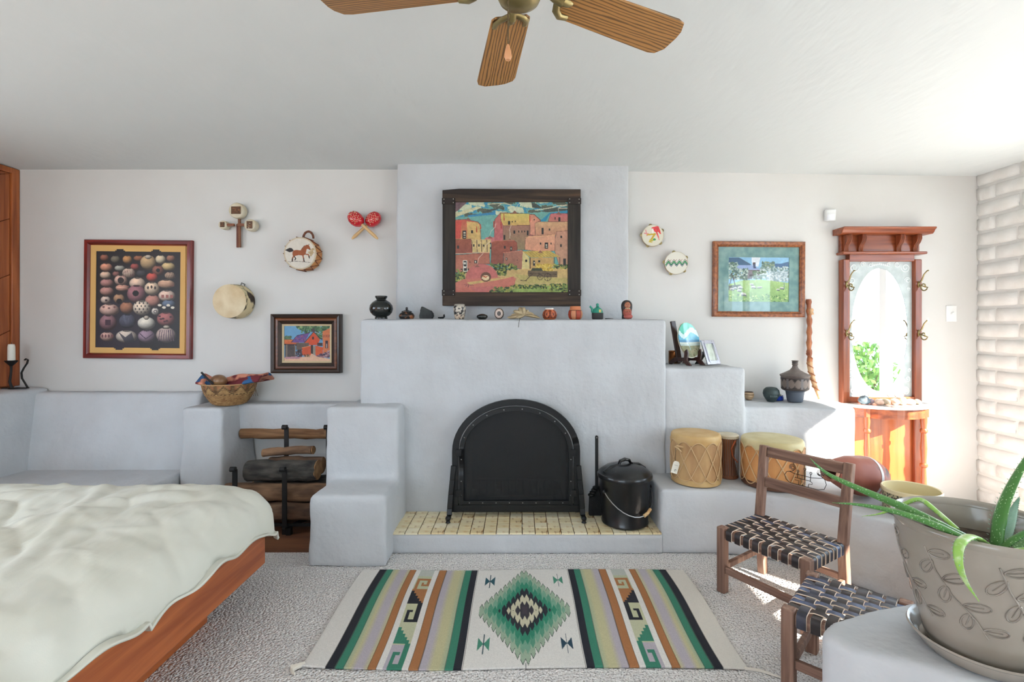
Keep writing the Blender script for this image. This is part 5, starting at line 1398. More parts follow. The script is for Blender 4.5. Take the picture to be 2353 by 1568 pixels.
# cloth in the basket
cl = thing('patterned_cloth', 'salmon cloth with blue and maroon pattern draped over the basket rim', 'cloth', (BX, BYY, 0.94))
CLM = mat('salmon_print', (214, 142, 116), 0.85, c2=(116, 40, 48), vscale=11, lo=0.50, hi=0.56, detail=1.5)
nt_ = CLM.node_tree; 
n2 = nt_.nodes.new('ShaderNodeTexNoise'); n2.inputs['Scale'].default_value = 13; n2.inputs['Detail'].default_value = 1
tc_ = nt_.nodes.new('ShaderNodeTexCoord'); mp_ = nt_.nodes.new('ShaderNodeMapping'); mp_.inputs['Location'].default_value = (3, 5, 2)
nt_.links.new(tc_.outputs['Object'], mp_.inputs['Vector']); nt_.links.new(mp_.outputs[0], n2.inputs['Vector'])
rp_ = nt_.nodes.new('ShaderNodeValToRGB'); rp_.color_ramp.elements[0].position = 0.57; rp_.color_ramp.elements[1].position = 0.60
rp_.color_ramp.elements[0].color = (0, 0, 0, 1); rp_.color_ramp.elements[1].color = (1, 1, 1, 1); nt_.links.new(n2.outputs[0], rp_.inputs[0])
mx_ = nt_.nodes.new('ShaderNodeMix'); mx_.data_type = 'RGBA'; mx_.inputs[7].default_value = S((44, 92, 140))
bs_ = nt_.nodes['Principled BSDF']; nt_.links.new(bs_.inputs['Base Color'].links[0].from_socket, mx_.inputs[6]); nt_.links.new(rp_.outputs[0], mx_.inputs[0]); nt_.links.new(mx_.outputs[2], bs_.inputs['Base Color'])
b_ = MB(); nx, ny = 44, 16
vs_, fs_ = [], []
for j in range(ny):
    for i in range(nx):
        u, v = i / (nx - 1), j / (ny - 1)
        x = -0.185 + u * 0.44 + 0.0 * v
        y = -0.10 + v * 0.235
        inb = (x / 0.17) ** 2 + (y / 0.17) ** 2
        z = -0.012 + 0.045 * math.sin(PI * v) + 0.014 * math.sin(u * 9 + v * 5) * math.sin(PI * v) + 0.030 * max(0, u - 0.35) * math.sin(PI * min(1, v + 0.1)) + 0.022 * max(0.0, (u - 0.7) / 0.3)
        if u < 0.12: z += 0.014 * (1 - u / 0.12) 
        if inb < 0.8 and v < 0.35: z -= 0.03
        vs_.append((x, y, z + 0.016))
for j in range(ny - 1):
    for i in range(nx - 1): fs_.append((j * nx + i, j * nx + i + 1, (j + 1) * nx + i + 1, (j + 1) * nx + i))
b_.add(vs_, fs_); o = obj('fabric', b_, CLM, cl, smooth=80); sd = o.modifiers.new('thick', 'SOLIDIFY'); sd.thickness = 0.012
b_ = MB()
for k_ in range(3): b_.tube([(0.205, -0.03, 0.014), (0.207, -0.035, -0.03), (0.206 + 0.006 * (k_ - 1), -0.034, -0.055), (0.206 + 0.016 * (k_ - 1), -0.034, -0.085)], 0.0018, 5)
obj('fringe', b_, mat('grey_brown_thread', (122, 104, 88), 0.9), cl)
t = thing('gourd_rattle', 'brown gourd rattle with dotted black handle in the basket', 'rattle', (BX - 0.035, BYY - 0.075, 0.935))
b_ = MB(); b_.sphere((0, 0, 0.032), (0.056, 0.05, 0.046), 24, 14); obj('gourd', b_, mat('brown_gourd', (118, 84, 62), 0.3, c2=(150, 112, 74), vscale=14, coat=0.2), t)
b_ = MB(); b_.tube([(-0.006, -0.052, 0.016), (-0.038, -0.066, 0.056), (-0.072, -0.080, 0.102)], 0.0068, 10); obj('handle', b_, mat('beaded_black', (28, 27, 30), 0.4, c2=(196, 190, 176), vscale=130, lo=0.68, hi=0.72), t)

# ================================================================== candle on the arm of the bench
p = at(24, 882, 3.60)
t = thing('candle_holder', 'black wrought iron candle holder with twisted handle on the plaster ledge', 'candle holder', (-3.70, 3.60, 0.902))
b_ = MB(); b_.lathe([(0.001, 0), (0.030, 0), (0.032, 0.006), (0.001, 0.006)], 24); b_.bar((-0.08, 0, 0.004), (0.105, 0, 0.004), 0.022, 0.007); obj('base', b_, DARKIRON, t)
b_ = MB(); b_.tube([(-0.012, 0, 0.0), (-0.03, 0, 0.05), (-0.022, 0, 0.10), (-0.018, 0, 0.135), (-0.018, 0, 0.165)], [0.009, 0.008, 0.007, 0.007, 0.007], 8); b_.lathe([(0.008, 0.165), (0.034, 0.196), (0.038, 0.205), (0.030, 0.204), (0.010, 0.180)], 24, 0, tr(-0.018, 0, 0)); obj('stem_and_cup', b_, DARKIRON, t)
b_ = MB(); b_.tube([(0.102, 0, 0.006), (0.082, 0, 0.04), (0.056, 0.004, 0.075), (0.05, 0.006, 0.115), (0.07, 0.004, 0.15), (0.098, 0, 0.185), (0.104, 0, 0.21), (0.090, 0, 0.218), (0.080, 0, 0.208)], 0.0085, 8, flat=0.45); obj('handle', b_, DARKIRON, t)
t = thing('candle', 'short white candle with a dark wick standing in the iron holder', 'candle', (-3.718, 3.60, 1.106))
b_ = MB(); b_.lathe([(0.001, 0), (0.022, 0), (0.021, 0.10), (0.018, 0.118), (0.010, 0.120), (0.001, 0.114)], 20); obj('wax', b_, mat('white_wax', (228, 224, 212), 0.5), t, smooth=60)
b_ = MB(); b_.tube([(0, 0, 0.112), (0.002, 0, 0.132)], 0.0018, 5); obj('wick', b_, BLACK, t)

# ================================================================== shelf items beside the fireplace
ZS1, ZS2, ZB = 1.081, 0.806, 0.379
t = thing('copper_cup', 'small shiny copper cup on the plaster step in the corner behind the plate stand', 'cup', ((1550 - VX) / FPX * 3.66, 3.66, ZS1))
COPP = mat('copper', (150, 88, 46), 0.22, 0.9, c2=(110, 74, 40), vscale=12)
b_ = MB(); b_.lathe([(0.001, 0), (0.042, 0), (0.044, 0.004), (0.043, 0.09), (0.041, 0.09), (0.040, 0.01), (0.001, 0.008)], 28); obj('body', b_, COPP, t)
b_ = MB(); b_.lathe([(0.043, 0.086), (0.0455, 0.089), (0.043, 0.093), (0.040, 0.089)], 28, cap=False); obj('rim', b_, COPP, t)
# plate on a wooden stand
MAH = wood('dark_mahogany', (66, 36, 28), (40, 22, 18), 'z', 0.35, 40, coat=0.2)
t = thing('plate_stand', 'dark carved wooden plate stand on the plaster step', 'stand', (1.19, 3.50, ZS1 + 0.001), rotz=math.radians(27))
b_ = MB(); b_.bar((-0.015, 0.050, 0.01), (-0.035, 0.098, 0.31), 0.045, 0.014, up=(0, 1, 0)); obj('back_post', b_, MAH, t, bevel=0.004)
for s_ in (-1, 1):
    b_ = MB(); b_.prism([(-0.11, 0.0), (-0.07, 0.0), (-0.03, 0.028), (0.03, 0.026), (0.075, 0.0), (0.10, 0.0), (0.085, 0.03), (0.05, 0.05), (-0.045, 0.055), (-0.05, 0.10), (-0.07, 0.115), (-0.082, 0.085), (-0.072, 0.04)], -0.007, 0.007, 'x', 0, tr(s_ * 0.065, 0, 0)); obj('foot', b_, MAH, t, bevel=0.003)
b_ = MB(); b_.bar((-0.07, 0.02, 0.038), (0.07, 0.02, 0.038), 0.016, 0.016); obj('cross_bar', b_, MAH, t, bevel=0.002)
cv = Canvas(90, 120, (120, 190, 200), (-1, -1, 1, 1))
wv = 0.18 * np.sin(cv.X * 4) + 0.25 * (cv.soft - 0.5)
cv.put(cv.Y + wv < -0.55, (92, 190, 168), vary=0.1); cv.put((cv.Y + wv > -0.55) & (cv.Y + wv < -0.25), (206, 232, 234), vary=0.08); cv.put((cv.Y + wv > -0.25) & (cv.Y < 0.12), (104, 178, 206), vary=0.12)
cv.put((cv.Y > 0.0) & (cv.Y < 0.12), (84, 140, 178)); cv.put((cv.Y >= 0.12) & (cv.Y < 0.32), (178, 194, 190), vary=0.12); cv.put((cv.Y >= 0.14) & (cv.Y < 0.2), (206, 212, 204)); cv.put(cv.Y >= 0.32, (132, 134, 104), vary=0.25); cv.line([(-0.05, -0.1), (0.05, 0.6)], 0.06, (150, 176, 176)); cv.scatter(0, 0.4, 0.8, 0.9, 16, 0.1, [(104, 100, 70), (150, 146, 116)])
pt = thing('painted_plate', 'oval plate painted with sea and sky standing on the dark wooden stand', 'plate', (1.19, 3.50, ZS1 + 0.05), rotz=math.radians(27))
MP = tr(0, -0.012, 0.125) @ rotm('X', math.radians(-14))
me = canvas_mesh('painted_face', cv, 0.20, 0.255, disc=True, bow=lambda X, Y: 0.012 * (1 - np.clip((X / 0.1) ** 2 + (Y / 0.1275) ** 2, 0, 1))); me.transform(MP @ tr(0, -0.0165, 0)); obj('painted_face', me, paint_mat('glossy_painted_glaze', 0.12, coat=0.5), pt, fix=False, smooth=0)
b_ = MB(); b_.lathe([(0.001, -0.006), (0.06, -0.006), (0.100, 0.006), (0.102, 0.009), (0.098, 0.0095), (0.09, 0.006), (0.001, 0.0)], 40, 0, MP @ rotm('X', PI / 2) @ Matrix.Diagonal((1, 1.275, 1, 1))); obj('porcelain_body', b_, mat('cream_porcelain', (226, 218, 196), 0.2), pt)
# photo frame
t = thing('photo_frame', 'small silver photo frame leaning on its easel back on the plaster step', 'photo frame', (1.372, 3.47, ZS1 + 0.001), rotz=math.radians(30))
SILV = mat('silver', (206, 208, 220), 0.25, 0.85, bump=(60, 0.1, 0.003))
MT = rotm('X', math.radians(-20)); W_, H_ = 0.135, 0.185
def lean(nm, pts, y0_, y1_, m_, bev=0.003):
    b_ = MB(); b_.prism(pts, y0_, y1_, 'y', 0, MT); return obj(nm, b_, m_, t, bevel=bev)
for (xa, xb, za, zb) in ((-W_ / 2, -W_ / 2 + 0.028, 0.004, H_), (W_ / 2 - 0.028, W_ / 2, 0.004, H_), (-W_ / 2 + 0.028, W_ / 2 - 0.028, H_ - 0.028, H_), (-W_ / 2 + 0.028, W_ / 2 - 0.028, 0.004, 0.032)):
    lean('frame_side', [(xa, za), (xb, za), (xb, zb), (xa, zb)], -0.012, 0.0, SILV)
b_ = MB(); b_.band([(-W_ / 2 + 0.020, 0.024), (W_ / 2 - 0.02, 0.024), (W_ / 2 - 0.02, H_ - 0.02), (-W_ / 2 + 0.02, H_ - 0.02)], [(-W_ / 2 + 0.026, 0.03), (W_ / 2 - 0.026, 0.03), (W_ / 2 - 0.026, H_ - 0.026), (-W_ / 2 + 0.026, H_ - 0.026)], -0.017, -0.010, 'y', 0, True, MT); obj('inner_moulding', b_, SILV, t)
lean('photo', [(-W_ / 2 + 0.028, 0.032), (W_ / 2 - 0.028, 0.032), (W_ / 2 - 0.028, H_ - 0.028), (-W_ / 2 + 0.028, H_ - 0.028)], -0.006, -0.004, mat('faded_print', (220, 226, 216), 0.25, c2=(186, 196, 180), vscale=30, stretch=(1, 1, 0.3)), 0)
b_ = MB(); b_.bar((-0.012, 0.045, 0.115), (-0.02, 0.125, 0.003), 0.05, 0.004, up=(0, 1, 0.5)); obj('easel_leg', b_, BLACK, t)

# lidded pot, bottle, bowls on the lower step
t = thing('lidded_pot', 'grey-brown stoneware pot with tall knobbed lid and dark painted band', 'pot', (2.005, 3.575, ZS2), rotz=0.0)
def fl(th, z):
    if z < 0.085: return (84, 92, 104)
    if z < 0.094 or z > 0.168: return (70, 60, 56)
    a = ((th + PI / 2 + 40 * PI) / (2 * PI / 6)) % 1.0; v = (z - 0.094) / 0.074
    if a < 0.07 or a > 0.93: return (112, 106, 106)
    u = (a - 0.5) * 2
    if (u + 0.45) ** 2 * 5 + (v - 0.5) ** 2 * 5 < 0.9 or (u - 0.45) ** 2 * 5 + (v - 0.5) ** 2 * 5 < 0.9 or abs(v - 0.5) < 0.14: return (122, 108, 100)
    return (44, 36, 34)
pp = dense([(0.001, 0), (0.050, 0), (0.052, 0.006), (0.062, 0.074), (0.086, 0.086), (0.091, 0.092), (0.092, 0.15), (0.094, 0.17), (0.090, 0.178), (0.001, 0.17)], 70)
obj('body', banded(pp, 96, fl), paint_mat('stoneware_paint', 0.55), t, fix=False, smooth=45)
b_ = MB(); b_.lathe([(0.001, 0.172), (0.090, 0.172), (0.093, 0.178), (0.100, 0.190), (0.098, 0.194), (0.062, 0.212), (0.034, 0.228), (0.020, 0.246), (0.016, 0.262), (0.021, 0.268), (0.017, 0.274), (0.021, 0.281), (0.017, 0.287), (0.024, 0.294), (0.020, 0.297), (0.001, 0.297)], 40)
obj('lid', b_, mat('brown_stoneware', (120, 110, 104), 0.55, c2=(92, 82, 78), vscale=12), t, smooth=45)
t = thing('bottle_vase', 'small round dark green-grey vase with scratched lettering next to the lidded pot', 'vase', (1.845, 3.60, ZS2), rotz=0)
DGP = mat('dark_green_clay', (58, 72, 72), 0.5, c2=(44, 56, 56), vscale=10)
b_ = MB(); b_.lathe(dense([(0.001, 0), (0.027, 0), (0.029, 0.004), (0.050, 0.036), (0.057, 0.060), (0.052, 0.086), (0.036, 0.102), (0.026, 0.106), (0.022, 0.104), (0.001, 0.06)], 30), 36); bd = obj('body', b_, DGP, t, smooth=60)
b_ = MB()
for i in range(6):
    a = -PI / 2 - 0.55 + i * 0.17; r_ = 0.0545
    for seg_ in (((0, 0.038), (0.0, 0.052)), ((0.0, 0.052), (0.05, 0.044)), ((0.05, 0.044), (0.05, 0.036))):
        b_.tube([(r_ * math.cos(a + s_[0]), r_ * math.sin(a + s_[0]), s_[1]) for s_ in seg_], 0.0012, 4)
obj('scratched_letters', b_, mat('pale_scratch', (130, 144, 142), 0.7), bd)
t = thing('striped_bowl', 'tiny round bowl with brown and cream rings half hidden by the plaster step', 'bowl', (1.71, 3.66, ZS2))
obj('body', banded(dense([(0.001, 0), (0.018, 0), (0.034, 0.026), (0.035, 0.042), (0.028, 0.060), (0.026, 0.060), (0.030, 0.042), (0.001, 0.01)], 60), 32, lambda th, z: (96, 62, 44) if (z * 150) % 1 < 0.45 else (214, 184, 144)), CLAYP, t, fix=False, smooth=60)
b_ = MB(); b_.lathe([(0.029, 0.057), (0.0295, 0.0605), (0.027, 0.061), (0.025, 0.056)], 28, cap=False); obj('rim', b_, mat('dark_brown_clay', (84, 56, 42), 0.6), t)
t = thing('blue_dish', 'small cobalt blue dish of trinkets between the dark vase and lidded pot', 'dish', (1.918, 3.665, ZS2))
b_ = MB(); b_.lathe([(0.001, 0), (0.044, 0), (0.047, 0.004), (0.047, 0.032), (0.044, 0.032), (0.042, 0.008), (0.001, 0.006)], 30); obj('dish', b_, mat('cobalt_glaze', (28, 62, 176), 0.2), t)
b_ = MB()
for i, c_ in enumerate(((-0.02, 0.0), (0.012, 0.014), (0.015, -0.018), (-0.006, -0.022))): b_.sphere((c_[0], c_[1], 0.034), (0.014, 0.013, 0.012), 10, 7)
obj('trinkets', b_, mat('pale_beads', (206, 202, 190), 0.4, c2=(120, 160, 150), vscale=40), t)
# carved walking stick
P = [at(1858, 688, 3.722), at(1860, 740, 3.72), at(1859, 800, 3.715), at(1861, 845, 3.70), at(1870, 880, 3.685), at(1884, 917, 3.665)]
t = thing('walking_stick', 'carved reddish wooden walking stick leaning on the wall beside the mirror', 'walking stick', P[-1])
CARV = mat('carved_wood', (190, 120, 76), 0.5, c2=(132, 66, 38), vscale=16, stretch=(1, 1, 0.6), bump=(40, 0.6, 0.006))
PALC = mat('pale_carved_wood', (220, 180, 138), 0.5, c2=(180, 128, 84), vscale=24, bump=(40, 0.5, 0.005))
def sub(pts, n):
    out = []
    for i in range(n):
        s_ = i / (n - 1) * (len(pts) - 1); j = min(int(s_), len(pts) - 2); out.append(pts[j].lerp(pts[j + 1], s_ - j))
    return out
SP = sub(P, 40)
b_ = MB(); b_.tube(SP[:22], [0.017 + 0.004 * math.sin(i * 1.9) for i in range(22)], 10); obj('carved_head', b_, CARV, t, world=True)
b_ = MB(); b_.tube(SP[21:], [0.019 - 0.0003 * i for i in range(19)], 10); obj('shaft', b_, PALC, t, world=True)
b_ = MB()
for i in range(60):
    s_ = 0.42 + 0.5 * i / 59; j = min(int(s_ * 39), 38); c_ = SP[j].lerp(SP[j + 1], s_ * 39 - j); a = i * 0.55
    b_.v and None
    if i: b_.tube([prev, c_ + Vector((0.019 * math.cos(a), 0.019 * math.sin(a), 0))], 0.004, 5)
    prev = c_ + Vector((0.019 * math.cos(a), 0.019 * math.sin(a), 0))
obj('spiral_carving', b_, CARV, t, world=True)
b_ = MB(); b_.lathe([(0.016, 0), (0.019, 0.01), (0.013, 0.02), (0.018, 0.035), (0.012, 0.048)], 10, 0, tr(SP[4].x + 0.006, SP[4].y - 0.016, SP[4].z - 0.03)); obj('carved_figure', b_, PALC, t, world=True)

# ================================================================== drums on the bench
LACEP = mat('pale_rawhide_lace', (206, 172, 128), 0.6)
def drum(x, y, R, Hh, label, wm, headc, n, flare=0.0, dark=None, rotz=0.0, tagcard=False):
    t = thing('log_drum', label, 'drum', (x, y, ZB), rotz=rotz, group='drums on the plaster bench')
    b_ = MB(); pr = [(R * 0.955, 0), (R * 0.985, 0.01), (R * (0.99), Hh * 0.3), (R, Hh * 0.6), (R * 1.0, Hh * 0.88)]
    b_.lathe(pr, 40); obj('shell', b_, wm, t, smooth=60)
    b_ = MB(); b_.lathe([(R * 1.003, Hh * 0.80), (R * 1.008, Hh * 0.90), (R * 1.0, Hh * 0.955), (R * 0.965, Hh * 0.99), (R * 0.9, Hh), (0.001, Hh * 0.998)], 40)
    me = b_.mesh('drumhead')
    for v in me.vertices:      # scalloped lower edge of the hide
        if v.co.z < Hh * 0.81: v.co.z += 0.026 * abs(math.sin(math.atan2(v.co.y, v.co.x) * n / 2)) - 0.006
    obj('drumhead', me, headc, t, smooth=50)
    b_ = MB(); r_ = R * 1.015
    for i in range(n):
        a0_, a1_ = 2 * PI * i / n, 2 * PI * (i + 1) / n; am = (a0_ + a1_) / 2
        for sg in (1, -1):
            b_.tube([(r_ * math.cos(a0_ + sg * (a1_ - a0_) * k_ / 5), r_ * math.sin(a0_ + sg * (a1_ - a0_) * k_ / 5), Hh * (0.78 - 0.60 * k_ / 5)) for k_ in range(6)], 0.0033, 5)
        for (zz_, sg) in ((0.78, 1), (0.18, -1)):
            b_.tube([(r_ * math.cos(a0_ + (a1_ - a0_) * k_ / 6), r_ * math.sin(a0_ + (a1_ - a0_) * k_ / 6), Hh * zz_ + sg * 0.030 * math.sin(PI * k_ / 6)) for k_ in range(7)], 0.0030, 5)
    obj('lacing', b_, LACEP, t)
    b_ = MB(); b_.lathe([(R * 0.965, 0.0005), (R * 0.99, 0.004), (R * 0.995, 0.036), (R * 0.985, 0.036)], 40, cap=False); obj('hide_hem', b_, dark or headc, t)
    return t
ASPEN = mat('aspen_wood', (206, 168, 118), 0.6, c2=(164, 122, 80), vscale=9, stretch=(1, 1, 0.35), detail=6, bump=(20, 0.1, 0.004))
HIDE2 = mat('golden_hide', (212, 180, 126), 0.55, c2=(196, 156, 98), vscale=8)
t1 = drum(1.113, 3.102, 0.150, 0.305, 'pale aspen log drum with a price tag nearest the ash bucket', ASPEN, HIDE2, 11, rotz=0.2)
b_ = MB(); b_.tube([(-0.13, -0.075, 0.235), (-0.17, -0.075, 0.245), (-0.185, -0.075, 0.24), (-0.17, -0.08, 0.232), (-0.145, -0.08, 0.21)], 0.006, 6); obj('hide_knot', b_, LACEP, t1)
b_ = MB(); b_.tube([(-0.180, -0.076, 0.238), (-0.182, -0.08, 0.19), (-0.184, -0.082, 0.155)], 0.0012, 4); obj('tag_string', b_, STRAP, t1)
CARD = mat('white_card', (228, 222, 208), 0.8)
b_ = MB(); MC = tr(-0.186, -0.084, 0.118) @ rotm('Z', 0.25) @ rotm('Y', 0.35)
b_.prism([(-0.026, -0.037), (0.026, -0.037), (0.026, 0.026), (0.014, 0.037), (-0.014, 0.037), (-0.026, 0.026)], -0.0008, 0.0008, 'y', 0, MC); cd = obj('price_tag', b_, CARD, t1)
b_ = MB(); b_.tube([MC @ Vector((0.004 + 0.006 * math.cos(a), -0.0015, -0.018 + 0.006 * math.sin(a))) for a in [k_ * PI / 5 for k_ in range(9)]], 0.0011, 4); b_.tube([MC @ Vector((-0.014, -0.0015, 0.012)), MC @ Vector((0.016, -0.0015, 0.012))], 0.0006, 4); obj('tag_print', b_, BLACK, cd)
PINE = mat('pine_wood', (216, 158, 98), 0.55, c2=(186, 122, 70), vscale=9, stretch=(1, 1, 0.3), detail=5)
HIDE3 = mat('pale_green_hide', (216, 204, 160), 0.5, c2=(196, 180, 130), vscale=7)
drum(1.565, 3.045, 0.176, 0.285, 'widest drum with a cream hide head partly behind the low chair', PINE, HIDE3, 12, dark=mat('dark_hide', (104, 70, 52), 0.6), rotz=0.1)
# hourglass drum between them
t = thing('hourglass_drum', 'narrow brown hourglass drum standing between the two wide drums', 'drum', (1.352, 3.185, ZB), group='drums on the plaster bench')
CARVD = mat('carved_brown_wood', (150, 92, 56), 0.6, c2=(112, 62, 38), vscale=14, stretch=(1, 1, 0.3))
b_ = MB(); b_.lathe(dense([(0.058, 0), (0.060, 0.02), (0.040, 0.11), (0.036, 0.14), (0.044, 0.19), (0.060, 0.262), (0.062, 0.275)], 24), 30); obj('shell', b_, CARVD, t, smooth=60)
b_ = MB(); b_.lathe([(0.064, 0.255), (0.066, 0.272), (0.060, 0.279), (0.001, 0.279)], 30); obj('drumhead', b_, HIDEW, t)
b_ = MB(); b_.lathe([(0.060, 0.0), (0.064, 0.004), (0.064, 0.022), (0.060, 0.024)], 30, cap=False); obj('base_ring', b_, CARVD, t)
b_ = MB()
for i in range(28):
    a = 2 * PI * i / 28; b_.tube([(0.065 * math.cos(a), 0.065 * math.sin(a), 0.258), (0.063 * math.cos(a + 0.1), 0.063 * math.sin(a + 0.1), 0.018)], 0.0014, 4)
o = obj('tension_cords', b_, mat('grey_cord', (130, 116, 104), 0.8), t); o['kind'] = 'stuff'
b_ = MB(); b_.tube([(0.02, -0.066, 0.25), (-0.01, -0.075, 0.20), (0.0, -0.072, 0.15), (0.035, -0.062, 0.11)], 0.006, 6, flat=0.5); obj('leather_strap', b_, mat('orange_leather', (176, 92, 56), 0.6), t)

# clay jar lying on its side
t = thing('clay_jar', 'terracotta jar with black smoke marks lying on its side on the bench', 'jar', (1.905, 2.80, ZB + 0.132), rot=Euler((0, 0, 0)))
TERRA = mat('smoked_terracotta', (164, 98, 80), 0.55, c2=(140, 78, 64), vscale=6)
nt_ = TERRA.node_tree; bs_ = nt_.nodes['Principled BSDF']; tc_ = nt_.nodes.new('ShaderNodeTexCoord'); n2 = nt_.nodes.new('ShaderNodeTexNoise'); n2.inputs['Scale'].default_value = 9; n2.inputs['Detail'].default_value = 5
nt_.links.new(tc_.outputs['Object'], n2.inputs['Vector']); rp_ = nt_.nodes.new('ShaderNodeValToRGB'); rp_.color_ramp.elements[0].position = 0.62; rp_.color_ramp.elements[1].position = 0.70; rp_.color_ramp.elements[0].color = (0, 0, 0, 1); rp_.color_ramp.elements[1].color = (1, 1, 1, 1)
nt_.links.new(n2.outputs[0], rp_.inputs[0]); mx_ = nt_.nodes.new('ShaderNodeMix'); mx_.data_type = 'RGBA'; mx_.inputs[7].default_value = S((50, 42, 44)); nt_.links.new(bs_.inputs['Base Color'].links[0].from_socket, mx_.inputs[6]); nt_.links.new(rp_.outputs[0], mx_.inputs[0]); nt_.links.new(mx_.outputs[2], bs_.inputs['Base Color'])
JM = Vector((-0.93, -0.20, 0.20)).normalized().to_track_quat('Z', 'Y').to_matrix().to_4x4()
b_ = MB(); b_.lathe(dense([(0.001, -0.205), (0.04, -0.20), (0.085, -0.165), (0.110, -0.10), (0.112, -0.04), (0.098, 0.05), (0.072, 0.12), (0.056, 0.155), (0.050, 0.15), (0.062, 0.11), (0.09, 0.0), (0.001, -0.14)], 44), 44, 0, JM); obj('body', b_, TERRA, t, smooth=60)
b_ = MB(); b_.lathe([(0.054, 0.150), (0.062, 0.158), (0.063, 0.170), (0.057, 0.176), (0.050, 0.172), (0.048, 0.150)], 36, 0, JM, cap=False); obj('rim', b_, mat('cream_banded_clay', (196, 150, 124), 0.6, c2=(150, 92, 74), vscale=20), t)
b_ = MB(); b_.lathe([(0.1125, -0.085), (0.1135, -0.078), (0.1125, -0.068)], 44, 0, JM, cap=False); obj('pale_band', b_, mat('grey_white_slip', (206, 200, 200), 0.5), t)

# crock
t = thing('stoneware_crock', 'speckled stoneware crock with cream inside on the end of the bench', 'crock', (2.045, 2.565, ZB))
b_ = MB(); b_.lathe([(0.001, 0), (0.118, 0), (0.123, 0.005), (0.124, 0.106), (0.1235, 0.106)], 44, cap=False); obj('body', b_, mat('spongeware', (196, 184, 148), 0.4, c2=(70, 68, 62), vscale=110, lo=0.46, hi=0.54, detail=2), t)
CREAMG = mat('cream_glaze', (228, 214, 172), 0.25, coat=0.3)
b_ = MB(); b_.lathe([(0.124, 0.103), (0.130, 0.107), (0.131, 0.124), (0.127, 0.129), (0.121, 0.126), (0.119, 0.02), (0.001, 0.012)], 44, cap=False); obj('glazed_lining', b_, CREAMG, t)

# ================================================================== hall tree with mirror
HTX, HTY = 2.727, 3.745
ht = thing('hall_tree', 'tall reddish wooden hall tree with etched oval mirror, brass hooks and marble shelf', 'hall tree', (HTX, HTY, 0))
CH = wood('cherry_wood', (156, 82, 46), (118, 54, 28), 'z', 0.32, 30, coat=0.25)
CHX = wood('cherry_wood_level', (156, 82, 46), (116, 52, 28), 'x', 0.32, 30, coat=0.25)
CHD = wood('cherry_panel', (172, 92, 48), (134, 64, 30), 'z', 0.3, 16, coat=0.3)
def hb(nm, lo, hi, m_=CH, bev=0.003, parent=ht):
    b_ = MB(); b_.box(lo, hi); return obj(nm, b_, m_, parent, bevel=bev)
for s_ in (-1, 1):
    xa, xb = sorted((s_ * 0.297, s_ * 0.244))
    hb('stile', (xa, -0.055, 0.02), (xb, 0, 1.86), CH, 0.006)
hb('top_rail', (-0.244, -0.05, 1.845), (0.244, 0, 1.90), CHX)
hb('bottom_rail', (-0.244, -0.05, 0.775), (0.244, 0, 0.825), CHX)
hb('ledge', (-0.315, -0.085, 1.895), (0.315, 0, 1.915), CHX, 0.006)
hb('frieze_panel', (-0.297, -0.03, 1.915), (0.297, 0, 2.045), CHX)
for x_ in (-0.265, -0.155, 0.13, 0.255):
    b_ = MB(); b_.prism([(-0.03, 1.915), (-0.052, 1.915), (-0.048, 1.94), (-0.056, 1.962), (-0.078, 1.985), (-0.090, 2.01), (-0.088, 2.043), (-0.03, 2.043)], -0.017, 0.017, 'x', 0, tr(x_, 0, 0)); cb = obj('corbel', b_, CH, ht, bevel=0.004)
    b_ = MB()
    for g_ in (-0.008, 0.0, 0.008): b_.tube([(x_ + g_, -0.053, 1.92), (x_ + g_, -0.050, 1.94), (x_ + g_, -0.058, 1.962), (x_ + g_, -0.080, 1.985), (x_ + g_, -0.092, 2.01), (x_ + g_, -0.090, 2.04)], 0.003, 5)
    obj('fluting', b_, CH, cb)
b_ = MB(); b_.prism([(-0.10, 2.043), (0.0, 2.043), (0.0, 2.09), (-0.135, 2.09), (-0.135, 2.078), (-0.12, 2.068), (-0.112, 2.053)], -0.342, 0.342, 'x'); obj('cornice', b_, CHX, ht, bevel=0.004)
MIR = mat('mirror_silver', (246, 248, 250), 0.01, 1.0)
mr_ = hb('mirror', (-0.246, -0.022, 0.82), (0.246, -0.016, 1.85), MIR, 0)
# etched border with clear oval
ETCH = mat('etched_mirror', (198, 206, 206), 0.6, 0.0, c2=(180, 190, 190), vscale=20)
n_ = 48; outer, inner = [], []
for i in range(n_):
    a = 2 * PI * i / n_; c_, s_ = math.cos(a), math.sin(a)
    inner.append((0.212 * c_, 1.33 + 0.465 * s_))
    f = min(0.244 / max(abs(c_) , 1e-6) / 1.0, 0.512 / max(abs(s_), 1e-6)); 
    ux, uz = c_ * 0.244, s_ * 0.512; m1 = max(abs(ux) / 0.244, abs(uz) / 0.512); outer.append((ux / m1, 1.335 + uz / m1))
b_ = MB(); b_.band(outer, inner, -0.0235, -0.0225, 'y', 0, True); obj('etched_border', b_, ETCH, mr_, smooth=0)
b_ = MB()
SCROLL = mat('frosted_scroll', (232, 238, 238), 0.6, 0.0)
def spiral(cx_, cz_, r0, turns, dirn, ph):
    P = [(cx_ + r0 * (1 - 0.8 * i / 26) * math.cos(ph + dirn * turns * 2 * PI * i / 26), -0.0245, cz_ + r0 * (1 - 0.8 * i / 26) * math.sin(ph + dirn * turns * 2 * PI * i / 26)) for i in range(27)]
    b_.tube(P, 0.0034, 5)
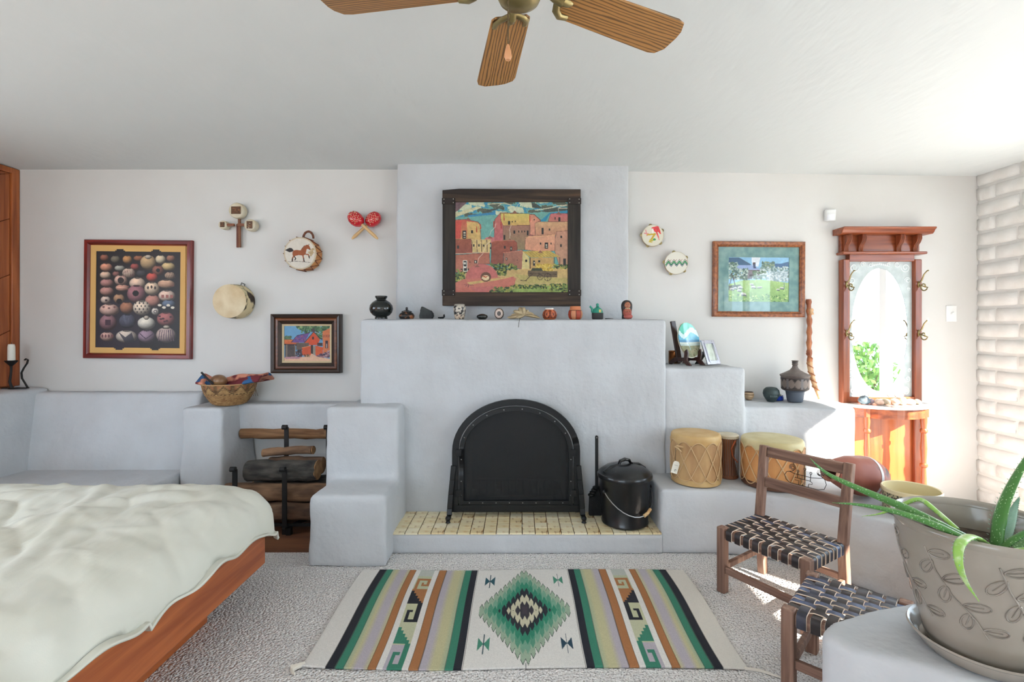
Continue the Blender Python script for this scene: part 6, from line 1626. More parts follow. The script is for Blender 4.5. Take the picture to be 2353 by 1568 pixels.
for sz, zz_ in ((1, 1.80), (-1, 0.865)):
    for sx in (-1, 1):
        spiral(sx * 0.195, zz_, 0.036, 1.5, sx * sz, PI / 2 * (1 + sx)); spiral(sx * 0.13, zz_ + sz * 0.025, 0.022, 1.4, -sx * sz, 0); spiral(sx * 0.212, zz_ - sz * 0.095, 0.024, 1.4, -sx * sz, PI)
        spiral(sx * 0.07, zz_ + sz * 0.022, 0.018, 1.3, sx * sz, 1); spiral(sx * 0.222, zz_ - sz * 0.16, 0.015, 1.3, sx * sz, 2)
    for i in range(9): b_.sphere((-0.055 + i * 0.0138, -0.0245, zz_ + sz * (0.028 - 0.012 * abs(i - 4) / 4)), (0.006, 0.0015, 0.008), 8, 5)
obj('etched_scrollwork', b_, SCROLL, mr_)['kind'] = 'stuff'
for s_ in (-1, 1):
    for zz_ in (1.70, 1.335):
        b_ = MB(); x_ = s_ * 0.270
        b_.sphere((x_, -0.058, zz_ - 0.03), (0.009, 0.006, 0.026), 12, 8)
        b_.tube([(x_, -0.06, zz_ - 0.02), (x_, -0.085, zz_ + 0.0), (x_, -0.105, zz_ + 0.04), (x_ + 0.004, -0.125, zz_ + 0.062), (x_ + 0.004, -0.138, zz_ + 0.066)], [0.0045, 0.005, 0.0045, 0.004, 0.006], 8)
        P = [(x_, -0.062 - 0.0 * i, zz_ - 0.035) for i in range(1)]
        for i in range(17): a = PI + 0.3 + i * 0.42; r_ = 0.036 * (1 - i / 22); P.append((x_ + 0.004, -0.098 + r_ * math.cos(a), zz_ - 0.048 + r_ * math.sin(a) * 1.0))
        b_.tube(P, 0.0045, 8); obj('coat_hook', b_, BRASS, ht)
# demilune shelf
def demi(r_, dep, y0_=-0.055, n=22): return [(r_ * math.cos(PI + PI * i / n), y0_ + dep * math.sin(PI + PI * i / n)) for i in range(n + 1)]
MARB = mat('white_marble', (238, 236, 232), 0.2, c2=(214, 212, 210), vscale=7, detail=6, distort=1.2, coat=0.2)
b_ = MB(); b_.prism(demi(0.315, 0.225), 0.762, 0.782, 'z'); obj('marble_top', b_, MARB, ht, bevel=0.004)
b_ = MB(); b_.band(demi(0.290, 0.20), demi(0.272, 0.182), 0.692, 0.762, 'z'); obj('apron', b_, CHX, ht, smooth=50)
hb('lower_panel', (-0.244, -0.028, 0.12), (0.244, -0.006, 0.775), CHD)
hb('base_board', (-0.244, -0.05, 0.02), (0.244, 0, 0.12), CHX)
for s_ in (-1, 1):
    b_ = MB(); M = tr(s_ * 0.205, -0.055 - 0.125, 0)
    b_.box((-0.021, -0.021, 0.70), (0.021, 0.021, 0.76), 0, M)
    b_.lathe([(0.012, 0.0), (0.020, 0.01), (0.014, 0.05), (0.022, 0.058), (0.022, 0.07), (0.015, 0.08), (0.019, 0.20), (0.014, 0.33), (0.024, 0.34), (0.024, 0.355), (0.015, 0.365), (0.021, 0.47), (0.015, 0.58), (0.024, 0.59), (0.024, 0.605), (0.016, 0.615), (0.021, 0.66), (0.021, 0.70)], 20, 0, M); obj('leg', b_, CH, ht, smooth=40)
b_ = MB(); b_.prism(demi(0.26, 0.17), 0.085, 0.105, 'z'); obj('lower_shelf', b_, CHX, ht, bevel=0.003)
for s_ in (-1, 1):
    b_ = MB(); xa, xb = sorted((s_ * 0.297, s_ * 0.244)); b_.box((xa, -0.055, 0), (xb, 0, 0.02)); obj('foot', b_, CH, ht)

# stones and shells on the marble
SH = [mat('blue_grey_stone', (112, 128, 138), 0.6, c2=(74, 88, 98), vscale=14), mat('pink_shell', (222, 196, 178), 0.45, c2=(198, 152, 130), vscale=18), mat('lavender_shell', (206, 184, 194), 0.45, c2=(176, 146, 164), vscale=14), mat('tan_stone', (206, 184, 158), 0.6, c2=(160, 134, 108), vscale=18)]
R = random.Random(11)
STN = [(-0.20, -0.09, 0.045, 0, 'blue-grey stone at the mirror stile end of the marble shelf'), (-0.135, -0.06, 0.030, 2, 'lavender shell nearest the mirror above the blue stone'), (-0.11, -0.115, 0.034, 1, 'pink shell second from the blue-grey stone'), (-0.055, -0.10, 0.036, 3, 'tan stone in the middle of the marble shelf row'), (-0.04, -0.05, 0.033, 2, 'pointed lavender shell standing behind the middle tan stone'),
       (0.005, -0.115, 0.034, 1, 'rosy shell just past the middle tan stone'), (0.065, -0.10, 0.040, 3, 'broad tan stone beyond the rosy shell'), (0.055, -0.045, 0.028, 2, 'small lavender shell against the mirror glass'), (0.135, -0.09, 0.036, 1, 'pale pink shell near the brick wall end of the shelf'), (0.20, -0.07, 0.032, 3, 'last tan stone at the brick wall end of the marble shelf')]
for (x_, y_, r_, mi, lab_) in STN:
    b_ = MB(); r_ *= 0.92; b_.sphere((0, 0, 0), (r_ * R.uniform(0.9, 1.15), r_ * R.uniform(0.7, 0.95), r_ * R.uniform(0.62, 0.8)), 18, 12)
    me = b_.mesh('shelf_stone'); off = Vector((R.random() * 9, R.random() * 9, 0))
    for v in me.vertices: v.co *= 1 + 0.22 * noise.noise(v.co * 38 + off) + 0.1 * noise.noise(v.co * 90 + off)
    zmin = min(v.co.z for v in me.vertices); me.transform(tr(0, 0, -zmin))
    o = obj('shell' if mi in (1, 2) else 'stone', me, SH[mi], smooth=60); o.location = (HTX + x_, HTY - 0.055 + y_, 0.7822); o.rotation_euler = (0, 0, R.random() * 6)
    tag(o, lab_, 'shell' if mi in (1, 2) else 'stone', 'stones and shells on the marble shelf')

# ================================================================== woven seats
WOODC = wood('weathered_brown_wood', (150, 116, 98), (112, 82, 68), 'z', 0.7, 45, bump=0.35, c3=(176, 146, 128))
WOODCX = wood('weathered_brown_wood_level', (148, 114, 97), (110, 80, 66), 'x', 0.7, 45, bump=0.35, c3=(174, 144, 126))
HIDES = [mat('black_hide', (30, 25, 26), 0.45, c2=(52, 42, 42), vscale=40, stretch=(0.3, 1, 1)), mat('brown_hide', (56, 42, 42), 0.45, c2=(36, 28, 29), vscale=40), mat('blue_grey_hide', (82, 98, 132), 0.38, c2=(52, 60, 84), vscale=30), mat('slate_hide', (58, 62, 78), 0.4, c2=(38, 38, 46), vscale=35)]
EDGE = mat('cream_hide_edge', (232, 212, 190), 0.8)
def strap(pts, wv, side, m_, root, nm='strap'):
    """flat strip along pts; side = width direction; raw cream edges and underside"""
    side = Vector(side); th = 0.0035
    b_ = MB(); vs_, fs_, ms = [], [], []
    n = len(pts)
    for i, p in enumerate(pts):
        p = Vector(p); t = (Vector(pts[min(i + 1, n - 1)]) - Vector(pts[max(i - 1, 0)])).normalized(); up = side.cross(t).normalized()
        w2 = wv / 2
        vs_ += [p - side * w2, p - side * (w2 - 0.0016) + up * th, p + side * (w2 - 0.0016) + up * th, p + side * w2]
    for i in range(n - 1):
        a = 4 * i; c = a + 4
        for k_, mi in ((0, 1), (1, 0), (2, 1), (3, 1)):
            k2 = (k_ + 1) % 4
            b_.f.append((a + k_, a + k2, c + k2, c + k_)); b_.m.append(mi)
    b_.f += [(0, 3, 2, 1), (4 * n - 4, 4 * n - 3, 4 * n - 2, 4 * n - 1)]; b_.m += [1, 1]
    b_.v = [Vector(v) for v in vs_]
    return obj(nm, b_, [m_, EDGE], root, smooth=50)
def woven(root, hx, hy, z, nx, ny, wx, wy, seed, blue, inset=0.026):
    """straps along y (nx of them) and along x (ny), over and under, wrapped round the rails whose outer faces are at hx, hy"""
    R = random.Random(seed); amp = 0.0030
    ax, ay = hx - inset - 0.006, hy - inset - 0.006
    xs = [-ax + 2 * ax * (i + 0.5) / nx for i in range(nx)]; ys = [-ay + 2 * ay * (j + 0.5) / ny for j in range(ny)]
    def run(h, marks, par):
        e = h + 0.002
        P = [(-h + 0.004, z - 0.050), (-e, z - 0.046), (-e, z - 0.024), (-e, z - 0.006), (-e + 0.006, z + 0.0005)]
        dlt = (marks[1] - marks[0]) * 0.28
        for k_, mk in enumerate(marks):
            s_ = (1 if (k_ + par) % 2 == 0 else -1) * amp
            P += [(mk - dlt, z + s_), (mk + dlt, z + s_)]
        P += [(e - 0.006, z + 0.0005), (e, z - 0.006), (e, z - 0.024), (e, z - 0.046), (h - 0.004, z - 0.050)]
        return P
    for i, x in enumerate(xs):
        strap([(x, u, w) for u, w in run(hy, ys, i)], wx * R.uniform(0.94, 1.05), (1, 0, 0), HIDES[R.choice(blue[0])], root)
    for j, y in enumerate(ys):
        strap([(u, y, w) for u, w in run(hx, xs, j + 1)], wy * R.uniform(0.9, 1.08), (0, -1, 0), HIDES[R.choice(blue[1])], root)

# low chair
ch = thing('low_chair', 'low wooden chair with woven black hide seat and wire ornament in its back', 'chair', (1.290, 2.425, 0), rotz=math.radians(-57))
hx, hy = 0.208, 0.165
def cbar(nm, a, b2, w_, h_, m_=WOODC, up=(0, 0, 1), bev=0.004, root=ch):
    b_ = MB(); b_.bar(a, b2, w_, h_, up=up); return obj(nm, b_, m_, root, bevel=bev)
ZSEAT = 0.325
for s_ in (-1, 1):
    cbar('leg', (s_ * hx, -hy, 0), (s_ * hx, -hy, ZSEAT + 0.006), 0.042, 0.042)
    cbar('leg', (s_ * hx, hy + 0.03, 0), (s_ * hx, hy, ZSEAT), 0.040, 0.040)
    cbar('back_post', (s_ * hx, hy, ZSEAT - 0.01), (s_ * hx * 1.02, hy + 0.055, 0.695), 0.042, 0.036)
    cbar('side_rail', (s_ * hx, -hy + 0.02, ZSEAT - 0.026), (s_ * hx, hy - 0.02, ZSEAT - 0.026), 0.022, 0.040)
    cbar('side_stretcher', (s_ * hx, -hy + 0.02, 0.125), (s_ * hx, hy, 0.135), 0.022, 0.030)
for (y_, nm) in ((-hy, 'front_rail'), (hy, 'rear_rail')): cbar(nm, (-hx + 0.02, y_, ZSEAT - 0.026), (hx - 0.02, y_, ZSEAT - 0.026), 0.022, 0.040, WOODCX)
cbar('front_stretcher', (-hx + 0.02, -hy, 0.118), (hx - 0.02, -hy, 0.118), 0.022, 0.034, WOODCX)
cbar('rear_stretcher', (-hx + 0.02, hy + 0.014, 0.15), (hx - 0.02, hy + 0.014, 0.15), 0.022, 0.030, WOODCX)
yb = lambda z: hy + 0.055 * (z - ZSEAT) / 0.37
cbar('top_slat', (-hx + 0.018, yb(0.665), 0.665), (hx - 0.018, yb(0.665), 0.665), 0.022, 0.054, WOODCX)
cbar('lower_slat', (-hx + 0.018, yb(0.505), 0.505), (hx - 0.018, yb(0.505), 0.505), 0.022, 0.052, WOODCX)
woven(ch, hx + 0.011, hy + 0.011, ZSEAT, 8, 8, 0.034, 0.029, 3, ([0, 0, 0, 1], [0, 1, 2, 3, 3]))
# wrought wire ornament between the two slats
OW = mat('dark_wire', (62, 54, 48), 0.45, 0.7)
ow = bpy.data.objects.new('wire_ornament', None); COL.objects.link(ow); ow.parent = ch
zc_ = 0.585
def wire(pts, r_=0.0016):
    b_ = MB(); b_.tube([(x, yb(zc_ + z) - 0.004, zc_ + z) for x, z in pts], r_, 5); obj('wire', b_, OW, ow)
oc = 0.012
def spir(cx_, cz_, sgn):
    P = [(cx_ + sgn * (0.004 + 0.014 * i / 30) * math.cos(2.6 * 2 * PI * i / 30), cz_ + (0.004 + 0.014 * i / 30) * math.sin(2.6 * 2 * PI * i / 30)) for i in range(31)]
    wire(P)
spir(-0.062 + oc, 0.030, 1); spir(0.074 + oc, 0.032, -1)
wire([(-0.062 + oc, 0.052), (-0.058 + oc, 0.046)])
wire([(-0.048 + oc, 0.024), (-0.062 + oc, 0.010), (-0.090 + oc, 0.002), (-0.100 + oc, -0.016), (-0.092 + oc, -0.038), (-0.07 + oc, -0.050), (0.0 + oc, -0.050), (0.072 + oc, -0.050), (0.098 + oc, -0.040), (0.106 + oc, -0.016), (0.098 + oc, 0.006), (0.076 + oc, 0.020), (0.060 + oc, 0.028)])
wire([(-0.078 + oc, 0.006), (-0.05 + oc, 0.000), (-0.034 + oc, 0.0), (0.036 + oc, 0.0), (0.07 + oc, 0.006), (0.09 + oc, 0.012)])
wire([(-0.048 + oc, -0.018), (-0.034 + oc, -0.018), (0.028 + oc, -0.018), (0.040 + oc, -0.024), (0.040 + oc, -0.032), (0.024 + oc, -0.034), (0.022 + oc, -0.050)])
wire([(-0.046 + oc, -0.030), (-0.026 + oc, -0.030), (-0.026 + oc, -0.050)])
for x_, h_ in ((-0.034, 0.012), (0.0, 0.030), (0.030, 0.016)):
    wire([(x_ + oc, -0.018), (x_ + oc, h_)])
    wire([(x_ + oc + 0.005 * math.cos(a), h_ + 0.005 + 0.005 * math.sin(a)) for a in [2 * PI * i / 10 for i in range(11)]])

# stool
so = thing('footstool', 'low wooden footstool with woven black and blue-grey hide seat', 'stool', (1.215, 1.815, 0), rotz=math.radians(-43))
sx_, sy_ = 0.155, 0.172; ZST = 0.318
for a in (-1, 1):
    for c in (-1, 1): cbar('leg', (a * sx_, c * sy_, 0), (a * sx_, c * sy_, ZST + 0.008), 0.044, 0.044, root=so)
    cbar('side_rail', (a * sx_, -sy_ + 0.02, ZST - 0.026), (a * sx_, sy_ - 0.02, ZST - 0.026), 0.022, 0.040, root=so)
    cbar('end_rail', (-sx_ + 0.02, a * sy_, ZST - 0.026), (sx_ - 0.02, a * sy_, ZST - 0.026), 0.022, 0.040, WOODCX, root=so)
    cbar('side_stretcher', (a * sx_, -sy_ + 0.02, 0.105), (a * sx_, sy_ - 0.02, 0.105), 0.022, 0.032, root=so)
    cbar('end_stretcher', (-sx_ + 0.02, a * sy_, 0.13), (sx_ - 0.02, a * sy_, 0.13), 0.022, 0.032, WOODCX, root=so)
woven(so, sx_ + 0.011, sy_ + 0.011, ZST, 6, 8, 0.036, 0.030, 8, ([0, 0, 1, 3], [2, 2, 3, 2, 1]))

# ================================================================== rug
RX0, RX1, RY0, RY1 = -0.865, 0.905, 1.935, 2.715
rug = thing('woven_rug', 'striped wool rug with green serrated diamond centre lying on the carpet', 'rug', ((RX0 + RX1) / 2, (RY0 + RY1) / 2, 0.0))
W_, H_ = RX1 - RX0, RY1 - RY0
cv = Canvas(700, 308, (226, 222, 216), (0, 0, 1570, 690))     # drawing units: 1570 across, 690 deep
BK, GN, SG, TN, LV, BN, WH = (34, 36, 44), (60, 130, 106), (168, 180, 152), (196, 190, 150), (184, 176, 184), (172, 116, 72), (228, 224, 218)
def stripe(a, b2, c, **k): cv.rect(a, -5, b2, 700, c, **k)
def blend(a, b2, cols):
    n = len(cols) - 1
    for i in range(n):
        m = (cv.X >= a + (b2 - a) * i / n) & (cv.X < a + (b2 - a) * (i + 1) / n)
        cv.put(m, cols[i], c2=cols[i + 1], grad='x')
def half(f):
    """one striped end: f maps 0..565 (outer edge -> field) to drawing x"""
    def st(a, b2, c, **k):
        x0_, x1_ = sorted((f(a), f(b2))); stripe(x0_, x1_, c, **k)
    def bl(a, b2, cols):
        x0_, x1_ = f(a), f(b2)
        if x0_ > x1_: x0_, x1_, cols = x1_, x0_, cols[::-1]
        blend(x0_, x1_, cols)
    st(88, 118, BK); st(118, 152, GN); bl(152, 236, [SG, TN, LV, LV, TN]); st(236, 268, BN); st(268, 290, WH); st(290, 356, SG); st(356, 378, WH); st(378, 414, BN)
    bl(414, 506, [LV, LV, TN, TN, SG]); st(506, 536, GN); st(536, 566, BK)
    for a in (86, 121, 152, 236, 266, 380, 415, 506, 569): st(a - 1.5, a + 1.5, (74, 66, 60), alpha=0.6)
half(lambda u: u); half(lambda u: 1570 - u)
def motif(x0_, flip):
    w_ = 66
    def rc(u0, u1, v0, v1, c):
        xa, xb = (x0_ + w_ * u0, x0_ + w_ * u1) if not flip else (x0_ + w_ * (1 - u1), x0_ + w_ * (1 - u0))
        cv.rect(xa, v0, xb, v1, c)
    rc(0, 1, 0, 60, (188, 192, 184)); rc(0, 1, 60, 175, (186, 192, 160)); rc(0, 1, 175, 290, BN); rc(0, 1, 290, 420, (196, 196, 160)); rc(0, 1, 420, 560, (196, 196, 164)); rc(0, 1, 560, 690, LV)
    rc(0.05, 1, 82, 100, BN); rc(0.05, 0.25, 82, 176, BN); rc(0.8, 1, 82, 150, BN); rc(0.45, 1, 135, 150, BN); rc(0.45, 0.6, 118, 150, BN)
    for i in range(5): rc(0, 0.18 + 0.17 * i, 190 + i * 20, 212 + i * 20, BK)
    rc(0.7, 1, 285, 420, BK); rc(0.15, 1, 400, 420, BK); rc(0.15, 0.35, 340, 420, BK); rc(0.15, 0.55, 335, 352, BK)
    for i in range(5): rc(0, 0.18 + 0.17 * i, 452 + i * 20, 474 + i * 20, GN)
    rc(0.72, 1, 550, 690, GN); rc(0.2, 1, 665, 690, GN); rc(0.2, 0.4, 606, 690, GN); rc(0.2, 0.6, 600, 618, GN)
motif(290, False); motif(1214, True)
# serrated diamond
dx, dy = np.abs(cv.X - 790) , np.abs(cv.Y - 345)
cwid = 19.0; ncol = 10
ci = np.floor(dx / cwid); fr = dx / cwid - ci
bound = 322 * (1 - ci / (ncol + 0.3)) + 14 - 34 * np.abs(fr - 0.5) * 2 * 0.9
lev = bound - dy
inside = (lev > 0) & (ci < ncol)
cv.put(inside, (38, 44, 46))
st_ = 52.0
lv_ = np.floor((lev - 7) / st_)
ringc = [(158, 178, 154), (120, 164, 140), (52, 136, 108), (40, 42, 50), (206, 200, 172), (60, 56, 62)]
for i, c in enumerate(ringc):
    m = inside & (lev > 7) & ((lv_ == i) if i < 5 else (lv_ >= 5))
    cv.put(m, c, vary=0.05)
cv.put((lv_ >= 1) & inside & (np.mod(ci, 2) == 1) & (lv_ == 1), (88, 150, 124)); cv.put((dx < 10) & (dy < 26), (70, 62, 70))
cv.line([(790, 0), (790, 22)], 2.5, BK); cv.line([(790, 668), (790, 690)], 2.5, BK)
for (bx, by, c) in ((632, 105, (40, 84, 96)), (948, 105, (72, 140, 116)), (632, 560, (72, 140, 116)), (948, 560, (36, 66, 84))):
    cv.poly([(bx - 22, by - 38), (bx, by), (bx - 22, by + 38)], c); cv.poly([(bx + 22, by - 38), (bx, by), (bx + 22, by + 38)], c); cv.line([(bx, by - 56), (bx, by + 56)], 3.5, (60, 84, 90))
cv.a *= (0.96 + 0.08 * cv.nz)[..., None]
yyd = (cv.Y / 690); cv.put((cv.X > 1482), (222, 214, 200), alpha=0.5)
def rugz(X, Y):
    e = np.minimum(W_ / 2 - np.abs(X), H_ / 2 - np.abs(Y))
    return 0.010 + 0.0025 * np.sin(X * 9 + Y * 4) * np.sin(Y * 7) + 0.006 * np.exp(-((X + W_ / 2) ** 2 + (Y + H_ / 2) ** 2) / 0.004)
me = canvas_mesh('weave', cv, W_, H_, plane='xy', bow=rugz)
co = np.zeros(len(me.vertices) * 3); me.vertices.foreach_get('co', co); co = co.reshape(-1, 3)
co[:, 0] += 0.012 * np.sin(co[:, 1] * 7 + 0.5) * (co[:, 0] / W_) * 1.2; co[:, 1] += 0.008 * np.sin(co[:, 0] * 4.2)
me.vertices.foreach_set('co', co.reshape(-1))
RUGM = paint_mat('woven_wool', 0.95, bump=(420.0, 0.6, 0.003, dict(stretch=(1, 0.35, 1))), grain=(300.0, 0.10))
o = obj('weave', me, RUGM, rug, fix=False, smooth=0); sd = o.modifiers.new('thick', 'SOLIDIFY'); sd.thickness = 0.007; sd.offset = -1
WOOL = mat('white_wool', (226, 218, 204), 0.95, bump=(200, 0.4, 0.003))
b_ = MB(); b_.tube([(W_ / 2 - 0.02, -H_ / 2 - 0.004, 0.008), (W_ / 2 + 0.03, -H_ / 2 - 0.01, 0.007), (W_ / 2 + 0.07, -H_ / 2 - 0.03, 0.006), (W_ / 2 + 0.10, -H_ / 2 - 0.05, 0.005)], [0.006, 0.006, 0.005, 0.003], 6); obj('corner_tassel', b_, WOOL, rug)
b_ = MB()
for i in range(7): a = PI + 0.1 + i * 0.2; b_.tube([(-W_ / 2 + 0.012, -H_ / 2 + 0.02, 0.012), (-W_ / 2 - 0.012 + 0.02 * math.cos(a), -H_ / 2 + 0.02 * math.sin(a), 0.014), (-W_ / 2 + 0.012 + 0.05 * math.cos(a), -H_ / 2 + 0.02 + 0.06 * math.sin(a), 0.006)], [0.008, 0.007, 0.003], 6)
obj('corner_tassel', b_, WOOL, rug)

# ================================================================== platform bed
TEAK = wood('orange_teak', (190, 104, 52), (156, 76, 34), 'y', 0.4, 22, coat=0.15, c3=(206, 122, 66))
TEAKX = wood('orange_teak_cross', (186, 102, 52), (154, 76, 34), 'x', 0.4, 22, coat=0.15)
BXR, BYF = -1.275, 2.47
bed = thing('platform_bed', 'low orange wooden platform bed frame with recessed plinth', 'bed', (-2.2, 1.5, 0))
def bb(nm, lo, hi, m_=TEAK): 
    b_ = MB(); b_.box(lo, hi); return obj(nm, b_, m_, bed, world=True, bevel=0.004)
bb('side_rail', (BXR - 0.03, 0.35, 0.165), (BXR, BYF, 0.375)); bb('side_rail', (-3.20, 0.35, 0.165), (-3.17, BYF, 0.40))
bb('foot_rail', (-3.17, BYF - 0.03, 0.165), (BXR - 0.03, BYF, 0.40), TEAKX); bb('head_rail', (-3.17, 0.35, 0.165), (BXR - 0.03, 0.38, 0.40), TEAKX)
bb('plinth', (-3.05, 0.5, 0.0), (-1.425, 2.25, 0.162)); bb('deck', (-3.17, 0.38, 0.17), (BXR - 0.03, BYF - 0.03, 0.20), TEAKX)
MATT = mat('white_ticking', (226, 222, 212), 0.9)
b_ = MB(); b_.box((-3.14, 0.41, 0.202), (BXR - 0.045, BYF - 0.045, 0.475)); o = obj('mattress', b_, MATT, bevel=0.05, bseg=4); tag(o, 'white mattress beneath the cream duvet on the platform bed', 'mattress')
# duvet: a draped sheet over the mattress
DUV = mat('cream_cotton', (224, 222, 210), 0.9, c2=(217, 214, 199), vscale=3, spec=0.2, bump=[(300.0, 0.12, 0.002), (14.0, 0.35, 0.02, dict(stretch=(1, 0.5, 1)))])
nx, ny = 210, 190
UX0, UX1, UY0, UY1 = -3.42, -1.09, 0.25, 2.70       # unrolled extents
vs_, fs_ = [], []
EX, EY, RC = BXR + 0.045, BYF + 0.09, 0.16          # where the cloth turns down, and corner radius
def drape(u, w):
    """rounded shoulder then drop: distance past the edge -> (outward shift, drop)"""
    if u <= -w: return 0.0, 0.0
    return None
for j in range(ny):
    for i in range(nx):
        X_ = UX0 + (UX1 - UX0) * i / (nx - 1); Y_ = UY0 + (UY1 - UY0) * j / (ny - 1)
        # signed distance outside a rounded rectangle
        qx, qy = X_ - (EX - 0.16), Y_ - (EY - 0.16)
        d = math.hypot(max(qx, 0), max(qy, 0)) + min(max(qx, qy), 0) - 0.16
        dl = -3.25 - X_; d = max(d, dl)
        s_ = 0.42                                     # width of the soft shoulder
        k_ = min(max((d + s_) / s_, 0.0), 1.6)
        P = Vector((X_ * 1.7, Y_ * 1.7, 0))
        fold = 0.016 * noise.noise(Vector((X_ * 1.1 + Y_ * 1.4, X_ * 4.2 - Y_ * 3.0, 1))) + 0.009 * noise.noise(Vector((X_ * 9 + Y_ * 4, Y_ * 6 - X_ * 2, 4))) + 0.005 * noise.noise(Vector((X_ * 20, Y_ * 17, 2)))
        r1 = -0.012 * math.exp(-(((X_ + 1.9) * 0.62 - (Y_ - 2.0) * 0.78) / 0.035) ** 2) * (1 if Y_ > 1.2 else 0.4)
        r2 = -0.009 * math.exp(-(((X_ + 2.3) * 0.5 - (Y_ - 1.7) * 0.86) / 0.03) ** 2)
        r3 = 0.010 * math.exp(-(((X_ + 1.75) * 0.9 + (Y_ - 1.9) * 0.43) / 0.025) ** 2)
        rg = (1 - abs(noise.noise(Vector((X_ * 1.6 + Y_ * 2.2, Y_ * 2.6 - X_ * 2.0, 7)))) * 3.2); rg = max(0, rg) ** 2; rg2 = max(0, 1 - abs(noise.noise(Vector((X_ * 5 - Y_ * 2, Y_ * 4 + X_ * 3, 9)))) * 4) ** 2
        z = 0.605 - 0.03 * max(0, 1.9 - Y_) + 1.1 * fold - 0.016 * rg + 0.006 * rg2 + r1 + r2 + r3
        z -= 0.19 * (1 - math.sqrt(max(0.0, 1 - min(k_, 1.0) ** 2.2))) + (0.6 * d if d > 0 else 0)
        hang = max(0.0, d)
        z_floor = 0.372 + 0.012 * math.sin(Y_ * 9 + X_ * 3) + 0.012 * math.sin(Y_ * 23) + (0.03 if Y_ < 1.6 else 0)
        # pull the hanging cloth in so that it drops instead of spreading
        nxv, nyv = (max(qx, 0), max(qy, 0)); ln = math.hypot(nxv, nyv) or 1
        XX, YY = X_, Y_
        if d > 0:
            pull = d * 0.80
            if dl < d - 1e-6 or True:
                XX -= nxv / ln * pull; YY -= nyv / ln * pull
                bul = 0.010 * math.sin(14 * (X_ - Y_)) * min(1, d / 0.1); XX += nxv / ln * bul; YY += nyv / ln * bul
            z -= d * 0.9
        corner = max(0, min(1, (qx + 0.05) / 0.25)) * max(0, min(1, (qy + 0.05) / 0.25))
        z = max(z, z_floor - 0.115 * corner) + (0.0 if d < 0 else 0.0)
        vs_.append((XX, YY, z))
for j in range(ny - 1):
    for i in range(nx - 1): fs_.append((j * nx + i, j * nx + i + 1, (j + 1) * nx + i + 1, (j + 1) * nx + i))
b_ = MB(); b_.add(vs_, fs_)
o = obj('duvet', b_, DUV, smooth=80); tag(o, 'rumpled cream cotton duvet spread over the platform bed', 'duvet')
sd = o.modifiers.new('thick', 'SOLIDIFY'); sd.thickness = 0.010; sd.offset = -1

# ================================================================== ceiling fan
FX, FY, FZ = 0.0, 1.29, 2.25
fan = thing('ceiling_fan', 'ceiling fan with five oak blades, brass fittings and a pull chain', 'ceiling fan', (FX, FY, 2.545))
fz = FZ - 2.545
OAKB = None
def oak():
    m, nt, b = _nodes('oak_blade')
    tc = nt.nodes.new('ShaderNodeTexCoord'); mp = nt.nodes.new('ShaderNodeMapping'); mp.inputs['Scale'].default_value = (0.9, 9, 1)
    nt.links.new(tc.outputs['Object'], mp.inputs['Vector'])
    w_ = nt.nodes.new('ShaderNodeTexWave'); w_.wave_type = 'BANDS'; w_.bands_direction = 'Y'; w_.inputs['Scale'].default_value = 3.4; w_.inputs['Distortion'].default_value = 9.0; w_.inputs['Detail'].default_value = 4; w_.inputs['Detail Scale'].default_value = 0.8
    nt.links.new(mp.outputs[0], w_.inputs['Vector'])
    r = nt.nodes.new('ShaderNodeValToRGB'); r.color_ramp.elements[0].position = 0.10; r.color_ramp.elements[0].color = S((110, 78, 44)); r.color_ramp.elements[1].position = 0.45; r.color_ramp.elements[1].color = S((168, 120, 66))
    nt.links.new(w_.outputs[0], r.inputs[0]); nt.links.new(r.outputs[0], b.inputs['Base Color'])
    b.inputs['Roughness'].default_value = 0.42
    return m
OAKB = oak()
b_ = MB(); b_.lathe([(0.001, 0.0), (0.065, 0.0), (0.062, -0.03), (0.03, -0.055), (0.013, -0.06), (0.013, -0.17), (0.03, -0.175)], 28); obj('canopy_and_rod', b_, BRASS, fan)
b_ = MB(); b_.lathe([(0.03, fz + 0.125), (0.085, fz + 0.115), (0.105, fz + 0.09), (0.108, fz + 0.04), (0.095, fz + 0.012), (0.07, fz + 0.004), (0.001, fz + 0.004)], 36); obj('motor_housing', b_, BRASS, fan, smooth=50)
b_ = MB(); b_.lathe([(0.062, fz + 0.006), (0.064, fz - 0.02), (0.052, fz - 0.045), (0.030, fz - 0.058), (0.001, fz - 0.062)], 32); obj('switch_housing', b_, BRASS, fan, smooth=60)
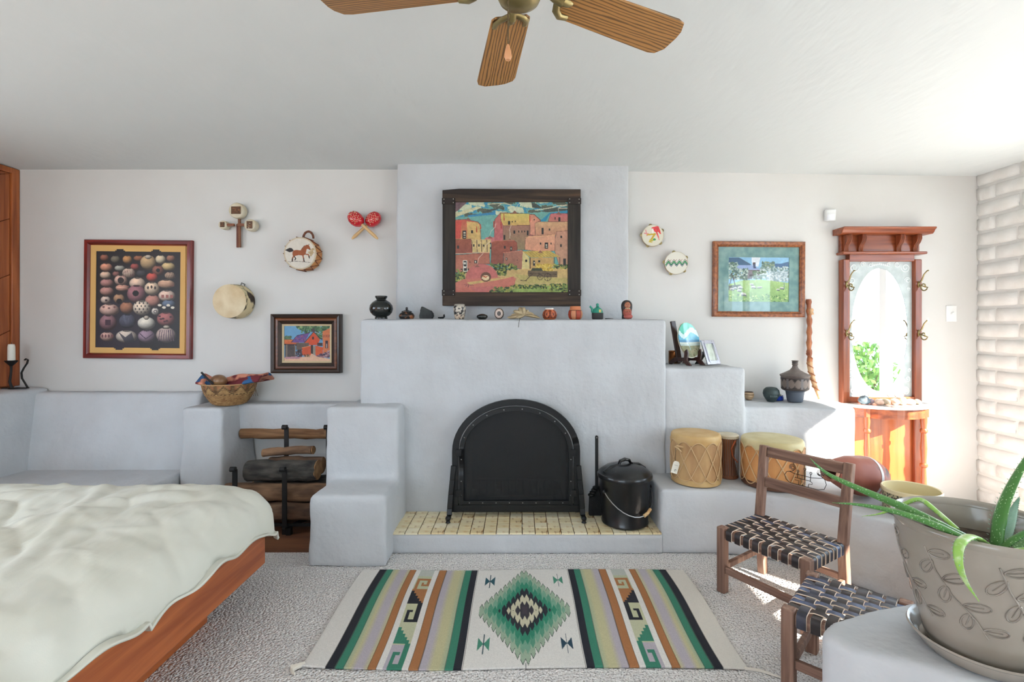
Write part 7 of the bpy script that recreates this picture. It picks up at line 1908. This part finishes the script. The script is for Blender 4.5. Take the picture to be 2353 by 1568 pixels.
for k_ in range(5):
    a = math.radians(99.5 + 72 * k_)
    hold = bpy.data.objects.new('blade', None) if False else None
    b_ = MB(); L0, L1, w0, w1 = 0.135, 0.545, 0.058, 0.071
    outl = [(L0, -w0 * 0.8), (L0 + 0.012, -w0), (L1 - 0.045, -w1), (L1 - 0.02, -w1 + 0.006), (L1 - 0.004, -w1 + 0.034), (L1, -0.01), (L1 - 0.002, w1 - 0.032), (L1 - 0.02, w1 - 0.006), (L1 - 0.045, w1), (L0 + 0.012, w0), (L0, w0 * 0.8)]
    b_.prism(outl, -0.003, 0.003, 'z')
    bl = obj('blade', b_, OAKB, fan, bevel=0.0015); bl.location = (0, 0, fz); bl.rotation_euler = (Euler((math.radians(12), 0, 0)).to_matrix().to_4x4() if False else Euler((0, 0, 0))).copy() if False else (0, 0, 0)
    bl.rotation_mode = 'XYZ'
    Mb = rotm('Z', a) @ rotm('X', math.radians(-11)); bl.rotation_euler = Mb.to_euler()
    b_ = MB()
    b_.tube([(0.085, 0, 0.012), (0.11, 0, 0.0), (0.135, 0, -0.010)], [0.012, 0.014, 0.012], 8)
    for s_ in (-1, 1): b_.tube([(0.118, 0, -0.006), (0.130, s_ * 0.030, -0.010), (0.150, s_ * 0.046, -0.009), (0.176, s_ * 0.046, -0.006)], [0.010, 0.011, 0.010, 0.008], 8, flat=0.6)
    b_.tube([(0.128, 0, -0.009), (0.152, 0, -0.007), (0.165, 0.0, -0.005)], [0.011, 0.012, 0.006], 8, flat=0.6)
    obj('blade_iron', b_, BRASS, bl, smooth=60)
b_ = MB(); PX = Vector((-0.028, -0.055, 0)); 
for i in range(38): b_.sphere((PX.x, PX.y, fz - 0.045 - i * 0.0038), 0.0021, 6, 4)
pc_ = obj('pull_chain', b_, mat('aged_bead_chain', (112, 96, 70), 0.4, 0.8), fan); pc_['kind'] = 'stuff'
b_ = MB(); b_.lathe([(0.0015, 0.0), (0.004, -0.004), (0.0085, -0.022), (0.0095, -0.032), (0.006, -0.040), (0.001, -0.042)], 16, 0, tr(PX.x, PX.y, fz - 0.045 - 38 * 0.0038)); obj('pull_knob', b_, wood('pale_knob', (216, 158, 112), (190, 130, 86), 'z', 0.4, 50), pc_)

# ================================================================== planter with aloe
PCX, PCY, PZ = 1.19, 1.267, 0.513
sau = thing('planter_saucer', 'glazed grey saucer under the big planter on the low wall', 'saucer', (PCX, PCY, PZ))
GREYG = mat('grey_stoneware_glaze', (164, 155, 144), 0.22, c2=(142, 133, 121), vscale=4, detail=6, coat=0.35, bump=(9, 0.08, 0.01))
b_ = MB(); b_.lathe([(0.001, 0), (0.118, 0), (0.126, 0.004), (0.147, 0.034), (0.150, 0.040), (0.145, 0.041), (0.124, 0.012), (0.001, 0.008)], 64); obj('dish', b_, GREYG, sau, smooth=45)
b_ = MB(); b_.lathe([(0.148, 0.036), (0.1525, 0.040), (0.150, 0.0445), (0.144, 0.040)], 64, cap=False); obj('rim', b_, GREYG, sau)
pot = thing('planter', 'large grey glazed planter carved with leafy vines holding the aloe', 'planter', (PCX, PCY, PZ + 0.0085))
PROF = [(0.112, 0.0), (0.116, 0.012), (0.134, 0.085), (0.152, 0.155), (0.168, 0.225), (0.178, 0.285), (0.181, 0.315)]
b_ = MB(); b_.lathe(dense([(0.001, 0.0)] + PROF + [(0.175, 0.318), (0.165, 0.28), (0.150, 0.20), (0.001, 0.18)], 60), 72); obj('body', b_, GREYG, pot, smooth=50)
b_ = MB(); b_.lathe([(0.179, 0.302), (0.186, 0.312), (0.187, 0.322), (0.181, 0.327), (0.173, 0.322), (0.172, 0.308)], 72, cap=False); obj('rim', b_, GREYG, pot, smooth=60)
SOIL = mat('dark_potting_soil', (52, 42, 34), 0.95, c2=(84, 72, 60), vscale=60, bump=(50, 0.8, 0.01))
b_ = MB(); b_.lathe([(0.001, 0.262), (0.08, 0.258), (0.163, 0.250)], 48, cap=False); o = obj('soil', b_, SOIL, pot)
def prad(z):
    for (r0, z0_), (r1, z1_) in zip(PROF[:-1], PROF[1:]):
        if z0_ <= z <= z1_: return r0 + (r1 - r0) * (z - z0_) / (z1_ - z0_)
    return PROF[-1][0]
def onpot(th, z, off=0.0012): r_ = prad(z) + off; return Vector((r_ * math.cos(th), r_ * math.sin(th), z))
VINE = mat('carved_vine_glaze', (156, 147, 136), 0.22, c2=(126, 117, 107), vscale=20, coat=0.35)
def vine(pts, r_=0.0022):
    b_ = MB(); P = []
    for i in range(len(pts) - 1):
        for k_ in range(6):
            s_ = k_ / 6; P.append(onpot(pts[i][0] * (1 - s_) + pts[i + 1][0] * s_, pts[i][1] * (1 - s_) + pts[i + 1][1] * s_))
    P.append(onpot(*pts[-1])); b_.tube(P, r_, 6); obj('carved_stem', b_, VINE, pot, smooth=60)
def leafp(th, z, ang, L, w_):
    b_ = MB(); P = []
    for k_ in range(17):
        s_ = 2 * PI * k_ / 16; u = L * 0.5 * (1 - math.cos(s_)); v = w_ * math.sin(s_) * (0.5 + 0.5 * math.sin(s_ / 2))
        du, dv = u * math.cos(ang) - v * math.sin(ang), u * math.sin(ang) + v * math.cos(ang)
        P.append(onpot(th + du / 0.16, z + dv))
    b_.tube(P, 0.0020, 6); b_.tube([onpot(th + L * 0.75 * math.cos(ang) / 0.16 * s_, z + L * 0.75 * math.sin(ang) * s_) for s_ in (0, 0.5, 1)], 0.0014, 5); obj('carved_leaf', b_, VINE, pot, smooth=60)
for base in (-2.95, -2.15, -1.35, -0.6, 0.4, 1.5, 2.5):
    vine([(base, 0.275), (base + 0.12, 0.22), (base + 0.30, 0.17), (base + 0.55, 0.13), (base + 0.72, 0.085)])
    for (dt, zz_, an, L, w_) in ((0.05, 0.262, 0.3, 0.042, 0.012), (0.08, 0.245, -2.2, 0.05, 0.013), (0.20, 0.205, 0.5, 0.05, 0.013), (0.24, 0.19, -1.9, 0.046, 0.014), (0.42, 0.155, 0.2, 0.052, 0.012), (0.50, 0.138, -1.9, 0.044, 0.014), (0.66, 0.105, 0.1, 0.05, 0.012)):
        leafp(base + dt, zz_, an, L, w_)
# aloe
def aloe_mat():
    m, nt, b = _nodes('aloe_leaf')
    tc = nt.nodes.new('ShaderNodeTexCoord'); v = nt.nodes.new('ShaderNodeTexVoronoi'); v.inputs['Scale'].default_value = 150
    nt.links.new(tc.outputs['Object'], v.inputs['Vector'])
    r = nt.nodes.new('ShaderNodeValToRGB'); r.color_ramp.elements[0].position = 0.16; r.color_ramp.elements[0].color = S((176, 206, 156)); r.color_ramp.elements[1].position = 0.26; r.color_ramp.elements[1].color = S((78, 132, 62))
    nt.links.new(v.outputs['Distance'], r.inputs[0]); nt.links.new(r.outputs[0], b.inputs['Base Color'])
    b.inputs['Roughness'].default_value = 0.35; b.inputs['Subsurface Weight'].default_value = 0.0
    return m
ALOE = aloe_mat(); ALOEP = mat('pale_aloe_leaf', (150, 196, 92), 0.35, c2=(186, 214, 150), vscale=40, lo=0.5, hi=0.62); ALOEG = mat('grey_green_aloe', (160, 190, 172), 0.4, c2=(130, 166, 140), vscale=30)
al = thing('aloe_plant', 'aloe plant with long spotted green leaves sprawling out of the grey planter', 'plant', (PCX, PCY, PZ + 0.26))
def aleaf(path, wmax, m_, thick=0.38):
    P = [at(*p) for p in path]
    # smooth the path
    n = 26; Q = []
    for i in range(n):
        s_ = i / (n - 1) * (len(P) - 1); j = min(int(s_), len(P) - 2); f = s_ - j
        p0, p1, p2, p3 = P[max(j - 1, 0)], P[j], P[j + 1], P[min(j + 2, len(P) - 1)]
        Q.append(0.5 * ((2 * p1) + (p2 - p0) * f + (2 * p0 - 5 * p1 + 4 * p2 - p3) * f * f + (3 * p1 - p0 - 3 * p2 + p3) * f ** 3))
    rs = [max(0.0008, wmax / 2 * (0.85 + 0.3 * i / n if i < 6 else 1.0) * (1 - (i / (n - 1)) ** 2.2)) for i in range(n)]
    b_ = MB(); b_.tube(Q, rs, 10, flat=thick); lf = obj('leaf', b_, m_, al, world=True, smooth=80)
    b2 = MB()
    for i in range(2, n - 2):       # little marginal teeth
        t_ = (Q[i + 1] - Q[i - 1]).normalized(); u = t_.cross(Vector((0, 0, 1))).normalized()
        for s_ in (-1, 1): b2.tube([Q[i] + u * rs[i] * 0.9 * s_, Q[i] + u * (rs[i] + 0.0022) * s_ + t_ * 0.002], [0.0012, 0.0003], 4)
    tt = obj('leaf_teeth', b2, ALOEG, lf, world=True); tt['kind'] = 'stuff'
aleaf([(2262, 1262, 1.21), (2180, 1222, 1.24), (2080, 1172, 1.29), (1975, 1128, 1.33), (1900, 1092, 1.36), (1861, 1057, 1.38)], 0.030, ALOE, 0.8)
aleaf([(2255, 1264, 1.17), (2160, 1216, 1.20), (2070, 1184, 1.23), (1985, 1166, 1.25), (1912, 1160, 1.27)], 0.022, ALOE, 0.8)
aleaf([(2200, 1222, 1.27), (2150, 1178, 1.33), (2112, 1152, 1.37), (2070, 1166, 1.38), (2025, 1184, 1.39), (1981, 1191, 1.39)], 0.017, ALOEP, 0.7)
aleaf([(2275, 1262, 1.19), (2238, 1238, 1.13), (2208, 1252, 1.075), (2202, 1292, 1.055), (2218, 1340, 1.055), (2250, 1388, 1.06)], 0.024, ALOEP)
aleaf([(2288, 1268, 1.21), (2294, 1215, 1.22), (2306, 1165, 1.23), (2330, 1110, 1.24), (2365, 1050, 1.25), (2410, 1000, 1.25)], 0.040, ALOE, 0.3)
aleaf([(2300, 1266, 1.23), (2318, 1215, 1.24), (2330, 1175, 1.25), (2343, 1146, 1.25)], 0.026, ALOEG)
aleaf([(2288, 1272, 1.20), (2325, 1248, 1.19), (2370, 1222, 1.18), (2430, 1195, 1.17)], 0.030, ALOE)
aleaf([(2300, 1276, 1.17), (2345, 1268, 1.14), (2400, 1262, 1.12)], 0.028, ALOEP)
aleaf([(2330, 1268, 1.26), (2390, 1230, 1.28), (2460, 1180, 1.30)], 0.030, ALOE)

# ================================================================== let things rest exactly on the hand-shaped plaster
bpy.context.view_layer.update()
from mathutils.bvhtree import BVHTree
dg = bpy.context.evaluated_depsgraph_get()
bvh_v, bvh_f = [], []
for o in scene.objects:
    if o.type == 'MESH' and o.modifiers.get('fuse'):
        ev = o.evaluated_get(dg); me = ev.to_mesh(); k0 = len(bvh_v); mw = ev.matrix_world
        bvh_v += [mw @ v.co for v in me.vertices]; bvh_f += [tuple(k0 + i for i in p.vertices) for p in me.polygons]; ev.to_mesh_clear()
tree = BVHTree.FromPolygons(bvh_v, bvh_f)
def settle(names, r_):
    for o in scene.objects:
        if o.parent is None and o.name.split('.')[0] in names:
            best = None
            for k_ in range(13):
                a = 2 * PI * k_ / 12; rr_ = r_ if k_ < 12 else 0
                h_ = tree.ray_cast(Vector((o.location.x + rr_ * math.cos(a), o.location.y + rr_ * math.sin(a), o.location.z + 0.06)), Vector((0, 0, -1)), 0.12)
                if h_[0] is not None: best = h_[0].z if best is None else max(best, h_[0].z)
            if best is not None: o.location.z = best + 0.0008
settle({'black_vase', 'lidded_jar', 'rock', 'small_jar', 'seed_pot', 'clay_pot', 'small_teapot', 'copper_cup', 'lidded_pot', 'bottle_vase', 'blue_dish'}, 0.04)
settle({'figurine', 'twig', 'striped_bowl'}, 0.034)
settle({'log_drum'}, 0.15); settle({'hourglass_drum'}, 0.06); settle({'stoneware_crock'}, 0.12); settle({'woven_basket'}, 0.09); settle({'planter_saucer'}, 0.12); dz_ = sau.location.z - PZ; pot.location.z += dz_ + 0.004; al.location.z += dz_ + 0.004; settle({'plate_stand', 'photo_frame'}, 0.08); settle({'candle_holder'}, 0.06)
